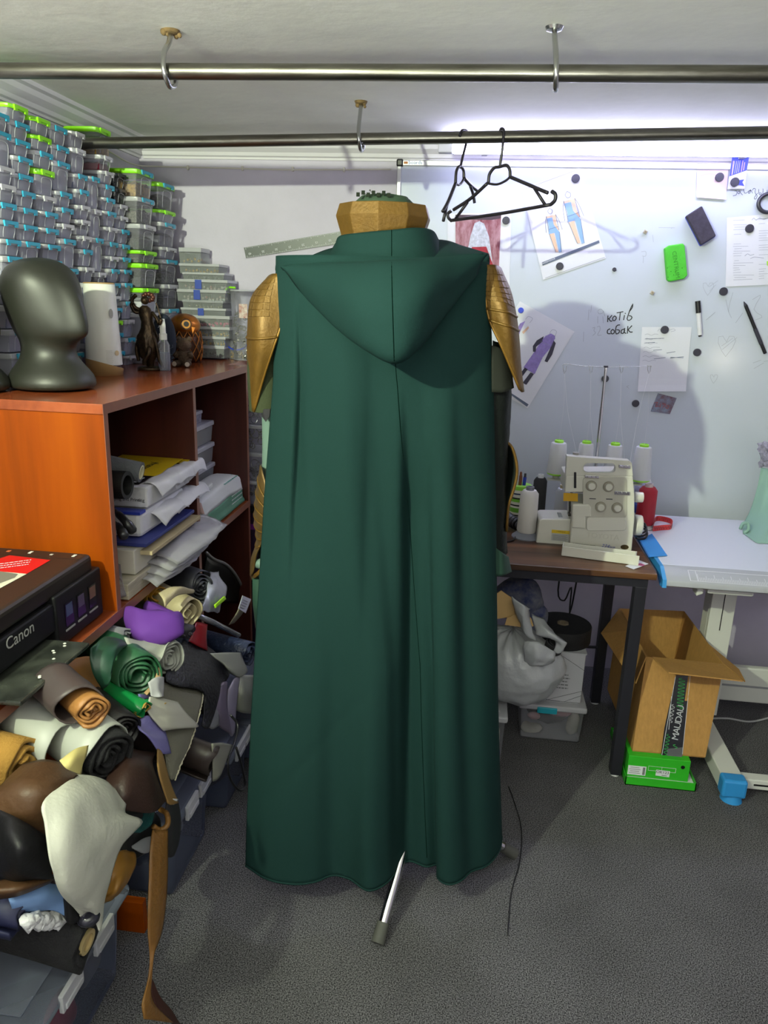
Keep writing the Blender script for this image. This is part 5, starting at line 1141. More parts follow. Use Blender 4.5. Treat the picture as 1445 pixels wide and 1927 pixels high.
sheet('cloth', [[Q6(30, 700, -.70), Q6(180, 630, -.675), Q6(330, 640, -.65)], [Q6(40, 740, -.69), Q6(200, 700, -.66), Q6(350, 700, -.64)], [Q6(70, 770, -.695), Q6(220, 770, -.665), Q6(370, 800, -.64)]], fab('light blue cloth', '6c8cbc', .7), t, 16, 16, .003, .007, 25)
t = emp('black_cloth', Q6(390, 780, -.62), 'black cloth strip beneath the white leather', 'fabric')
sheet('cloth', [[Q6(340, 680, -.645), Q6(380, 720, -.63), Q6(420, 760, -.625)], [Q6(350, 800, -.645), Q6(390, 850, -.628), Q6(450, 830, -.62)]], m_blk, t, 10, 10, .003)
t = emp('white_wadding', Q6(230, 840, -.67), 'fluffy white wadding sticking out above the black felt roll', 'wadding')
mm = MB()
for i in range(14): mm.ball(Q6(150+14*i, 835+12*math.sin(i*1.7), -.665), .012, 10, 8)
for i, v in enumerate(mm.v): mm.v[i] = v+noise.noise_vector(v*90)*.006
mm.build('fluff', m_white, t, smooth=True)
roll('cloth_roll', 'navy cloth roll at the left edge above the big tub', Q6(120, 810, -.68), .035, .3, (1, -.05, -.05), fab('navy cloth', '14183a', .6), 2, 1)
m_card2 = mat('paper core', 'b5a070', .8)
t = roll('cloth_roll', 'thick black felt roll on a cardboard core over the big clear tub', Q6(480, 950, -.63), .048, .42, (1, -.05, -.12), m_bf, 2.2, 1.05, .012, core=m_card2, rin=.42)
t = emp('sunglasses_case', Q6(490, 810, -.60), 'small dark shiny piece with pale reflections under the hide tip', 'case')
mm = MB().ball(Q6(490, 815, -.612), (.02, .02, .014), 14, 10); mm.build('shell', mat('dark glossy', '22222c', .1), t, smooth=True)
# ochre cloth, teal cord, grey flap
m_och = fab('ochre satin', '8a6226', .4)
t = emp('ochre_cloth', Q6(680, 600, -.62), 'ochre cloth bundle lying on the clear tub lid', 'fabric')
sheet('cloth', [[Q6(640, 470, -.64), Q6(690, 440, -.635), Q6(745, 470, -.635)], [Q6(625, 560, -.63), Q6(690, 540, -.615), Q6(750, 510, -.62)], [Q6(590, 680, -.63), Q6(650, 650, -.61), Q6(720, 600, -.615)], [Q6(585, 750, -.635), Q6(630, 720, -.62), Q6(680, 660, -.625)]], m_och, t, 18, 14, .004, .006, 25)
sheet('pale_cloth', [[Q6(620, 480, -.645), Q6(650, 450, -.64), Q6(700, 440, -.638)], [Q6(600, 600, -.635), Q6(640, 560, -.628), Q6(690, 520, -.628)], [Q6(600, 640, -.632), Q6(630, 600, -.625), Q6(670, 560, -.625)]], fab('white cloth', 'a9a9ac', .8), t, 10, 8, .003)
t = emp('teal_cords', Q6(810, 280, -.63), 'bunch of dark teal cords behind the white hide', 'cord')
for i in range(8): MB().tube(smooth_path([Q6(790+9*i, 215+2*i, -.64), Q6(800+7*i, 250, -.632), Q6(770+9*i, 300, -.628), Q6(720+8*i, 340, -.63)], 10), .0024, 5).build('cord', mat('teal cord', '0f4a4a', .5), t, smooth=True)
t = emp('black_cloth', Q6(770, 360, -.64), 'black cloth mass behind the teal cords', 'fabric')
mm = MB().ball(Q6(760, 340, -.68), (.045, .06, .05), 18, 14); mm.v = [q+noise.noise_vector(q*22)*.014 for q in mm.v]; mm.build('bundle', m_blk, t, smooth=True)
t = emp('grey_strip', Q6(800, 410, -.62), 'grey vinyl strip curling under the teal cords', 'fabric')
sheet('strip', [[Q6(730, 420, -.63), Q6(800, 375, -.62), Q6(860, 360, -.622)], [Q6(740, 435, -.625), Q6(800, 450, -.612), Q6(855, 400, -.615)], [Q6(790, 452, -.622), Q6(820, 455, -.612), Q6(845, 430, -.613)]], fab('grey vinyl', '77787c', .4), t, 8, 10, .002)
t = emp('dark_flap', Q6(960, 350, -.60), 'charcoal vinyl half-disc hanging beside the brown strap', 'fabric')
sheet('flap', [[Q6(925, 120, -.62), Q6(950, 110, -.615), Q6(985, 160, -.612)], [Q6(920, 250, -.612), Q6(960, 250, -.604), Q6(1002, 280, -.602)], [Q6(920, 380, -.61), Q6(960, 380, -.602), Q6(990, 400, -.602)], [Q6(930, 480, -.61), Q6(950, 480, -.606), Q6(965, 470, -.606)]], fab('charcoal flap', '232325', .6), t, 14, 10, .003)
t = emp('white_card_scrap', Q6(955, 165, -.60), 'white scrap corner beside the dark brown leather', 'scrap')
sheet('scrap', [[Q6(915, 150, -.60), Q6(950, 155, -.596), Q6(988, 158, -.596)], [Q6(930, 165, -.598), Q6(955, 190, -.594), Q6(980, 180, -.595)]], m_pw, t, 6, 8, .002)
# brown strap to the floor
t = emp('leather_strap', PZ(275, 1860, .01), 'long brown leather strap hanging from the pile down to the carpet', 'strap')
m_str = fab('brown strap leather', '7a5526', .4, bump=.4, bscale=60)
L_ = [(845, 330, -.62), (832, 460, -.608), (828, 600, -.600), (822, 750, -.592), (822, 900, -.585), (830, 1040, -.578), (822, 1160, -.572), (790, 1290, -.566), (800, 1380, -.560)]
R_ = [(930, 330, -.60), (930, 460, -.592), (928, 600, -.586), (918, 750, -.58), (895, 900, -.576), (846, 1040, -.574), (835, 1160, -.575), (850, 1290, -.56), (960, 1400, -.545)]
sheet('strap', [[Q6(*a_), (Q6(*a_)+Q6(*b_))/2+Vector((.004, 0, 0)), Q6(*b_)] for a_, b_ in zip(L_, R_)], m_str, t, 50, 8, .003)
sheet('strap_end', [[Q6(830, 1150, -.574), Q6(845, 1160, -.572)], [Q6(840, 1240, -.568), Q6(890, 1260, -.56)], [Q6(880, 1340, -.555), Q6(950, 1330, -.548)], [Q6(960, 1410, -.545), Q6(1000, 1410, -.54)]], fab('dark strap', '3a1c16', .4), t, 14, 6, .003)
MB().tube(smooth_path([Q6(890, 215, -.63), Q6(925, 240, -.61), Q6(930, 300, -.60), Q6(890, 330, -.612), Q6(850, 310, -.622)], 20), .006, 8).build('strap_loop', m_str, t, smooth=True)
# ================================================================== CLEAR TUBS ON THE FLOOR, LEFT
def floor_tub(x0, x1, y0, y1, h, label, conts, clipside=True):
    t = emp('storage_tub', ((x0+x1)/2, (y0+y1)/2, 0), label, 'box', 'clear storage tubs'); c0 = Vector(((x0+x1)/2, (y0+y1)/2, 0)); W, D = x1-x0, y1-y0
    MB().tbox(c0+Vector((0, 0, h*.455)), (W*.9, D*.93, h*.9), (W*.98, D*.98)).build('body', m_tub2, t, bevel=.014, seg=3)
    ld = MB().box(c0+Vector((0, 0, h-.014)), (W+.03, D+.03, .026)).build('lid', m_lid2, t, bevel=.011, seg=3)
    MB().box(c0+Vector((0, 0, h+.0015)), (W*.82, D*.84, .004)).build('lid_panel', m_lid2, ld, bevel=.0015)
    for f in (.32, .68):
        cl = MB().box((x1+.016, y0+D*f, h-.018), (.010, .075, .040)).build('latch', m_lid, t, bevel=.002); MB().box((x1+.022, y0+D*f, h-.028), (.004, .06, .012)).build('latch_ridge', m_lid, cl, bevel=.001)
    for nm, m, q, r in conts:
        mm = MB().ball((c0.x+q[0]*W*.5, c0.y+q[1]*D*.5, q[2]*h), r, 16, 12); mm.v = [v+noise.noise_vector(v*18)*.015 for v in mm.v]; mm.build(nm, m, t, smooth=True)
m_tub2 = plastic('bluish tub plastic', '7d86a0', .13, .25); m_lid2 = plastic('bluish lid plastic', '8d93a4', .2, .25)
floor_tub(-1.08, -.715, .93, 1.285, .245, 'big clear lidded tub in the lower left corner below the black felt roll', [('dark_cloth', mat('dark cloth heap', '17171c', .8), (0, 0, .38), (.13, .14, .07)), ('red_cloth', mat('red cloth', '8a1228', .6), (.72, -.1, .35), (.02, .05, .05)), ('grey_cloth', mat('grey cloth heap', '77787e', .8), (.75, .55, .45), (.02, .05, .05))])
floor_tub(-1.02, -.685, 1.505, 1.765, .25, 'clear bluish tub on the carpet beside the leather strap', [('grey_cloth', mat('slate cloth', '3a4258', .8), (0, 0, .4), (.12, .1, .08)), ('white_cloth', mat('white cloth piece', '9a9ca4', .8), (.78, -.3, .6), (.012, .03, .02))])
floor_tub(-.93, -.665, 1.86, 2.06, .2, 'small clear tub farther back beside the cloak hem', [('dark_cloth', mat('grey odds', '4a4a52', .8), (0, 0, .4), (.1, .07, .06))])
floor_tub(-.93, -.62, 2.12, 2.36, .3, 'clear tub half hidden behind the cloak on the left', [('pale_cloth', mat('pale odds', '8a8c96', .8), (0, 0, .4), (.1, .07, .08))])
t = emp('black_cable', Q(1310, 1100, -.58), 'black cable hanging in a loop beside the cloak on the left', 'cable')
MB().tube(smooth_path([Q(1280, 900, -.62), Q(1320, 960, -.60), Q(1300, 1060, -.595), Q(1265, 1160, -.59), Q(1280, 1260, -.585), Q(1330, 1320, -.58), Q(1360, 1290, -.585), Q(1340, 1180, -.59), Q(1310, 1080, -.60)], 50), .0035, 7).build('cable', m_black, t, smooth=True)
# round appliance in the right lower compartment (dark dome with grey rim) and tag
t = emp('round_appliance', PX(420, 1100, -.90), 'dark round lamp hood with a grey rim in the lower compartment', 'appliance')
arc = [PX(x, y, -.90) for x, y in ((388, 1040), (402, 1052), (425, 1062), (442, 1080), (455, 1105), (461, 1135))]
P_ = smooth_path(arc, 24)
MB().tube(P_, .006, 8).build('rim', mat('grey rim', '8d8d86', .4, .3), t, smooth=True)
MB().grid(lambda u, v: P_[int(round(u*24))].lerp(PX(395, 1135, -.93), v)+Vector((-.03*math.sin(v*1.5), 0, 0)), 24, 8).build('hood', mat('dark glassy', '14150f', .25), t, smooth=True, thick=.003)
t = emp('cardboard_tag', Q(1350, 290, -.70), 'pale cardboard strap with a printed white tag beside the cloak', 'tag')
sheet('strap', [[Q(1270, 400, -.74), Q(1300, 390, -.735)], [Q(1310, 340, -.72), Q(1340, 345, -.715)], [Q(1330, 300, -.71), Q(1360, 310, -.705)]], mat('beige strap', '8a8270', .7), t, 10, 5, .002)
MB().prism([Q(1345, 238, -.70), Q(1392, 258, -.70), Q(1362, 336, -.70), Q(1322, 310, -.70)], (.0012, 0, 0)).build('printed_tag', m_paper, t)
for i in range(4):
    a_, b_ = Q(1350-6*i, 262+13*i, -.698), Q(1376-6*i, 274+13*i, -.698); MB().tube([a_, b_], .0006, 4).build('tag_line', m_mag, t)
# ================================================================== WHITEBOARD
from mathutils.geometry import tessellate_polygon
YB = 3.02
m_board = mat('whiteboard enamel', 'c0c7d2', .16, spec=.5)
m_frame = mat('aluminium frame', 'c2c2c6', .35, .6)
m_ink = mat('black marker ink', '17171c', .6)
m_faint = mat('wiped marker ink', '989da8', .7)
m_mag = mat('dark grey magnet', '34333f', .45)
m_paper = mat('white paper', 'd6d7de', .75, bump=.05, bscale=30)
def wb(px, py, off=0): return PY(px, py, YB-off)
def Z1(x, y): return (740+x*.2647, 270+y*.2647)
def Z2(x, y): return (1085+x*.2647, 270+y*.2647)
tl = wb(748, 301); bl, br_, top, bot = tl.x, 1.75, tl.z, .70
board = emp('whiteboard', ((bl+br_)/2, YB, bot), 'large magnetic whiteboard on the back wall covered with notes', 'whiteboard')
MB().bb((bl+.01, YB, bot), (br_, YB+.012, top-.01)).build('panel', m_board, board)
fw = .021
MB().bb((bl, YB-.008, top-fw), (br_, YB+.02, top)).build('top_frame', m_frame, board, bevel=.003)
MB().bb((bl, YB-.008, bot), (bl+fw*.8, YB+.02, top-fw)).build('side_frame', m_frame, board, bevel=.003)
MB().bb((bl, YB-.008, bot-.02), (br_, YB+.02, bot)).build('bottom_frame', m_frame, board, bevel=.003)
MB().bb((bl-.003, YB-.012, top-fw*1.15), (bl+fw*1.1, YB+.02, top+.003)).build('corner_cap', m_black, board, bevel=.006)
dashes('brand_mark', board, wb(763.5, 306, .0092), (1, 0, 0), (0, 0, 1), .016, .02, 1, mat('orange print', 'c07a3a', .6))
text_mesh('brand_print', 'boards', .019, mat('blue print', '3a5fa8', .6), board, wb(781.5, 306, .0092), (1, 0, 0), (0, 0, 1))
def ribbon(mb, pts, wpx, off, smooth_n=0):
    P = [Vector((x, y, 0)) for x, y in pts]
    if smooth_n: P = smooth_path(P, smooth_n)
    for i in range(len(P)-1):
        a_, b_ = P[i], P[i+1]; d = b_-a_
        if d.length < 1e-6: continue
        d.normalize(); n = Vector((-d.y, d.x, 0))*wpx/2; e = d*wpx*.3
        q = [a_-e+n, b_+e+n, b_+e-n, a_-e-n]
        mb.poly([wb(v.x, v.y, off) for v in q])
    return mb
def strokes(parent, name, lines, wpx, m, off=.0006, conv=None, sm=10):
    mb = MB()
    for l in lines:
        pts = [conv(*q) for q in l] if conv else l
        ribbon(mb, pts, wpx, off+random.random()*.0002, sm if len(pts) > 2 else 0)
    o = mb.build(name, m, parent); o['kind'] = 'stuff'; return o
# handwriting: котів / собак
strokes(board, 'handwriting', [
    [(222, 1225), (220, 1268)], [(250, 1222), (232, 1244), (226, 1246)], [(228, 1246), (240, 1262), (252, 1262)],
    [(268, 1228), (256, 1240), (258, 1258), (272, 1258), (282, 1242), (276, 1228), (266, 1228)],
    [(286, 1204), (330, 1196)], [(310, 1202), (304, 1256)],
    [(340, 1222), (334, 1254)], [(345, 1206), (346, 1210)],
    [(400, 1142), (384, 1170), (366, 1220), (358, 1250), (372, 1258), (390, 1246), (392, 1230), (372, 1224)], [(398, 1142), (396, 1165), (374, 1196)]], 1.7, m_ink, conv=Z2)
strokes(board, 'handwriting', [
    [(236, 1318), (220, 1328), (220, 1350), (240, 1352)], [(256, 1322), (244, 1334), (248, 1352), (264, 1350), (268, 1332), (256, 1322)],
    [(306, 1290), (284, 1296), (276, 1330), (282, 1354), (300, 1346), (304, 1328), (284, 1324)],
    [(338, 1320), (320, 1326), (316, 1346), (330, 1350), (342, 1330)], [(342, 1314), (338, 1340), (350, 1350)],
    [(364, 1300), (360, 1350)], [(392, 1296), (366, 1324)], [(366, 1324), (380, 1340), (396, 1340)]], 1.8, m_ink, conv=Z2)
strokes(board, 'wiped_numbers', [[(112, 1312), (130, 1308), (122, 1330), (134, 1346), (114, 1366)], [(146, 1304), (164, 1300), (166, 1326), (148, 1362), (176, 1362)],
    [(150, 1190), (172, 1176), (190, 1200), (160, 1212), (150, 1195)], [(190, 1190), (200, 1226)], [(88, 1180), (82, 1256)], [(106, 1150), (100, 1200)], [(150, 1230), (150, 1278)], [(185, 1230), (190, 1276)], [(50, 1340), (48, 1408)]], .8, m_faint, conv=Z2)
def Zr(x, y): return (1360+x*.05882, 290+y*.05882)
strokes(board, 'handwriting', [
    [(380, 1180), (440, 1180), (450, 1240), (420, 1310), (330, 1335)], [(545, 1180), (490, 1200), (490, 1270), (530, 1260), (550, 1190), (560, 1230), (630, 1305)],
    [(665, 1115), (675, 1180), (700, 1250), (760, 1240)], [(760, 1240), (810, 1200), (870, 1150), (905, 1150), (860, 1255), (815, 1250), (850, 1190), (905, 1160), (945, 1250)],
    [(945, 1160), (990, 1095), (1040, 1120), (1030, 1220), (1060, 1290)], [(1110, 1250), (1020, 1370), (1010, 1430), (1050, 1440), (1090, 1370), (1090, 1310)],
    [(1150, 1125), (1150, 1230), (1170, 1290), (1220, 1300), (1230, 1250), (1170, 1240)], [(1280, 1110), (1290, 1150), (1270, 1300)], [(1415, 1150), (1410, 1290)], [(1412, 1215), (1470, 1210)], [(1470, 1140), (1465, 1290)]], .9, m_ink, conv=Zr)
heart = lambda x, y, s: [(x, y+s*.2), (x-s*.25, y-s*.15), (x-s*.5, y+s*.05), (x-s*.3, y+s*.6), (x-s*.05, y+s), (x+s*.4, y+s*.4), (x+s*.5, y), (x+s*.2, y-s*.15), (x, y+s*.2)]
strokes(board, 'wiped_hearts', [heart(1065, 1385, 130), heart(935, 1000, 80), heart(975, 1650, 55), [(940, 1020), (1005, 975)], [(945, 1050), (990, 1005)], [(1030, 1440), (1110, 1385)], [(1035, 1465), (1140, 1380)]], .55, m_faint, conv=Z2)
strokes(board, 'wiped_scribbles', [[(582, 598), (698, 600)], [(672, 606), (680, 598)], [(540, 650), (545, 700)], [(460, 770), (490, 768), (490, 800), (465, 800)], [(475, 800), (472, 850)],
    [(1110, 1060), (1080, 1180), (1100, 1240)], [(1060, 1110), (1080, 1200)], [(1250, 1110), (1310, 1080), (1260, 1180), (1320, 1230), (1270, 1255)], [(1130, 1275), (1180, 1205)], [(920, 1255), (985, 1200)], [(1255, 1560), (1310, 1540)], [(1260, 1600), (1330, 1560)], [(1330, 1550), (1360, 1545)], [(355, 1730), (370, 1720)], [(370, 1740), (355, 1730)]], .7, m_faint, conv=Z2)
# ---------------------------------------------------------------- papers on the board
def paper(cor, label, m=None, name='paper_sheet', cat='paper', group='papers on the whiteboard', curl=0, off=.002):
    q = [wb(x, y, off) for x, y in cor]; c0 = sum(q, Vector())/4
    t = emp(name, (c0.x, YB, min(v.z for v in q)), label, cat, group)
    def fn(u, v):
        p_ = q[0].lerp(q[1], v).lerp(q[3].lerp(q[2], v), u)
        return p_+Vector((0, -curl*max(0, u-.75)**2*16, 0))
    MB().grid(fn, 10, 6).build('sheet', m or m_paper, t, thick=.0004)
    return t
def decal(parent, name, pts, m, off=.0034, conv=None):
    P = [conv(*q) for q in pts] if conv else pts
    return MB().poly([wb(x, y, off) for x, y in P]).build(name, m, parent)
def magnet(px, py, r, label, m=None, name='round_magnet'):
    c0 = wb(px, py, .0045); R = r/FPX*3.0
    t = emp(name, (c0.x, YB, c0.z), label, 'magnet', 'magnets on the whiteboard')
    MB().cyl((c0.x, YB-.0026, c0.z), (c0.x, YB-.0095, c0.z), R, n=24).build('disc', m or m_mag, t, smooth=40, bevel=.0012)
    MB().cyl((c0.x, YB-.0095, c0.z), (c0.x, YB-.0102, c0.z), R*.72, n=24).build('face', m or m_mag, t, smooth=40)
    return t
skin = mat('skin tone print', 'd9b59a', .8); blueinkf = mat('light blue print', '86a8cf', .8); grey_ink = mat('grey print', '5f687c', .8); lightline = mat('pencil print', '8b8f9c', .8)
# sheet with two costume figures
t = paper([(981, 354), (1090, 316), (1140, 486), (1022, 527)], 'paper with two blue costume figure sketches and a dark caption bar')
decal(t, 'caption_bar', [(1019, 494), (1127, 452), (1128, 457), (1021, 500)], grey_ink)
text_mesh('caption', 'shutterstock', .011, m_paper, t, wb(1031, 491.5, .0042), wb(1127, 454)-wb(1020, 497), wb(1020, 497)-wb(1022, 505))
def figure(t, hx, hy, fx, fy, s):
    ax = Vector((fx-hx, fy-hy, 0)); L = ax.length; ax.normalize(); n = Vector((-ax.y, ax.x, 0))
    def q(a_, b_): v = Vector((hx, hy, 0))+ax*(L*a_)+n*(L*b_); return (v.x, v.y)
    decal(t, 'figure_body', [q(.16, -.1), q(.16, .1), q(.35, .08), q(.5, .11), q(.5, -.11), q(.35, -.08)], skin)
    decal(t, 'figure_dress', [q(.2, -.02), q(.2, .1), q(.36, .09), q(.54, .12), q(.54, -.11), q(.36, -.02)], blueinkf, .0037)
    decal(t, 'figure_leg', [q(.54, -.11), q(.54, -.01), q(.97, -.02), q(.97, -.07)], blueinkf, .0036)
    decal(t, 'figure_leg', [q(.54, .01), q(.54, .11), q(.95, .05), q(.95, .0)], skin, .0036)
    strokes(t, 'figure_outline', [[q(0, 0), q(.05, .05), q(.11, .03), q(.11, -.03), q(.05, -.05), q(0, 0)], [q(.15, -.1), q(.3, -.15), q(.5, -.18)], [q(.15, .1), q(.3, .15), q(.5, .17)], [q(.42, -.1), q(.44, .1)], [q(.54, -.11), q(.97, -.07)], [q(.54, .11), q(.95, .05)], [q(.16, -.1), q(.5, -.11)], [q(.16, .1), q(.5, .11)]], .7, grey_ink, .004, sm=12)
figure(t, 1034, 392, 1051, 478, 1); figure(t, 1067, 360, 1093, 462, 1)
strokes(t, 'edge_line', [[(984, 357), (1082, 321)], [(1026, 523), (1138, 484)]], .7, lightline, .0036)
magnet(1083, 336, 7, 'dark magnet at the top of the two-figure sketch sheet'); magnet(1053, 501, 6.5, 'dark magnet at the bottom of the two-figure sketch sheet')
# sheet with the purple coat
t = paper([(978, 567), (1081, 624), (993, 768), (890, 711)], 'tilted paper with a sketch of a long purple coat, beside the gold shoulder guard')
purple = mat('purple print', '8d7cb8', .85, var=.15, vscale=60); dkp = mat('dark print', '3d3b48', .85)
decal(t, 'coat', [Z1(1085, 1365), Z1(1150, 1380), Z1(1128, 1440), Z1(1062, 1520), Z1(1005, 1640), Z1(925, 1592), Z1(1010, 1470), Z1(1055, 1400)], purple)
decal(t, 'hat', [Z1(1090, 1365), Z1(1120, 1350), Z1(1150, 1368), Z1(1150, 1392), Z1(1105, 1388)], purple, .0037)
decal(t, 'sleeve', [Z1(1070, 1370), Z1(1020, 1400), Z1(992, 1440), Z1(993, 1480), Z1(1012, 1482), Z1(1015, 1445), Z1(1060, 1410)], dkp)
decal(t, 'sleeve', [Z1(1140, 1400), Z1(1155, 1420), Z1(1130, 1500), Z1(1095, 1556), Z1(1075, 1548), Z1(1105, 1480)], dkp)
decal(t, 'boot', [Z1(935, 1592), Z1(955, 1606), Z1(900, 1680), Z1(880, 1665)], dkp); decal(t, 'boot', [Z1(975, 1628), Z1(1000, 1638), Z1(945, 1716), Z1(918, 1702)], dkp)
decal(t, 'second_figure', [Z1(900, 1280), Z1(938, 1262), Z1(905, 1330), Z1(880, 1400), Z1(850, 1380)], purple); decal(t, 'second_figure', [Z1(915, 1340), Z1(960, 1298), Z1(965, 1312), Z1(925, 1355)], skin)
decal(t, 'caption_bar', [Z1(832, 1785), Z1(840, 1775), Z1(962, 1855), Z1(950, 1872)], grey_ink)
strokes(t, 'sketch_line', [[Z1(1110, 1352), Z1(1130, 1325), Z1(1160, 1335), Z1(1150, 1370)], [Z1(940, 1250), Z1(960, 1230), Z1(990, 1245), Z1(970, 1275)], [Z1(1050, 1410), Z1(1120, 1440)], [Z1(1010, 1500), Z1(1060, 1530)]], .6, lightline, .0042)
magnet(980, 584, 5, 'small bright blue magnet on the purple-coat sheet', mat('blue magnet', '2c46c8', .4))
# red poster
t = paper([(842, 402), (962, 400), (958, 560), (842, 560)], 'red and dark poster print behind the cloak hood', name='poster_print', cat='poster')
red = mat('red poster print', '7c3f48', .8, col2='b38a93', vscale=18, stretch=(3, 1, 1)); drk = mat('dark poster print', '4a3a42', .8)
decal(t, 'artwork', [(857, 404), (943, 405), (938, 520), (857, 520)], red)
decal(t, 'pale_figure', [(893, 420), (902, 416), (911, 421), (920, 445), (926, 490), (922, 520), (880, 520), (878, 480), (885, 445)], mat('pale poster print', 'b9bcc6', .8, var=.25, vscale=70), .0038)
decal(t, 'dark_border', [(857, 404), (943, 405), (942, 411), (925, 414), (872, 413), (857, 410)], drk, .0038)
decal(t, 'red_skirt', [(888, 465), (915, 464), (930, 505), (875, 505)], mat('crimson poster print', '9c2a36', .8, var=.3, vscale=60), .0042)
magnet(952, 415, 6.6, 'dark magnet beside the red poster')
# note list
t = paper([Z2(465, 1305), Z2(818, 1305), Z2(775, 1762), Z2(433, 1762)], 'white sheet with a handwritten list, some lines crossed out', curl=.004)
ll = []
for i in range(7):
    y = 1360+i*31; x = 485-i*3
    ll.append([(x, y), (x+20, y-6), (x+45, y+4), (x+70, y-5), (x+95+20*(i % 2), y-3)])
strokes(t, 'handwriting', ll, .5, lightline, .0036, Z2, 16)
strokes(t, 'crossed_out', [[(490, 1390), (620, 1385)], [(485, 1418), (555, 1414)], [(545, 1470), (605, 1466)], [(640, 1490), (700, 1480)], [(550, 1532), (630, 1522)], [(665, 1526), (760, 1516)], [(668, 1520), (758, 1524)]], .9, grey_ink, .0038, Z2)
strokes(t, 'heading', [[(575, 1335), (590, 1318), (600, 1340)], [(665, 1325), (690, 1318), (700, 1330), (670, 1338)]], .5, lightline, .0036, Z2)
magnet(*Z2(625, 1324), 6.8, 'dark magnet holding the handwritten list')
# pink note + card
t = paper([Z2(855, 190), Z2(1078, 185), Z2(1060, 402), Z2(850, 385)], 'pale pink sticky note at the top of the whiteboard', mat('pink note', 'd9c2c8', .8), curl=.008)
strokes(t, 'faint_writing', [[(880, 230), (940, 215), (1000, 225)], [(930, 365), (980, 370), (1030, 375)]], .4, mat('pink pencil', 'b79aa2', .8), .0036, Z2)
magnet(*Z2(1015, 240), 7, 'dark magnet on the pink note')
t = paper([Z2(1105, 98), Z2(1225, 98), Z2(1192, 322), Z2(1072, 322)], 'business card with a violet-blue printed top half', name='business_card', cat='card', off=.0105)
vb = mat('violet blue print', '4a55c8', .7); pk = mat('pink print', 'd9b3dd', .7)
decal(t, 'print_block', [Z2(1105, 98), Z2(1225, 98), Z2(1210, 190), Z2(1086, 234)], vb, .012)
strokes(t, 'printed_lines', [[(1122, 125), (1106, 220)], [(1137, 125), (1123, 212)], [(1150, 122), (1136, 210)], [(1162, 120), (1150, 205)]], .7, m_paper, .0128, Z2)
strokes(t, 'printed_heading', [[(1115, 125), (1103, 222)], [(1182, 122), (1170, 200)], [(1195, 135), (1186, 190)]], 1.2, pk, .0126, Z2)
decal(t, 'printed_figure', [Z2(1145, 262), Z2(1192, 255), Z2(1178, 275), Z2(1192, 303), Z2(1150, 295)], vb, .012)
c0 = wb(*Z2(1117, 278), .011)
o = magnet(*Z2(1117, 278), 7, 'dark magnet on the business card'); o.location.y -= .0105
# document on the right
t = paper([Z2(1068, 528), Z2(1420, 497), Z2(1440, 1000), Z2(1058, 1018)], 'printed order form with small text at the right edge', m_paper)
rnd = random.Random(4); ll = []
for i in range(26):
    y = 545+i*17
    if rnd.random() < .8: ll.append([(1112+rnd.random()*10, y), (1150+rnd.random()*110, y-rnd.random()*6)])
    if rnd.random() < .6: ll.append([(1295, y-8), (1330+rnd.random()*70, y-12)])
strokes(t, 'printed_text', ll, .55, lightline, .0036, Z2)
strokes(t, 'handwriting', [[(1245, 545), (1260, 530), (1275, 545), (1300, 530), (1330, 540), (1360, 528)], [(1195, 800), (1215, 785), (1235, 795), (1260, 788)], [(1235, 818), (1265, 808), (1330, 815)]], .6, grey_ink, .0036, Z2)
decal(t, 'highlighter_mark', [Z2(1350, 838), Z2(1380, 830), Z2(1380, 868), Z2(1352, 868)], mat('lime highlighter', 'a9e04a', .7))
magnet(*Z2(1228, 605), 7, 'dark magnet on the printed order form')
# small picture card
t = paper([Z2(577, 1775), Z2(712, 1810), Z2(662, 1925), Z2(525, 1905)], 'small dark reddish picture card below the handwritten list', mat('dark card print', '6b4a55', .6, col2='7f8fa5', vscale=40), name='picture_card', cat='card')
strokes(t, 'card_lettering', [[(555, 1845), (575, 1840), (560, 1870), (580, 1868)], [(595, 1850), (592, 1875)], [(610, 1852), (632, 1856), (612, 1876)], [(640, 1860), (655, 1870), (642, 1885), (632, 1872)]], 1.1, mat('red lettering', 'a34a46', .7), .0036, Z2)
for px, py, r, lb in ((1043, 1052, 7, 'dark magnet under the printed order form'), (855, 1485, 6.6, 'dark magnet right of the handwritten list'), (203, 1672, 6.4, 'dark magnet behind the thread stand pole'), (419, 1848, 6.5, 'dark magnet left of the small picture card'), (267, 896, 3.4, 'tiny dark magnet above the handwritten words')):
    magnet(*Z2(px, py), r, lb)
for (px, py), lb in (((484, 630), 'tiny beige cube magnet near the dark eraser'), ((533, 1062), 'tiny beige cube magnet below the green eraser')):
    c0 = wb(*Z2(px, py)); R = rotm('Y', .5)
    t = emp('cube_magnet', (c0.x, YB, c0.z), lb, 'magnet', 'magnets on the whiteboard')
    MB().box((c0.x, YB-.008, c0.z), (.012, .012, .012), R).build('cube', mat('beige metal', 'b5ab98', .4, .3), t, bevel=.001)
    MB().box((c0.x, YB-.0145, c0.z), (.006, .001, .006), R).build('face', mat('brown spot', '8a7f6a', .5), t)
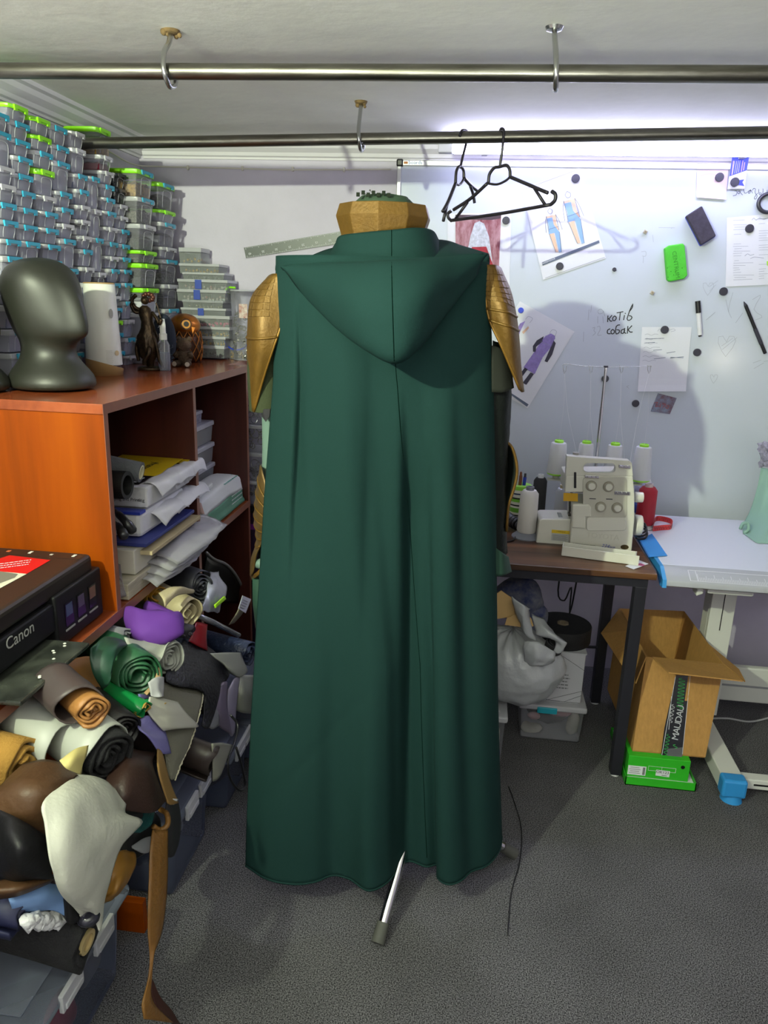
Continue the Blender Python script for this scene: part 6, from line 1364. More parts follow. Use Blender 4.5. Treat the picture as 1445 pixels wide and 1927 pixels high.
# erasers, marker, pen, ring
def slab(pts, d, name, m, parent, bevel):
    return MB().prism([wb(x, y) for x, y in pts], (0, -d, 0)).build(name, m, parent, bevel=bevel, seg=3)
c0 = wb(*Z2(870, 590)); t = emp('board_eraser', c0, 'dark worn board eraser with a blue back, tilted on the whiteboard', 'eraser')
slab([Z2(765, 525), Z2(880, 450), Z2(982, 665), Z2(872, 733)], .012, 'blue_back', mat('blue plastic', '3949c0', .4), t, .004)
MB().prism([wb(*Z2(*q), .012) for q in ((768, 520), (880, 448), (980, 660), (876, 726))], (0, -.022, 0)).build('felt', mat('dark felt', '37323f', .85, var=.25, vscale=50), t, bevel=.004, seg=3)
c0 = wb(*Z2(695, 850)); t = emp('board_eraser', c0, 'bright green board eraser with pressed lettering on the whiteboard', 'eraser')
slab([Z2(615, 750), Z2(648, 728), Z2(742, 714), Z2(756, 726), Z2(776, 940), Z2(752, 964), Z2(650, 984), Z2(634, 972)], .026, 'foam', mat('green foam', '45b82c', .6, bump=.3, bscale=60), t, .004)
ux = wb(*Z2(718, 960))-wb(*Z2(690, 765)); uy = Vector((-ux.z, 0, ux.x))
text_mesh('pressed_lettering', 'CENTRUM', .021, mat('green shadow print', '2c8a1c', .7), t, wb(*Z2(705, 862), .0265), ux, uy if uy.x > 0 else -uy)
hole = MB()
for q in ((645, 885), (670, 910), (705, 908), (720, 920), (750, 885), (650, 950), (690, 935)): hole.cyl(wb(*Z2(*q), .0255), wb(*Z2(*q), .0268), .0016, n=8)
hole.build('pits', mat('green pit', '1f6a14', .8), t)
def rod(a_, b_, r, m, name, parent): return MB().cyl(wb(*a_, r+.001), wb(*b_, r+.001), r, n=16).build(name, m, parent, smooth=40)
t = emp('board_marker', wb(*Z2(870, 1370)), 'white board marker with a black cap clinging to the whiteboard', 'marker')
rod(Z2(866, 1205), Z2(876, 1362), .0085, mat('white plastic', 'd9d9dc', .35), 'barrel', t); rod(Z2(860, 1120), Z2(866, 1205), .0095, m_black, 'cap', t); rod(Z2(876, 1360), Z2(877, 1372), .006, m_black, 'end_plug', t)
t = emp('black_pen', wb(*Z2(1340, 1490)), 'long black pen slanting on the right of the whiteboard', 'pen')
rod(Z2(1200, 1150), Z2(1340, 1492), .0062, m_black, 'barrel', t); MB().cyl(wb(*Z2(1200, 1150), .007), wb(*Z2(1188, 1124), .007), .006, .001, 12).build('tip', m_mag, t); rod(Z2(1268, 1318), Z2(1312, 1425), .007, m_mag, 'grip', t)
c0 = wb(1446, 382, .012); R_ = [c0+Vector((.034*math.cos(a_), 0, .031*math.sin(a_))) for a_ in [2*math.pi*i/32 for i in range(32)]]
t = emp('ring_hook', (c0.x, YB, c0.z-.03), 'dark metal ring hook at the right edge under the business card', 'hook')
MB().tube(R_, .007, 10, closed=True).build('ring', mat('gunmetal', '4a4a50', .35, .7), t, smooth=True)
MB().cyl((c0.x+.03, YB-.001, c0.z+.03), (c0.x+.03, YB-.016, c0.z+.03), .014, n=20).build('magnet_base', mat('gunmetal', '4a4a50', .35, .7), t, smooth=40)
# steel ruler on the wall
rl = [(459, 466), (632, 437), (637, 460), (463, 486)]
q = [PY(x, y, WB-.004) for x, y in rl]; t = emp('steel_ruler', q[3], 'steel ruler fixed slanting on the wall left of the whiteboard', 'ruler')
ux = (q[1]-q[0]).normalized(); uz = (q[3]-q[0]).normalized()
MB().prism([q[0], q[1]+ux*.2, q[2]+ux*.2, q[3]], (0, -.0012, 0)).build('blade', mat('blackened steel', '474c4b', .4, .1), t)
tk_ = MB()
for i in range(75):
    for e, sgn in ((q[0], 1), (q[3], -1)):
        L = .009 if i % 10 == 0 else .006 if i % 5 == 0 else .004
        c1 = e+ux*(.006+i*.0054); tk_.poly([c1+Vector((0, -.0016, 0)), c1+ux*.0011+Vector((0, -.0016, 0)), c1+ux*.0011+uz*sgn*L+Vector((0, -.0016, 0)), c1+uz*sgn*L+Vector((0, -.0016, 0))])
tag(tk_.build('graduation_marks', m_paper, t), kind='stuff')
for i in range(7): text_mesh('numerals', str(40-i*5), .012, m_paper, t, q[0]+ux*(.02+i*.055)+uz*.026+Vector((0, -.0018, 0)), -ux, uz)
# ================================================================== HANGERS
m_hang = mat('dark plastic hanger', '1f1b24', .4)
def hanger(segs, yf, label):
    h = emp('clothes_hanger', PY(*segs[0][1][0], yf(segs[0][1][0][0])), label, 'hanger', 'clothes hangers')
    for nm, pts, r in segs:
        P = [PY(x, y, yf(x)) for x, y in pts]
        MB().tube(smooth_path(P, 6*len(P)) if len(P) > 2 else P, r, 8).build(nm, m_hang, h, smooth=True)
yp = 2.42
hanger([('hook', [(940, 258), (941, 246), (944, 242), (948, 246), (947, 262), (944, 290), (940, 316)], .0042),
        ('neck', [(919, 344), (921, 328), (930, 316), (940, 314), (953, 311), (959, 320), (960, 333)], .0048), ('neck_bar', [(917, 345), (935, 347), (950, 341), (960, 333)], .0036),
        ('shoulder', [(917, 345), (885, 374), (853, 395)], .0052), ('shoulder', [(960, 333), (1000, 350), (1031, 363)], .0052),
        ('strut', [(880, 380), (857, 412)], .0046), ('strut', [(1003, 350), (1026, 386)], .0046), ('trouser_bar', [(848, 415), (940, 402), (1036, 385)], .0052),
        ('end_hook', [(850, 416), (844, 410), (843, 402), (849, 397)], .005), ('end_hook', [(1036, 385), (1044, 377), (1045, 366), (1038, 360)], .0055)], lambda x: yp-.012-(x-944)*.0011, 'black plastic clothes hanger with a trouser bar, seen almost full-on')
hanger([('hook', [(865, 256), (868, 247), (874, 245), (880, 250), (879, 262), (872, 290), (866, 316)], .0042),
        ('neck', [(857, 345), (859, 322), (865, 313), (872, 320), (873, 335)], .0045), ('neck_bar', [(857, 345), (863, 348), (869, 343), (873, 335)], .0034),
        ('shoulder', [(857, 345), (843, 380), (833, 398)], .005), ('shoulder', [(873, 335), (885, 348), (898, 359)], .005),
        ('strut', [(842, 382), (834, 416)], .0046), ('strut', [(885, 350), (890, 365), (893, 382)], .0046)], lambda x: yp-.02+(x-866)*.003, 'black plastic clothes hanger turned edge-on, left of the other')
# ================================================================== SEWING TABLE
TZ = .735
m_rustic = wood('rustic brown board', '23150b', '57371d', '8c6038', 'X', .9, rough=.4, dist=4)
m_rail = mat('black steel frame', '22222a', .45, .2)
tbl = emp('sewing_table', (.1, 2.5, 0), 'small table with a rustic brown top and black steel legs', 'table')
TX0, TX1, TY0, TY1 = -.42, .585, 2.235, 2.77
MB().bb((TX0, TY0, TZ-.02), (TX1, TY1, TZ)).build('table_top', m_rustic, tbl, bevel=.002)
MB().bb((TX0+.02, TY0+.012, TZ-.05), (TX1-.022, TY0+.042, TZ-.02)).build('front_rail', m_rail, tbl)
MB().bb((TX0+.02, TY1-.042, TZ-.05), (TX1-.022, TY1-.012, TZ-.02)).build('back_rail', m_rail, tbl)
MB().bb((TX1-.05, TY0+.03, TZ-.05), (TX1-.022, TY1-.03, TZ-.02)).build('side_rail', m_rail, tbl)
for x0 in (TX0+.02, TX1-.058):
    for y0 in (TY0+.012, TY1-.052):
        MB().bb((x0, y0, 0.008), (x0+.036, y0+.04, TZ-.05)).build('leg', m_rail, tbl, bevel=.002)
        MB().cyl((x0+.018, y0+.02, 0), (x0+.018, y0+.02, .008), .016, n=14).build('foot', mat('white plastic', 'd9d9dc', .35), tbl)
MB().tube([(TX0+.06, TY1-.03, .50), (TX1-.05, TY1-.03, .58)], .006, 6).build('brace', m_rail, tbl)
MB().tube([(TX0+.06, TY1-.03, .2), (TX1-.05, TY1-.03, .24)], .006, 6).build('brace', m_rail, tbl)
# ================================================================== DRAFTING TABLE
m_dtop = mat('pale laminate', 'd3d5e2', .35)
m_dwhite = mat('white powder coat', 'd0d2cc', .4)
m_dblue = mat('sky blue plastic', '2f8cd0', .4)
dt = emp('drafting_table', (1.1, 2.6, 0), 'white adjustable drafting table with sky-blue end pieces', 'table')
DX0, DX1, DY0, DY1 = .607, 1.7, 2.25, 2.93
MB().bb((DX0+.012, DY0+.075, TZ-.022), (DX1, DY1, TZ+.004)).build('table_top', m_dtop, dt, bevel=.003)
pf = [(DY0+.075, TZ+.004), (DY0+.06, TZ+.003), (DY0+.004, TZ-.022), (DY0, TZ-.028), (DY0, TZ-.040), (DY0+.01, TZ-.046), (DY0+.075, TZ-.035)]
MB().prism([(DX0+.012, y, z) for y, z in pf], (DX1-DX0-.012, 0, 0)).build('rule_edge', mat('grey rule edge', 'a3a5ae', .35), dt, smooth=50)
be = [(DY1, TZ+.003), (DY0+.06, TZ+.004), (DY0+.058, TZ+.004), (DY0+.002, TZ-.022), (DY0-.004, TZ-.046), (DY0+.03, TZ-.05), (DY0+.09, TZ-.024), (DY1, TZ-.022)]
MB().prism([(DX0, y, z) for y, z in be], (.012, 0, 0)).build('blue_end', m_dblue, dt)
# printed scale on the sloping front edge
e0, e1 = Vector((0, DY0+.056, TZ+.0012)), Vector((0, DY0+.006, TZ-.0208)); ed = e1-e0; en = Vector((0, -ed.z, ed.y)).normalized(); en = en if en.z > 0 else -en
def rp(x, s): return Vector((x, 0, 0))+e0+ed*s+en*.0008
sc_ = MB()
for i in range(95):
    L = .55 if i % 10 == 0 else .42 if i % 5 == 0 else .28
    x = .715+i*.005; sc_.poly([rp(x, .95-L), rp(x+.0014, .95-L), rp(x+.0014, .95), rp(x, .95)])
tag(sc_.build('scale_marks', m_paper, dt), kind='stuff')
for (xa_, sa), (xb_, sb) in (((.69, .1), (1.6, .14)), ((.69, .97), (1.6, 1.0)), ((.69, .1), (.692, 1.0)), ((.712, .1), (.7135, 1.0))):
    MB().poly([rp(xa_, sa), rp(xb_, sa), rp(xb_, sb), rp(xa_, sb)]).build('scale_border', m_paper, dt)
MB().bb((.76, 2.3, TZ-.075), (.9, 2.44, TZ-.05)).build('tilt_knob_plate', m_dwhite, dt, bevel=.006)
MB().tbox((.74, 2.33, TZ-.063), (.05, .05, .02), (.03, .05), rotm('Y', 1.57)).build('tilt_lever', m_dwhite, dt, bevel=.003)
MB().bb((.872, 2.58, .08), (.955, 2.60, TZ-.03)).build('column_front', m_dwhite, dt, bevel=.002)
MB().bb((.872, 2.60, .08), (.886, 2.66, TZ-.03)).build('column_side', m_dwhite, dt, bevel=.002)
MB().bb((.886, 2.605, .08), (.945, 2.65, TZ-.2)).build('column_core', mat('grey core', '8b8d92', .5), dt)
MB().cyl((.915, 2.579, .575), (.915, 2.572, .575), .009, n=12).build('screw', m_hook, dt)
MB().bb((.912, 2.5785, .42), (.915, 2.5795, .56)).build('slot', m_black, dt)
MB().bb((.862, 2.20, .025), (.93, 2.88, .08)).build('foot_beam', m_dwhite, dt, bevel=.004)
MB().bb((.858, 2.165, .022), (.934, 2.215, .085)).build('foot_cap', m_dblue, dt, bevel=.008)
MB().cyl((.9, 2.195, 0), (.9, 2.195, .024), .034, .028, 20).build('foot_pad', m_dblue, dt, smooth=40)
MB().cyl((.9, 2.85, 0), (.9, 2.85, .026), .03, .026, 20).build('foot_pad', m_dblue, dt, smooth=40)
MB().bb((.93, 2.215, .03), (1.7, 2.255, .065)).build('cross_beam', m_dwhite, dt, bevel=.003)
MB().bb((.97, 2.214, .044), (1.7, 2.2155, .05)).build('beam_slot', m_black, dt)
MB().bb((.89, 2.72, .07), (1.7, 2.75, .215)).build('rear_panel', m_dwhite, dt, bevel=.006)
MB().bb((.89, 2.717, .135), (1.7, 2.721, .142)).build('panel_groove', mat('grey core', '8b8d92', .5), dt)
t = emp('floor_cable', (1.2, 2.5, 0), 'pale cable lying on the carpet behind the drafting table foot', 'cable')
MB().tube(smooth_path([PZ(1330, 1352, .005), PZ(1370, 1352, .005), PZ(1410, 1358, .005), PZ(1450, 1350, .005), PZ(1500, 1335, .005)], 30), .004, 6).build('cable', mat('grey cable', 'a3a4a6', .6), t, smooth=True)
# ================================================================== SERGER
YS = 2.445
def sp(px, py, y=YS): return PY(px, py, y)
def Z5(X, Y_): return (940+X*.2284, 660+Y_*.2284)
def S5(X, Y_, y=YS): return PY(*Z5(X, Y_), y)
m_cream = mat('ivory machine plastic', 'cdccc2', .35)
m_cream2 = mat('grey ivory panel', 'b5b3a8', .4)
def prism_holes(loops, d, name, m, parent, bevel=0, smooth=False):
    tri = tessellate_polygon([[Vector((p_.x, p_.z, 0)) for p_ in l] for l in loops])
    allp = [p_ for l in loops for p_ in l]; n = len(allp); dv = Vector((0, d, 0))
    mb = MB(); fs = [tuple(t_) for t_ in tri]+[tuple(n+i for i in reversed(t_)) for t_ in tri]; b0 = 0
    for l in loops:
        k = len(l); fs += [(b0+i, b0+(i+1) % k, n+b0+(i+1) % k, n+b0+i) for i in range(k)]; b0 += k
    mb.add(allp+[p_+dv for p_ in allp], fs); return mb.build(name, m, parent, bevel=bevel, seg=3)
sg = emp('serger', (.43, 2.53, TZ), 'ivory overlock sewing machine with four thread cones on the brown table', 'sewing machine')
def rrect(X0, Y0, X1, Y1, r, y=YS, k=4):
    pts = []
    for cx_, cy_, a0 in ((X1-r, Y1-r, 0), (X0+r, Y1-r, 90), (X0+r, Y0+r, 180), (X1-r, Y0+r, 270)):
        for i in range(k+1):
            a_ = math.radians(a0+90*i/k); pts.append(S5(cx_+r*math.cos(a_), cy_+r*math.sin(a_), y))
    return pts
outer = [S5(*q) for q in ((575, 1612), (597, 1390), (600, 1262), (735, 1262), (755, 1300), (760, 1240), (705, 1168), (536, 1168), (545, 1030), (1098, 1030), (1112, 1180), (1112, 1390), (1088, 1652))]
prism_holes([outer], .15, 'body', m_cream, sg, .004)
upper = [S5(*q) for q in ((545, 1030), (556, 868), (690, 880), (1070, 908), (1088, 925), (1098, 1030))]
prism_holes([upper, rrect(690, 925, 958, 1008, 36)], .035, 'handle_bridge', m_cream, sg, .004)
MB().prism(rrect(686, 1040, 1048, 1372, 30, YS-.001), (0, -.003, 0)).build('dial_panel', m_cream2, sg, bevel=.001)
prism_holes([rrect(684, 918, 964, 1015, 42, YS-.003), rrect(692, 927, 956, 1006, 34, YS-.003)], .004, 'handle_rim', m_cream, sg)
MB().prism(rrect(715, 1372, 1040, 1482, 24, YS-.001), (0, -.004, 0)).build('looper_cover', m_cream, sg, bevel=.003)
MB().prism([S5(598, 1262, YS-.001), S5(735, 1262, YS-.001), S5(752, 1290, YS-.001), S5(752, 1365, YS-.001), S5(708, 1368, YS-.001), S5(704, 1462, YS-.001), S5(594, 1455, YS-.001)], (0, -.008, 0)).build('front_cover', m_cream, sg, bevel=.004)
bed = [S5(300, 1590, YS+.03), S5(325, 1400, YS+.03), S5(345, 1385, YS+.03), S5(590, 1388, YS+.03), S5(575, 1640, YS+.03), S5(330, 1612, YS+.03)]
MB().prism(bed, (0, .12, 0)).build('free_arm', m_cream, sg, bevel=.01, seg=4)
c0 = S5(530, 1320, YS+.08); zb = S5(400, 1386, YS+.03).z
MB().bb((S5(485, 1350, YS+.06).x, YS+.05, zb), (S5(600, 1350, YS+.06).x, YS+.11, zb+.003)).build('needle_plate', m_hook, sg)
MB().prism(rrect(612, 1000, 632, 1132, 4, YS-.002), (0, -.001, 0)).build('take_up_slot', m_black, sg)
mm = MB(); a_ = S5(590, 1180, YS+.04); b_ = S5(583, 1385, YS+.06)
mm.cyl(S5(593, 1170, YS+.05), S5(590, 1300, YS+.05), .0045, n=10); mm.box(S5(588, 1300, YS+.05), (.012, .014, .02)); mm.box(S5(582, 1345, YS+.05), (.016, .03, .008)); mm.cyl(S5(575, 1240, YS+.05), S5(572, 1350, YS+.05), .0018, n=6)
mm.build('presser_foot', mat('dark steel', '55544f', .3, .9), sg, smooth=30)
MB().prism([S5(527, 1172, YS+.01), S5(645, 1176, YS+.01), S5(645, 1242, YS+.01), S5(525, 1238, YS+.01)], (0, .002, 0)).build('needle_guard', mat('amber plastic', 'c79a1c', .3), sg)
for X_, Y_ in ((755, 1112), (896, 1118), (831, 1285), (967, 1292)):
    c0 = S5(X_, Y_, YS-.003); M_ = rotm('X', math.pi/2)
    k_ = MB().lathe([(.0178, 0), (.0178, .004), (.0165, .006), (.012, .006)], c0, 28, M=M_).build('tension_dial', mat('grey dial ring', '9c978a', .35, .3), sg, smooth=30)
    MB().lathe([(.0118, .005), (.0115, .013), (.0098, .0145), (0, .0145)], c0, 24, M=M_).build('dial_cap', m_cream, k_, smooth=40)
    rb = MB()
    for i in range(24):
        a_ = 2*math.pi*i/24; rb.box(c0+Vector((.0118*math.cos(a_), -.010, .0118*math.sin(a_))), (.0012, .007, .0012))
    tag(rb.build('grip_ridges', m_cream2, k_), kind='stuff')
def guide(X0, Y0, X1, Y1):
    g_ = MB().prism([S5(X0, Y0, YS-.004), S5(X1, Y0+8, YS-.004), S5(X1, Y1+8, YS-.004), S5(X0, Y1, YS-.004)], (0, -.004, 0)).build('thread_guide', m_chrome, sg, bevel=.001)
    for f in (.2, .5, .8):
        MB().ball(S5(X0+(X1-X0)*f, (Y0+Y1)/2+4, YS-.009), .0022, 8, 6).build('guide_screw', m_hook, g_, smooth=True)
guide(703, 1022, 818, 1044); guide(980, 935, 1075, 962); guide(945, 1152, 1070, 1182)
for X_, Y_ in ((768, 1215), (905, 1218)):
    MB().prism([S5(X_-28, Y_, YS-.004), S5(X_+25, Y_+2, YS-.004), S5(X_+25, Y_+9, YS-.004), S5(X_-28, Y_+7, YS-.004)], (0, -.001, 0)).build('dial_marking', m_mag, sg)
c0 = S5(628, 850, YS+.04); MB().cyl(c0-Vector((0, 0, .006)), c0+Vector((0, 0, .005)), .0105, n=18).build('pressure_knob', mat('grey knob', '8e8d88', .4), sg, smooth=40)
MB().prism([S5(430, 1474, YS+.029), S5(580, 1486, YS+.029), S5(580, 1512, YS+.029), S5(428, 1500, YS+.029)], (0, -.0008, 0)).build('warning_band', mat('yellow label', 'd2b21e', .5), sg)
lab = MB().prism([S5(428, 1502, YS+.029), S5(580, 1514, YS+.029), S5(577, 1576, YS+.029), S5(424, 1562, YS+.029)], (0, -.0006, 0)).build('warning_label', mat('grey label', 'b1b2b0', .5), sg)
text_mesh('warning_text', '! WARNING', .0055, m_ink, lab, S5(505, 1492, YS+.0278), (1, 0, -.05), (0, 0, 1))
wl = MB()
for i in range(6):
    Y_ = 1514+i*8; wl.poly([S5(436, Y_, YS+.0282), S5(560-12*(i % 2), Y_+9, YS+.0282), S5(560-12*(i % 2), Y_+12, YS+.0282), S5(436, Y_+3, YS+.0282)])
tag(wl.build('label_lines', mat('grey text', '6c6d70', .6), lab), kind='stuff')
text_mesh('lettering', 'DIFFERENTIAL FEED', .0085, m_ink, sg, S5(696, 1603, YS-.0006), (1, 0, -.03), (0, 0, 1))
text_mesh('lettering', '234', .017, mat('blue lettering', '3f4ea8', .5), sg, S5(868, 1610, YS-.0006), (1, 0, -.03), (0, 0, 1), shear=.4)
text_mesh('lettering', 'lace', .012, mat('blue lettering', '3f4ea8', .5), sg, S5(925, 1618, YS-.0006), (1, 0, -.03), (0, 0, 1), shear=.4)
text_mesh('embossed_lettering', 'TOYOTA', .026, mat('ivory relief', 'c3c2b7', .4), sg, S5(850, 1530, YS-.0006), (1, 0, -.03), (0, 0, 1), thick=.001)
c0 = S5(1030, 1618, YS-.0004); MB().lathe([(.0135, 0), (.013, .0008)], c0, 28, 1, .62, M=rotm('X', math.pi/2)).build('oval_badge', mat('bronze badge', '5a4d33', .4, .5, var=.4, vscale=200), sg)
c0 = S5(1112, 1205, YS+.05); MB().cyl(c0, c0+Vector((.028, 0, 0)), .018, .017, 22).build('small_handwheel', m_cream, sg, smooth=40, bevel=.003)
c0 = S5(1110, 1435, YS+.06); MB().cyl(c0, c0+Vector((.024, 0, 0)), .036, .034, 28).build('handwheel', m_cream, sg, smooth=40, bevel=.004)
# waste tray in front
f0, f1 = PZ(1056, 1045, TZ+.002), PZ(1201, 1064, TZ+.002); dx = (f1-f0).normalized(); dy = Vector((-dx.y, dx.x, 0)); dz = Vector((0, 0, 1)); L = (f1-f0).length
M_ = Matrix(((dx.x, dy.x, 0, f0.x), (dx.y, dy.y, 0, f0.y), (0, 0, 1, TZ+.001), (0, 0, 0, 1)))
tr = MB().bb((0, 0, 0), (L, .003, .032)).bb((0, .05, 0), (L*.97, .053, .03)).bb((0, 0, 0), (.003, .053, .032)).bb((L*.95, 0, 0), (L*.96, .053, .03)).bb((0, 0, 0), (L*.96, .053, .002)).xf(M_)
tray = emp('waste_tray', f0, 'shallow ivory waste tray lying in front of the sewing machine', 'tray'); tr.build('tray_shell', m_cream, tray, bevel=.001)
MB().bb((L*.3, .006, .002), (L*.85, .045, .006)).xf(M_).build('thread_scraps', mat('thread scraps', 'c2c2c4', .9, bump=.5, bscale=200), tray)
# thread stand
st = emp('thread_stand', (.43, 2.68, TZ), 'telescopic thread stand with a wire guide behind the sewing machine', 'thread stand')
yt = 2.68
MB().bb((.27, yt-.022, TZ+.178), (.60, yt+.004, TZ+.184)).build('spool_bar', m_cream2, st, bevel=.002)
MB().bb((.38, yt-.03, TZ), (.48, yt+.03, TZ+.178)).build('bar_support', m_cream2, st)
base = S5(790, 980, yt); mid = S5(842, 465, yt); tp_ = S5(876, 138, yt)
MB().cyl(Vector((base.x, yt, TZ+.17)), base, .0078, n=14).build('pole_base', m_chrome, st, smooth=40)
MB().cyl(base, mid, .0062, n=14).build('pole', m_chrome, st, smooth=40); MB().cyl(mid, tp_, .0052, n=14).build('upper_pole', m_chrome, st, smooth=40)
MB().cyl(tp_, tp_+Vector((0, 0, .006)), .008, n=14).build('pole_head', m_mag, st)
wp = [S5(522, 112, yt), S5(570, 110, yt), S5(700, 126, yt), S5(876, 134, yt), S5(1000, 134, yt), S5(1160, 130, yt), S5(1250, 128, yt)]
MB().tube(smooth_path(wp, 40), .0011, 6).build('guide_wire', m_hook, st, smooth=True)
for X_ in (535, 752, 1003, 1231):
    MB().tube([S5(X_-14, 118, yt), S5(X_-10, 160, yt), S5(X_-2, 188, yt), S5(X_+8, 170, yt), S5(X_+17, 124, yt)], .001, 5).build('wire_loop', m_hook, st, smooth=True)
m_thr = mat('white thread', 'cfd0d6', .8, bump=.3, bscale=350, stretch=(1, 1, 8))
m_lime = mat('lime cone', '9be03a', .4)
names_ = ['far left', 'second from left', 'third from left', 'far right']
for i, (X_, Yt, Yb, rb_, rt_) in enumerate(((470, 738, 1022, 78, 62), (695, 745, 1030, 70, 56), (928, 760, 1045, 74, 58), (1160, 772, 1075, 80, 62))):
    yy = yt-.01; c_t, c_b = S5(X_+8, Yt, yy), S5(X_-6, Yb, yy); h_ = c_t.z-c_b.z; k_ = .2284/FPX*2.72
    zb_ = TZ+.1155 if i in (1, 2) else c_b.z-.03
    zb_ = TZ+.1842; c_b.z = max(c_b.z, zb_+.004)
    cone = emp('thread_cone', (c_b.x, yy, zb_), 'white thread cone with lime cap, '+names_[i]+' of the four on the stand', 'thread', 'white thread cones')
    z0, z1 = c_b.z, c_t.z
    MB().lathe([(.004, zb_), (.012, zb_+.002), (.012, z0)], (c_b.x, yy, 0), 16).build('spindle', m_cream2, cone)
    MB().lathe([(rb_*k_*.75, z0), (rb_*k_*.93, z0+.004), (rb_*k_*.93, z0+.008)], (c_b.x, yy, 0), 24).build('cone_base', m_lime, cone, smooth=40)
    MB().lathe([(rb_*k_*.95, z0+.008), (rb_*k_, z0+.014), (rt_*k_, z1-.012), (rt_*k_*.9, z1-.008), (rt_*k_*.5, z1-.007)], (c_b.x, yy, 0), 28).build('thread', m_thr, cone, smooth=40)
    MB().lathe([(36*k_, z1-.008), (36*k_, z1), (30*k_, z1+.002), (26*k_, z1-.003)], (c_b.x, yy, 0), 20).build('cone_cap', m_lime, cone, smooth=40)
    lp = S5((535, 752, 1003, 1231)[i], 186, yt)
    top_ = Vector((c_b.x, yy, z1))
    MB().tube(smooth_path([top_, top_.lerp(lp, .5)+Vector((.006, 0, 0)), lp], 10), .0005, 4).build('thread_up', m_thr, st)
    dn = (S5(640, 870, YS+.05), S5(785, 890, YS+.06), S5(1030, 900, YS+.03), S5(1075, 915, YS+.03))[i]
    MB().tube(smooth_path([lp, lp.lerp(dn, .45)+Vector((-.006, 0, -.01)), dn], 12), .0005, 4).build('thread_down', m_thr, st)
# ---------------------------------------------------------------- small things on the table
def spool(name, label, base, rb_, rt_, h, m, base_m, br, bh, top_m, cat='thread'):
    t = emp(name, base, label, cat, 'thread spools'); b = Vector(base)
    MB().lathe([(br, 0), (br, .004), (br*.6, bh), (rb_*.8, bh+.003)], b, 28).build('cone_foot', base_m, t, smooth=40)
    MB().lathe([(rb_*.9, bh), (rb_, bh+.006), (rt_, bh+h-.012), (rt_*.7, bh+h), (rt_*.45, bh+h)], b, 28).build('thread', m, t, smooth=40)
    MB().lathe([(rt_*.45, bh+h-.001), (rt_*.45, bh+h+.012), (rt_*.3, bh+h+.012), (rt_*.3, bh+h)], b, 20).build('core_top', top_m, t, smooth=40)
    return t
m_gcone = mat('slate grey cone', '737680', .5)
b = PZ(987, 1015, TZ); spool('thread_spool', 'white thread spool on a flared grey cone, left of the sewing machine', (b.x+.006, b.y+.03, TZ), .034, .031, .15, mat('cream thread', 'd6d3d0', .8, bump=.3, bscale=350, stretch=(1, 1, 8)), m_gcone, .05, .02, m_gcone)
b = PZ(1012, 1005, TZ); spool('thread_spool', 'black thread spool behind the white one', (b.x+.002, 2.68, TZ), .026, .024, .17, mat('black thread', '28282c', .8), m_black, .03, .012, m_paper)
b = PZ(1214, 998, TZ+.004); spool('thread_spool', 'crimson thread spool standing on the drafting table', (b.x, b.y+.03, TZ+.0065), .034, .032, .14, mat('crimson thread', 'a8162c', .5, bump=.3, bscale=300, stretch=(1, 1, 8)), m_paper, .036, .014, mat('pale cone', 'cfc0c0', .5))
b = PY(1058, 945, 2.74); spool('thread_spool', 'small pale thread spool behind the sewing machine arm', (b.x, 2.755, TZ), .028, .026, .12, mat('pale thread', 'bfc2c8', .6), m_paper, .028, .01, mat('tan cone', 'c8b890', .5))
# striped cup with pens
cx_ = PY(976, 960, 2.78).x; cb_ = Vector((cx_-.005, 2.72, TZ)); hc = PY(976, 914, 2.70).z-TZ
t = emp('pen_cup', cb_, 'round cup with green, white and black stripes holding pens', 'cup')
stripes = [('5fa83c', .0, .14), ('e2e2da', .14, .2), ('2a2a2a', .2, .24), ('e2e2da', .24, .3), ('6fb53c', .3, .42), ('e2e2da', .42, .47), ('2a2a2a', .47, .51), ('e2e2da', .51, .58), ('7cc444', .58, .66), ('2a2a2a', .66, .7), ('e2e2da', .7, .78), ('2f3a5a', .78, .82), ('e2e2da', .82, .9), ('8fd04c', .9, 1.0)]
for c_, a_, b_ in stripes:
    r0, r1 = .034+.007*a_, .034+.007*b_
    MB().lathe([(r0-.002, hc*a_), (r0, hc*a_+.0003), (r1, hc*b_), (r1-.002, hc*b_)], cb_, 28).build('stripe', mat('cup '+c_, c_, .4), t, smooth=40)
MB().lathe([(.03, .002), (.0, .004)], cb_, 20).build('cup_floor', m_black, t)
for nm, c_, dx_, hh, lb in (('blue_pen', '2b3cae', .01, .045, 'blue pen standing in the striped cup'), ('white_marker', 'cfcfd2', -.012, .03, 'white capped marker standing in the striped cup'), ('brown_pencil', '7d4a33', -.002, .05, 'brown pencil standing in the striped cup')):
    p_ = emp(nm, cb_+Vector((dx_, 0, .005)), lb, 'pen', 'pens in the cup')
    MB().cyl(cb_+Vector((dx_*.6, -.004, .006)), cb_+Vector((dx_*1.3, -.008, hc+hh-.014)), .0062, n=12).build('barrel', mat(nm+' barrel', c_, .4), p_, smooth=40)
    MB().cyl(cb_+Vector((dx_*1.3, -.008, hc+hh-.014)), cb_+Vector((dx_*1.35, -.0085, hc+hh)), .005, .004, n=12).build('cap', m_mag if nm == 'blue_pen' else mat(nm+' barrel', c_, .4), p_, smooth=40)
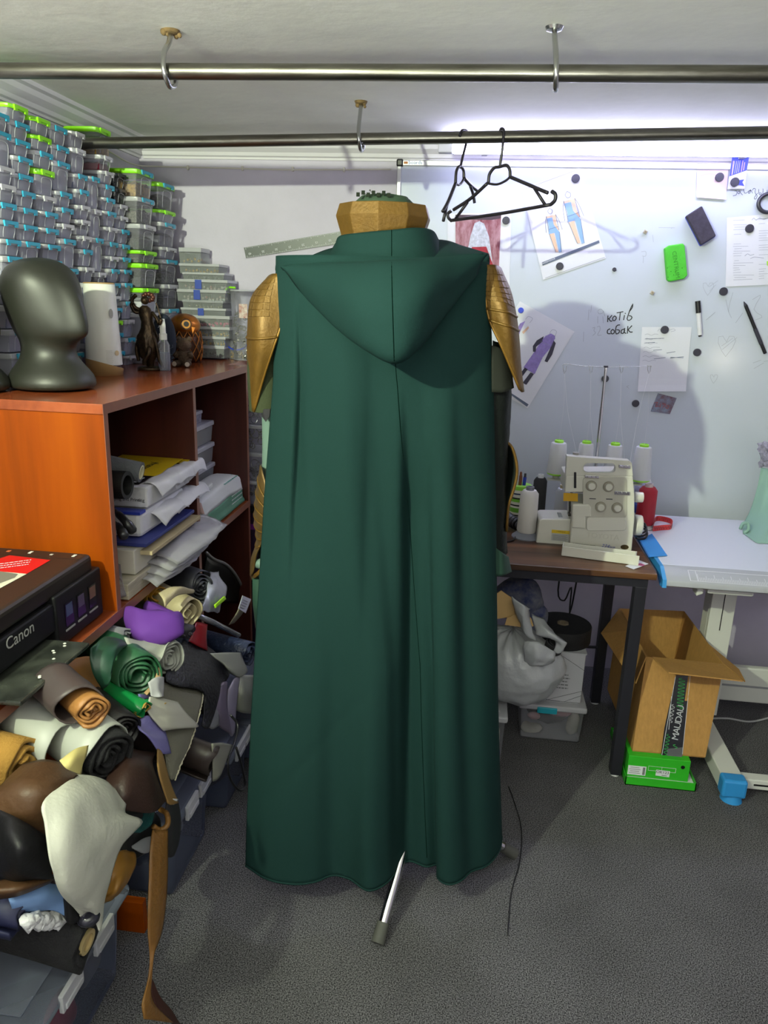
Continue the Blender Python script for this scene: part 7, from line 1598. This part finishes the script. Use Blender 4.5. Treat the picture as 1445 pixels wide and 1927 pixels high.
# glue gun like tool
g0, g1 = PZ(955, 985, TZ+.03), PZ(978, 1003, TZ+.02); t = emp('glue_gun', (g0.x, g0.y, TZ), 'dark grey hand tool lying beside the striped cup', 'tool')
g0 = Vector((.10, 2.66, TZ+.045)); g1 = Vector((.185, 2.57, TZ+.026)); t.location = (g0.x, g0.y, TZ)
MB().tube(smooth_path([g0, g0.lerp(g1, .3)+Vector((0, 0, .004)), g1], 12), [.018]*4+[.022]*5+[.02]*2+[.016]*2, 12).build('handle', mat('tool grey', '3c3c42', .5), t, smooth=True)
for k in range(4):
    q = g0.lerp(g1, .55+.1*k); MB().cyl(q-(g1-g0).normalized()*.002, q+(g1-g0).normalized()*.002, .0228, n=14).build('grip_rib', m_black, t)
MB().box(g0.lerp(g1, .35)+Vector((0, -.012, .014)), (.012, .008, .012)).build('red_switch', mat('dull red', '8a3a30', .5), t, bevel=.002)
MB().tube(smooth_path([g1, g1+Vector((-.02, -.06, -.02)), g1+Vector((-.03, -.1, -.022)), g1+Vector((-.07, -.14, -.023))], 16), .0025, 6).build('cord', m_black, t, smooth=True)
# labelled bottle behind the right cone
b = PY(1206, 960, 2.84); t = emp('glue_bottle', (b.x-.004, 2.84, TZ+.0055), 'white bottle with blue label behind the sewing machine', 'bottle')
MB().lathe([(.027, 0), (.028, .004), (.028, .15), (.02, .17), (.012, .175), (.012, .19)], t.location, 24).build('bottle_body', mat('white plastic', 'd9d9dc', .35), t, smooth=40)
MB().lathe([(.0284, .03), (.0284, .07)], t.location, 24).build('blue_band', mat('blue band', '3a53a8', .4), t, smooth=True); MB().lathe([(.0284, .09), (.0284, .15)], t.location, 24).build('label_band', mat('lilac label', 'b9b6d8', .5, var=.2, vscale=90), t, smooth=True)
# power cord loops
c0 = S5(1170, 1490, 2.60); t = emp('power_cord', (c0.x, 2.6, TZ), 'coiled black power cord beside the red spool', 'cord')
pts = [S5(1112, 1480, 2.58), S5(1150, 1470, 2.6), S5(1190, 1460, 2.62), S5(1212, 1500, 2.6), S5(1195, 1535, 2.58), S5(1150, 1545, 2.57), S5(1120, 1535, 2.56)]
for k in range(3): MB().tube(smooth_path([q+Vector((0, .012*k-.01, .007*k)) for q in pts], 30), .0035, 7).build('cord_loop', m_black, t, smooth=True)
# red tape measure
y0_ = 2.76; t = emp('tape_measure', PZ(1240, 1000, TZ+.005), 'red tape measure band standing in a loop on the drafting table', 'tape measure')
lp = [PZ(*Z5(1258, 1480), TZ+.006), PZ(*Z5(1290, 1405), TZ+.006), PZ(*Z5(1405, 1425), TZ+.006), PZ(*Z5(1410, 1470), TZ+.006), PZ(*Z5(1330, 1480), TZ+.006), PZ(*Z5(1262, 1488), TZ+.006)]
lp = smooth_path(lp, 40); 
MB().grid(lambda u, v: lp[int(round(u*40))]+Vector((0, 0, .02*v)), 40, 1).build('band', mat('red tape', 'c8383c', .5), t, thick=.0008)
tm = MB()
for i in range(0, 40, 1):
    q = lp[i]; tm.box(q+Vector((0, -.0012, .012 if i % 2 else .008)), (.001, .0006, .006 if i % 2 else .010))
tag(tm.build('tape_marks', m_ink, t), kind='stuff')
# blue card and floral card
q = [PZ(*Z5(*v), TZ+.0062) for v in ((1145, 1560), (1255, 1508), (1382, 1690), (1225, 1702))]
t = emp('blue_card', q[3], 'bright blue card lying at the left corner of the drafting table', 'card'); MB().prism(q, (0, 0, .0012)).build('sheet', mat('azure card', '2f8ad8', .5), t)
MB().prism([q[0]+Vector((0, 0, .0013)), q[3]+Vector((0, 0, .0013)), q[3]+Vector((.004, 0, .0013)), q[0]+Vector((.004, 0, .0013))], (0, 0, .0004)).build('edge_strip', mat('deep blue strip', '1f5aa8', .5), t)
q = [PZ(*Z5(*v), TZ+.0012) for v in ((1035, 1775), (1150, 1728), (1226, 1757), (1105, 1802))]
t = emp('floral_card', q[3], 'small white card with a pink flower at the table front edge', 'card'); MB().prism(q, (0, 0, .0008)).build('sheet', m_paper, t)
c0 = (q[0]+q[1]+q[2]+q[3])/4+Vector((.012, .003, .001))
for k in range(5):
    a_ = k*1.257; MB().cyl(c0+Vector((.007*math.cos(a_), .007*math.sin(a_), 0)), c0+Vector((.007*math.cos(a_), .007*math.sin(a_), .0005)), .006, n=10).build('petal', mat('pink petal', 'c25a8a', .6), t)
# mint fabric heap with a bag at the right edge
m_mint = mat('mint fabric', '86a89c', .8)
t = emp('mint_fabric', PZ(1440, 1010, TZ+.005), 'pale mint green fabric heaped on the drafting table at the right edge', 'fabric')
net = [[PY(1432, 880, 2.86), PY(1470, 885, 2.85), PY(1520, 880, 2.86)], [PY(1425, 918, 2.85), PY(1465, 925, 2.80), PY(1520, 920, 2.85)], [PY(1413, 960, 2.84), PY(1460, 970, 2.75), PY(1530, 965, 2.84)], [PY(1399, 988, 2.82), PY(1450, 1000, 2.68), PY(1540, 1000, 2.82)], [PZ(1398, 1004, TZ+.006), PZ(1440, 1024, TZ+.006), PZ(1560, 1020, TZ+.006)]]
fn = netfn(net)
def g_(u, v):
    q = fn(u, v); q = q+Vector((0, .006*math.sin(v*22+u*3), 0))*(.3+u); q.z = max(q.z, TZ+.006); return q
MB().grid(g_, 30, 40).build('draped_cloth', m_mint, t, smooth=True, thick=.002)
c0 = PZ(1400, 1000, TZ+.006); MB().tube(smooth_path([PY(1393, 995, 2.75), PY(1398, 985, 2.74), PY(1407, 985, 2.74), PY(1408, 996, 2.735), PY(1400, 1003, 2.735)], 16), .006, 8).build('fabric_loop', m_mint, t, smooth=True)
t = emp('plastic_bag', PY(1440, 880, 2.86), 'crumpled clear and grey plastic on top of the mint fabric', 'bag')
fn2 = netfn([[PY(1425, 835, 2.86), PY(1450, 828, 2.84), PY(1500, 830, 2.86)], [PY(1432, 858, 2.84), PY(1460, 855, 2.80), PY(1500, 860, 2.84)], [PY(1430, 877, 2.85), PY(1450, 882, 2.83), PY(1500, 882, 2.85)]])
MB().grid(lambda u, v: fn2(u, v)+noise.noise_vector(fn2(u, v)*60)*.012, 16, 20).build('bag_film', mat('grey film', '8d8a9c', .2, var=.4, vscale=50), t)
# ================================================================== UNDER THE TABLE
m_card = mat('brown cardboard', 'a87d42', .8, var=.1, vscale=12, stretch=(10, 10, 1))
m_cardin = mat('cardboard inside', '9a7038', .85, var=.08, vscale=10)
# shoe box in its lid
s0, s1 = PZ(1176, 1478, 0), PZ(1307, 1487, 0)
t = emp('shoe_box', ((s0.x+s1.x)/2, 2.35, 0), 'bright green shoe box set in its lid under the brown carton', 'box')
m_sg = mat('shoebox green', '2fae24', .45); xa, xb = s0.x, s1.x; ya = s0.y+.005
lidm = MB().bb((xa, ya, 0), (xb, ya+.003, .03)).bb((xa, ya, 0), (xa+.003, ya+.3, .03)).bb((xb-.003, ya, 0), (xb, ya+.3, .03)).bb((xa, ya+.297, 0), (xb, ya+.3, .03)).bb((xa, ya, 0), (xb, ya+.3, .003))
lidm.build('lid', m_sg, t); MB().bb((xa+.004, ya+.004, .003), (xb-.004, ya+.296, .02)).build('lid_lining', m_paper, t)
MB().bb((xa+.006, ya+.02, .02), (xb-.022, ya+.28, .098)).build('box_body', m_sg, t, bevel=.0015)
yf = ya+.0194
MB().prism([(xa+.008, yf, .028), (xa+.066, yf, .028), (xa+.066, yf, .062), (xa+.008, yf, .062)], (0, -.0006, 0)).build('barcode_label', m_paper, t)
bc = MB()
for i in range(5): bc.box((xa+.056+i*.0016, yf-.0009, .045), (.0009, .0005, .028))
tag(bc.build('barcode', m_ink, t), kind='stuff')
tx = MB()
for i in range(4): tx.box((xa+.03, yf-.0009, .035+i*.007), (.036-.006*(i % 2), .0005, .0014))
tag(tx.build('label_lines', mat('grey text', '6c6d70', .6), t), kind='stuff')
for x0_, x1_, z0_, z1_ in ((.072, .16, .066, .0668), (.072, .16, .05, .0508), (.072, .0728, .05, .067), (.115, .1158, .05, .067), (.159, .16, .05, .067)):
    MB().bb((xa+x0_, yf-.0008, z0_), (xa+x1_, yf-.0002, z1_)).build('printed_line', m_paper, t)
MB().prism([(xa+.098, yf-.0009, .034), (xa+.142, yf-.0009, .032), (xa+.142, yf-.0009, .055), (xa+.098, yf-.0009, .056)], (0, -.0005, 0)).build('size_label', m_paper, t)
text_mesh('size_text', 'OK123', .014, m_ink, t, (xa+.119, yf-.0016, .048), (1, 0, -.03), (0, 0, 1)); dashes('size_print', t, (xa+.126, yf-.0016, .037), (1, 0, -.03), (0, 0, 1), .018, .006, 1, m_ink, 7)
c0 = Vector((xb-.045, yf-.0004, .074)); MB().cyl(c0, c0+Vector((0, -.0006, 0)), .0065, n=18).build('finger_hole', m_black, t)
# brown carton
zt_, zb_ = .395, .0995
tf = [PZ(1216, 1236, zt_), PZ(1360, 1250, zt_), PZ(1286, 1150, zt_), PZ(1166, 1145, zt_)]
bf = [PZ(1190, 1413, zb_), PZ(1325, 1425, zb_)]
bw = tf[2]-tf[1]; bf += [bf[1]+Vector((tf[2].x-tf[1].x, tf[2].y-tf[1].y, 0)), bf[0]+Vector((tf[3].x-tf[0].x, tf[3].y-tf[0].y, 0))]
ct = emp('cardboard_carton', (bf[0]+bf[2])/2, 'open brown cardboard carton with folded-out flaps under the table', 'box')
for nm, i, j in (('front_wall', 0, 1), ('side_wall', 1, 2), ('back_wall', 2, 3), ('side_wall', 3, 0)):
    MB().poly([bf[i], bf[j], tf[j], tf[i]]).build(nm, m_card, ct, thick=.004, off=1)
MB().poly(bf).build('bottom', m_cardin, ct, thick=.004)
def flap(nm, pts, parent=ct): MB().poly(pts).build(nm, m_card, parent, thick=.004)
flap('front_flap', [tf[0]+Vector((.018, 0, 0)), tf[1], PY(1398, 1282, 2.22), PY(1258, 1266, 2.21)])
flap('right_flap', [tf[1]+Vector((.0, .01, 0)), tf[1].lerp(tf[2], .35), PY(1390, 1260, 2.36), PY(1402, 1283, 2.26)])
flap('left_flap', [tf[0], tf[0].lerp(tf[3], .42), PY(1196, 1262, 2.40), PY(1196, 1286, 2.26)])
flap('left_flap', [tf[0].lerp(tf[3], .5), tf[3], PY(1131, 1192, 2.66), PY(1178, 1264, 2.42)])
# printed parcel tape
fx = (bf[1]-bf[0]).normalized(); nf_ = Vector((0, -1, 0))
def cf(px, py, off): # on the front wall
    n = (bf[1]-bf[0]).cross(tf[0]-bf[0]).normalized(); n = n if n.y < 0 else -n
    q = ray(px, py); tt = (bf[0]-EYE).dot(n)/q.dot(n); return EYE+q*tt+n*off
def Z6(X, Y_): return (1140+X*.2596, 1050+Y_*.2596)
mt_ = mat('navy parcel tape', '14171f', .3)
MB().poly([cf(*Z6(*q), .0062) for q in ((505, 848), (610, 852), (548, 1440), (395, 1430), (420, 1230))]).build('parcel_tape', mt_, ct, thick=.0004)
MB().poly([cf(*Z6(*q), .0068) for q in ((440, 1380), (552, 1368), (548, 1440), (438, 1435))]).build('clear_tape_end', mat('grey tape', '55565a', .25), ct, thick=.0003)
for a_, b_ in (((605, 850), (548, 1420)), ((498, 860), (400, 1425)), ((470, 1000), (450, 1240))):
    pa, pb = cf(*Z6(*a_), .0068), cf(*Z6(*b_), .0068); MB().poly([pa, pb, pb+fx*.0014, pa+fx*.0014]).build('tape_edge', m_paper, ct)
ux = cf(*Z6(545, 1110), 0)-cf(*Z6(515, 1270), 0); uy = ux.cross(Vector((0, 1, 0))); uy = uy if uy.x < 0 else -uy
text_mesh('tape_print', 'MAUDAU', .030, mat('silver print', 'b9bcc2', .4), ct, cf(*Z6(520, 1190), .0074), ux, uy, spacing=.85)
gp = mat('green print', '3fb85a', .5)
def wave(pa, pb, n, amp):
    A_, B_ = Vector((*pa, 0)), Vector((*pb, 0)); d_ = (B_-A_); nn = Vector((-d_.y, d_.x, 0)).normalized(); mb = MB(); P_ = []
    for i in range(n*8+1):
        s = i/(n*8); v = A_+d_*s+nn*amp*max(-1, min(1, 1.6*math.sin(2*math.pi*n*s))); P_.append(cf(*Z6(v.x, v.y), .0072))
    return mb.tube(P_, .0007, 4)
wave((548, 870), (530, 1090), 9, 22).build('tape_wave', gp, ct); wave((450, 1275), (425, 1425), 6, 12).build('tape_wave', gp, ct); wave((485, 1060), (465, 1190), 5, 10).build('tape_wave', m_paper, ct); wave((500, 1350), (495, 1375), 1, 15).build('tape_wave', gp, ct)
# clear tub with teal clip, white carton, reel
p0_, p1_ = PZ(974, 1392, 0), PZ(1088, 1400, 0)
m_tub = plastic('clear tub plastic', 'b5b6bd', .22)
def tub(name, x0, x1, y0, y1, h, label, conts, clip=None, taper=.93):
    t = emp(name, ((x0+x1)/2, (y0+y1)/2, 0), label, 'box', 'clear storage tubs'); c0 = Vector(((x0+x1)/2, (y0+y1)/2, 0)); W, D = x1-x0, y1-y0
    MB().tbox(c0+Vector((0, 0, h*.45)), (W*taper, D*taper, h*.88), (W*.985, D*.985)).build('body', m_tub, t, bevel=.008)
    lid = MB().box(c0+Vector((0, 0, h-.012)), (W+.012, D+.012, .022)).build('lid', m_lid, t, bevel=.006)
    MB().box(c0+Vector((0, 0, h+.001)), (W*.8, D*.8, .003)).build('lid_panel', m_lid, lid, bevel=.001)
    if clip is not None: MB().box((c0.x+clip[0], y0-.004, h-.02), (clip[1], .012, .024)).build('clip', clip[2], t, bevel=.003)
    for nm, m, pts, r in conts:
        mm = MB()
        fnn = lambda q: q+noise.noise_vector(q*25)*.012
        for q, rr_ in zip(pts, r):
            k0 = len(mm.v); mm.ball((c0.x+q[0]*W*.5, c0.y+q[1]*D*.5, q[2]*h), rr_, 12, 8)
            for i in range(k0, len(mm.v)): mm.v[i] = fnn(mm.v[i])
        mm.build(nm, m, t, smooth=True)
    return t
m_teal = mat('teal clip', '1f9cb0', .4)
htub = .15
tub('storage_tub', p0_.x, p1_.x+.01, p0_.y+.005, p0_.y+.25, htub, 'clear tub with teal clip and pink fabric scraps, under the white carton',
    [('dark_scraps', mat('dark scraps', '1c1c22', .8), [(0, .1, .45)], [(.085, .09, .05)]), ('pink_scraps', mat('pink scraps', 'b58a90', .8, var=.2), [(.25, -.4, .72), (-.55, -.7, .55)], [(.06, .05, .03), (.02, .02, .014)]), ('pale_scraps', mat('pale scraps', 'b5b3a8', .8, var=.2), [(.72, -.6, .4), (-.6, -.7, .2)], [(.022, .03, .045), (.04, .03, .012)])], (-.02, .07, m_teal))
wx0, wx1 = p0_.x+.005, p1_.x-.006
zW = htub+.004; hW = .19
t = emp('white_carton', ((wx0+wx1)/2, 2.55, zW), 'white carton with thin crossing lines standing on the clear tub', 'box')
wy = p0_.y+.03
MB().bb((wx0, wy, zW), (wx1, wy+.2, zW+hW)).build('carton_body', mat('white carton', 'b9bac0', .7), t, bevel=.002)
MB().bb((wx0-.002, wy-.002, zW+hW), (wx1+.004, wy+.2, zW+hW+.004)).build('carton_lid', mat('white carton', 'b9bac0', .7), t)
for a_, b_ in (((.02, .05), (.65, -.01)), ((.55, .98), (1, .68)), ((.4, .0), (1, .25)), ((.72, 0), (1, .16)), ((0, .3), (.25, 0))):
    pa = Vector((wx0+(wx1-wx0)*a_[0], wy-.0008, zW+hW*max(0, a_[1]))); pb = Vector((wx0+(wx1-wx0)*b_[0], wy-.0008, zW+hW*max(0, b_[1])))
    MB().tube([pa, pb], .0006, 4).build('printed_line', m_mag, t)
dashes('carton_print', t, (wx0+(wx1-wx0)*.55, wy-.0008, zW+hW*.42), (1, 0, 0), (0, 0, 1), .1, .052, 5, mat('grey text', '6c6d70', .6), 6)
zr = zW+hW+.0045; c0 = Vector((wx1-.075, wy+.105, zr))
t = emp('ribbon_reel', c0, 'black round reel lying on the white carton', 'reel')
MB().lathe([(.02, 0), (.1, 0), (.102, .004), (.102, .06), (.1, .064), (.024, .064), (.02, .06), (.02, 0)], c0, 40).build('rolled_band', mat('black band', '111114', .7, bump=.2, bscale=200), t, smooth=40)
MB().lathe([(.012, .001), (.02, .001), (.02, .066), (.012, .066), (.012, .001)], c0, 24).build('reel_core', mat('cardboard core', '7d6f5a', .8), t, smooth=40)
# left clear tub, bag on it
q0 = PZ(944, 1447, 0)
tub('storage_tub', q0.x-.2, q0.x, q0.y, q0.y+.24, .20, 'clear tub with red and blue odds and ends, behind the cloak hem',
    [('odds', mat('dark odds', '2a2724', .7), [(.2, 0, .5)], [(.06, .08, .06)]), ('red_piece', mat('red piece', '8a1c22', .6), [(.62, -.75, .4)], [(.02, .016, .025)]), ('blue_roll', mat('blue roll', '39499a', .5), [(.6, -.7, .2)], [(.034, .02, .03)]), ('cream_card', mat('cream card', 'bdb59a', .7), [(.75, -.8, .5)], [(.012, .012, .05)])])
m_bag = mat('white bag film', 'a9acb0', .28, spec=.6, bump=.35, bscale=35)
bgc = Vector((q0.x-.02, q0.y+.11, .2))
t = emp('carrier_bag', (bgc.x, bgc.y, .203), 'stuffed white plastic carrier bag with loose handles', 'bag')
mm = MB(); mm.ball((.205, bgc.y, .335), (.15, .12, .13), 72, 48)
for i, v in enumerate(mm.v):
    d_ = v-Vector((.205, bgc.y, .335)); f = 1+.09*noise.noise(v*13)+.06*(.5-abs(noise.noise(v*26)))+.03*(.5-abs(noise.noise(v*55)))+.05*math.sin(14*math.atan2(d_.y, d_.x)+v.z*10)*max(0, d_.z/.15)
    q = Vector((.205, bgc.y, .335))+d_*f; q.x += max(0, d_.z)*-.25; q.z = max(q.z, .2035); mm.v[i] = q
mm.build('bag_body', m_bag, t, smooth=True)
yb_ = bgc.y-.08
hd = [[PY(962, 1122, yb_), PY(975, 1132, yb_-.01), PY(998, 1145, yb_)], [PY(966, 1140, yb_-.01), PY(985, 1140, yb_-.03), PY(996, 1152, yb_)], [PY(972, 1158, yb_-.01), PY(985, 1165, yb_-.03), PY(1000, 1180, yb_-.01)], [PY(980, 1180, yb_), PY(990, 1195, yb_-.02), PY(1012, 1210, yb_)]]
sheet('handle', hd, m_bag, t, 14, 10, .0006, .006, 40)
hd = [[PY(1000, 1154, yb_+.05), PY(1010, 1160, yb_+.05), PY(1022, 1165, yb_+.05)], [PY(1008, 1185, yb_+.01), PY(1025, 1180, yb_), PY(1040, 1188, yb_+.02)], [PY(1010, 1196, yb_), PY(1040, 1198, yb_-.02), PY(1062, 1206, yb_)], [PY(1045, 1205, yb_), PY(1058, 1215, yb_-.01), PY(1066, 1212, yb_)], [PY(1040, 1228, yb_), PY(1052, 1230, yb_-.01), PY(1060, 1226, yb_)]]
sheet('handle', hd, m_bag, t, 18, 10, .0006, .004, 40)
hd = [[PY(985, 1208, yb_-.02), PY(1010, 1208, yb_-.03), PY(1046, 1228, yb_-.01)], [PY(984, 1228, yb_-.03), PY(1010, 1232, yb_-.05), PY(1045, 1240, yb_-.02)], [PY(988, 1250, yb_-.02), PY(1010, 1255, yb_-.04), PY(1040, 1248, yb_-.01)]]
sheet('folded_film', hd, m_bag, t, 14, 14, .0006, .005, 40)
m_fold = mat('pale wood card', 'c2a06a', .7)
t = emp('card_pieces', PY(950, 1170, yb_+.03), 'tan cut-out card pieces sticking out of the carrier bag', 'card')
MB().prism([PY(930, 1120, yb_+.02), PY(943, 1112, yb_+.02), PY(962, 1125, yb_+.02), PY(972, 1160, yb_+.02), PY(932, 1165, yb_+.02)], (0, .006, 0)).build('card_piece', m_fold, t)
MB().prism([PY(954, 1163, yb_+.012), PY(985, 1150, yb_+.012), PY(1000, 1165, yb_+.012), PY(1004, 1178, yb_+.012), PY(995, 1182, yb_+.012), PY(950, 1176, yb_+.012)], (0, .006, 0)).build('card_piece', m_fold, t)
t = emp('dark_strap', PY(1045, 1205, yb_+.06), 'dark grey coiled strap inside the carrier bag', 'strap')
MB().lathe([(.026, 0), (.03, 0), (.03, .04), (.026, .04), (.026, 0)], PY(1040, 1222, yb_+.05), 24, M=rotm('Z', .3) @ rotm('X', .4)).build('coil', mat('dark webbing', '3a3a3e', .7), t, smooth=40)
MB().lathe([(.018, 0), (.021, 0), (.021, .04), (.018, .04), (.018, 0)], PY(1040, 1222, yb_+.05), 24, M=rotm('Z', .3) @ rotm('X', .4)).build('inner_coil', mat('dark webbing', '3a3a3e', .7), t, smooth=40)
# blue patterned cloth hanging behind the bag
m_nav = mat('navy patterned cloth', '26315e', .8, col2='6a6c76', vscale=22)
t = emp('patterned_cloth', PY(985, 1150, 2.52), 'navy and grey patterned fabric bundle behind the carrier bag', 'fabric')
mm = MB(); c0 = PY(975, 1128, 2.52); mm.ball(c0, (.085, .06, .085), 28, 18)
for i, v in enumerate(mm.v): mm.v[i] = v+noise.noise_vector(v*12)*.03
mm.build('bundle', m_nav, t, smooth=True)
mm = MB(); c0 = PY(1000, 1170, 2.5); mm.ball(c0, (.05, .05, .075), 20, 14)
for i, v in enumerate(mm.v): mm.v[i] = v+noise.noise_vector(v*12)*.02
mm.build('lower_fold', m_nav, t, smooth=True)
# cables under the table
for i, (pts, lb) in enumerate((([(1052, 1082), (1050, 1110), (1062, 1130), (1075, 1105), (1072, 1160), (1085, 1200)], 'black cable looping under the table beside the wall'), ([(1083, 1082), (1078, 1130), (1072, 1165), (1095, 1215)], 'black cable hanging straight beside the looped one'), ([(976, 1084), (978, 1110)], 'short black cable hanging at the left under the table'), ([(991, 1084), (990, 1105), (985, 1120)], 'short black cable beside the navy bundle'))):
    P_ = [PY(x, y, 2.90) for x, y in pts]; P_[0].z = TZ-.03; P_[0].y = 2.77; P_.append(Vector((P_[-1].x+.02, 2.95, .004)))
    t = emp('hanging_cable', P_[0], lb, 'cable', 'cables under the sewing table'); MB().tube(smooth_path(P_, 24) if len(P_) > 2 else P_, .0035, 6).build('cable', m_black, t, smooth=True)
# long hairline cable on the carpet right of the cloak
t = emp('trailing_thread', PZ(985, 1560, .002), 'thin black thread-like cord trailing over the carpet beside the cloak', 'cord')
MB().tube(smooth_path([PZ(957, 1480, .003), PZ(968, 1510, .003), PZ(981, 1560, .003), PZ(978, 1620, .003), PZ(962, 1680, .003), PZ(955, 1760, .003)], 30), .0016, 5).build('cord', m_black, t, smooth=True)
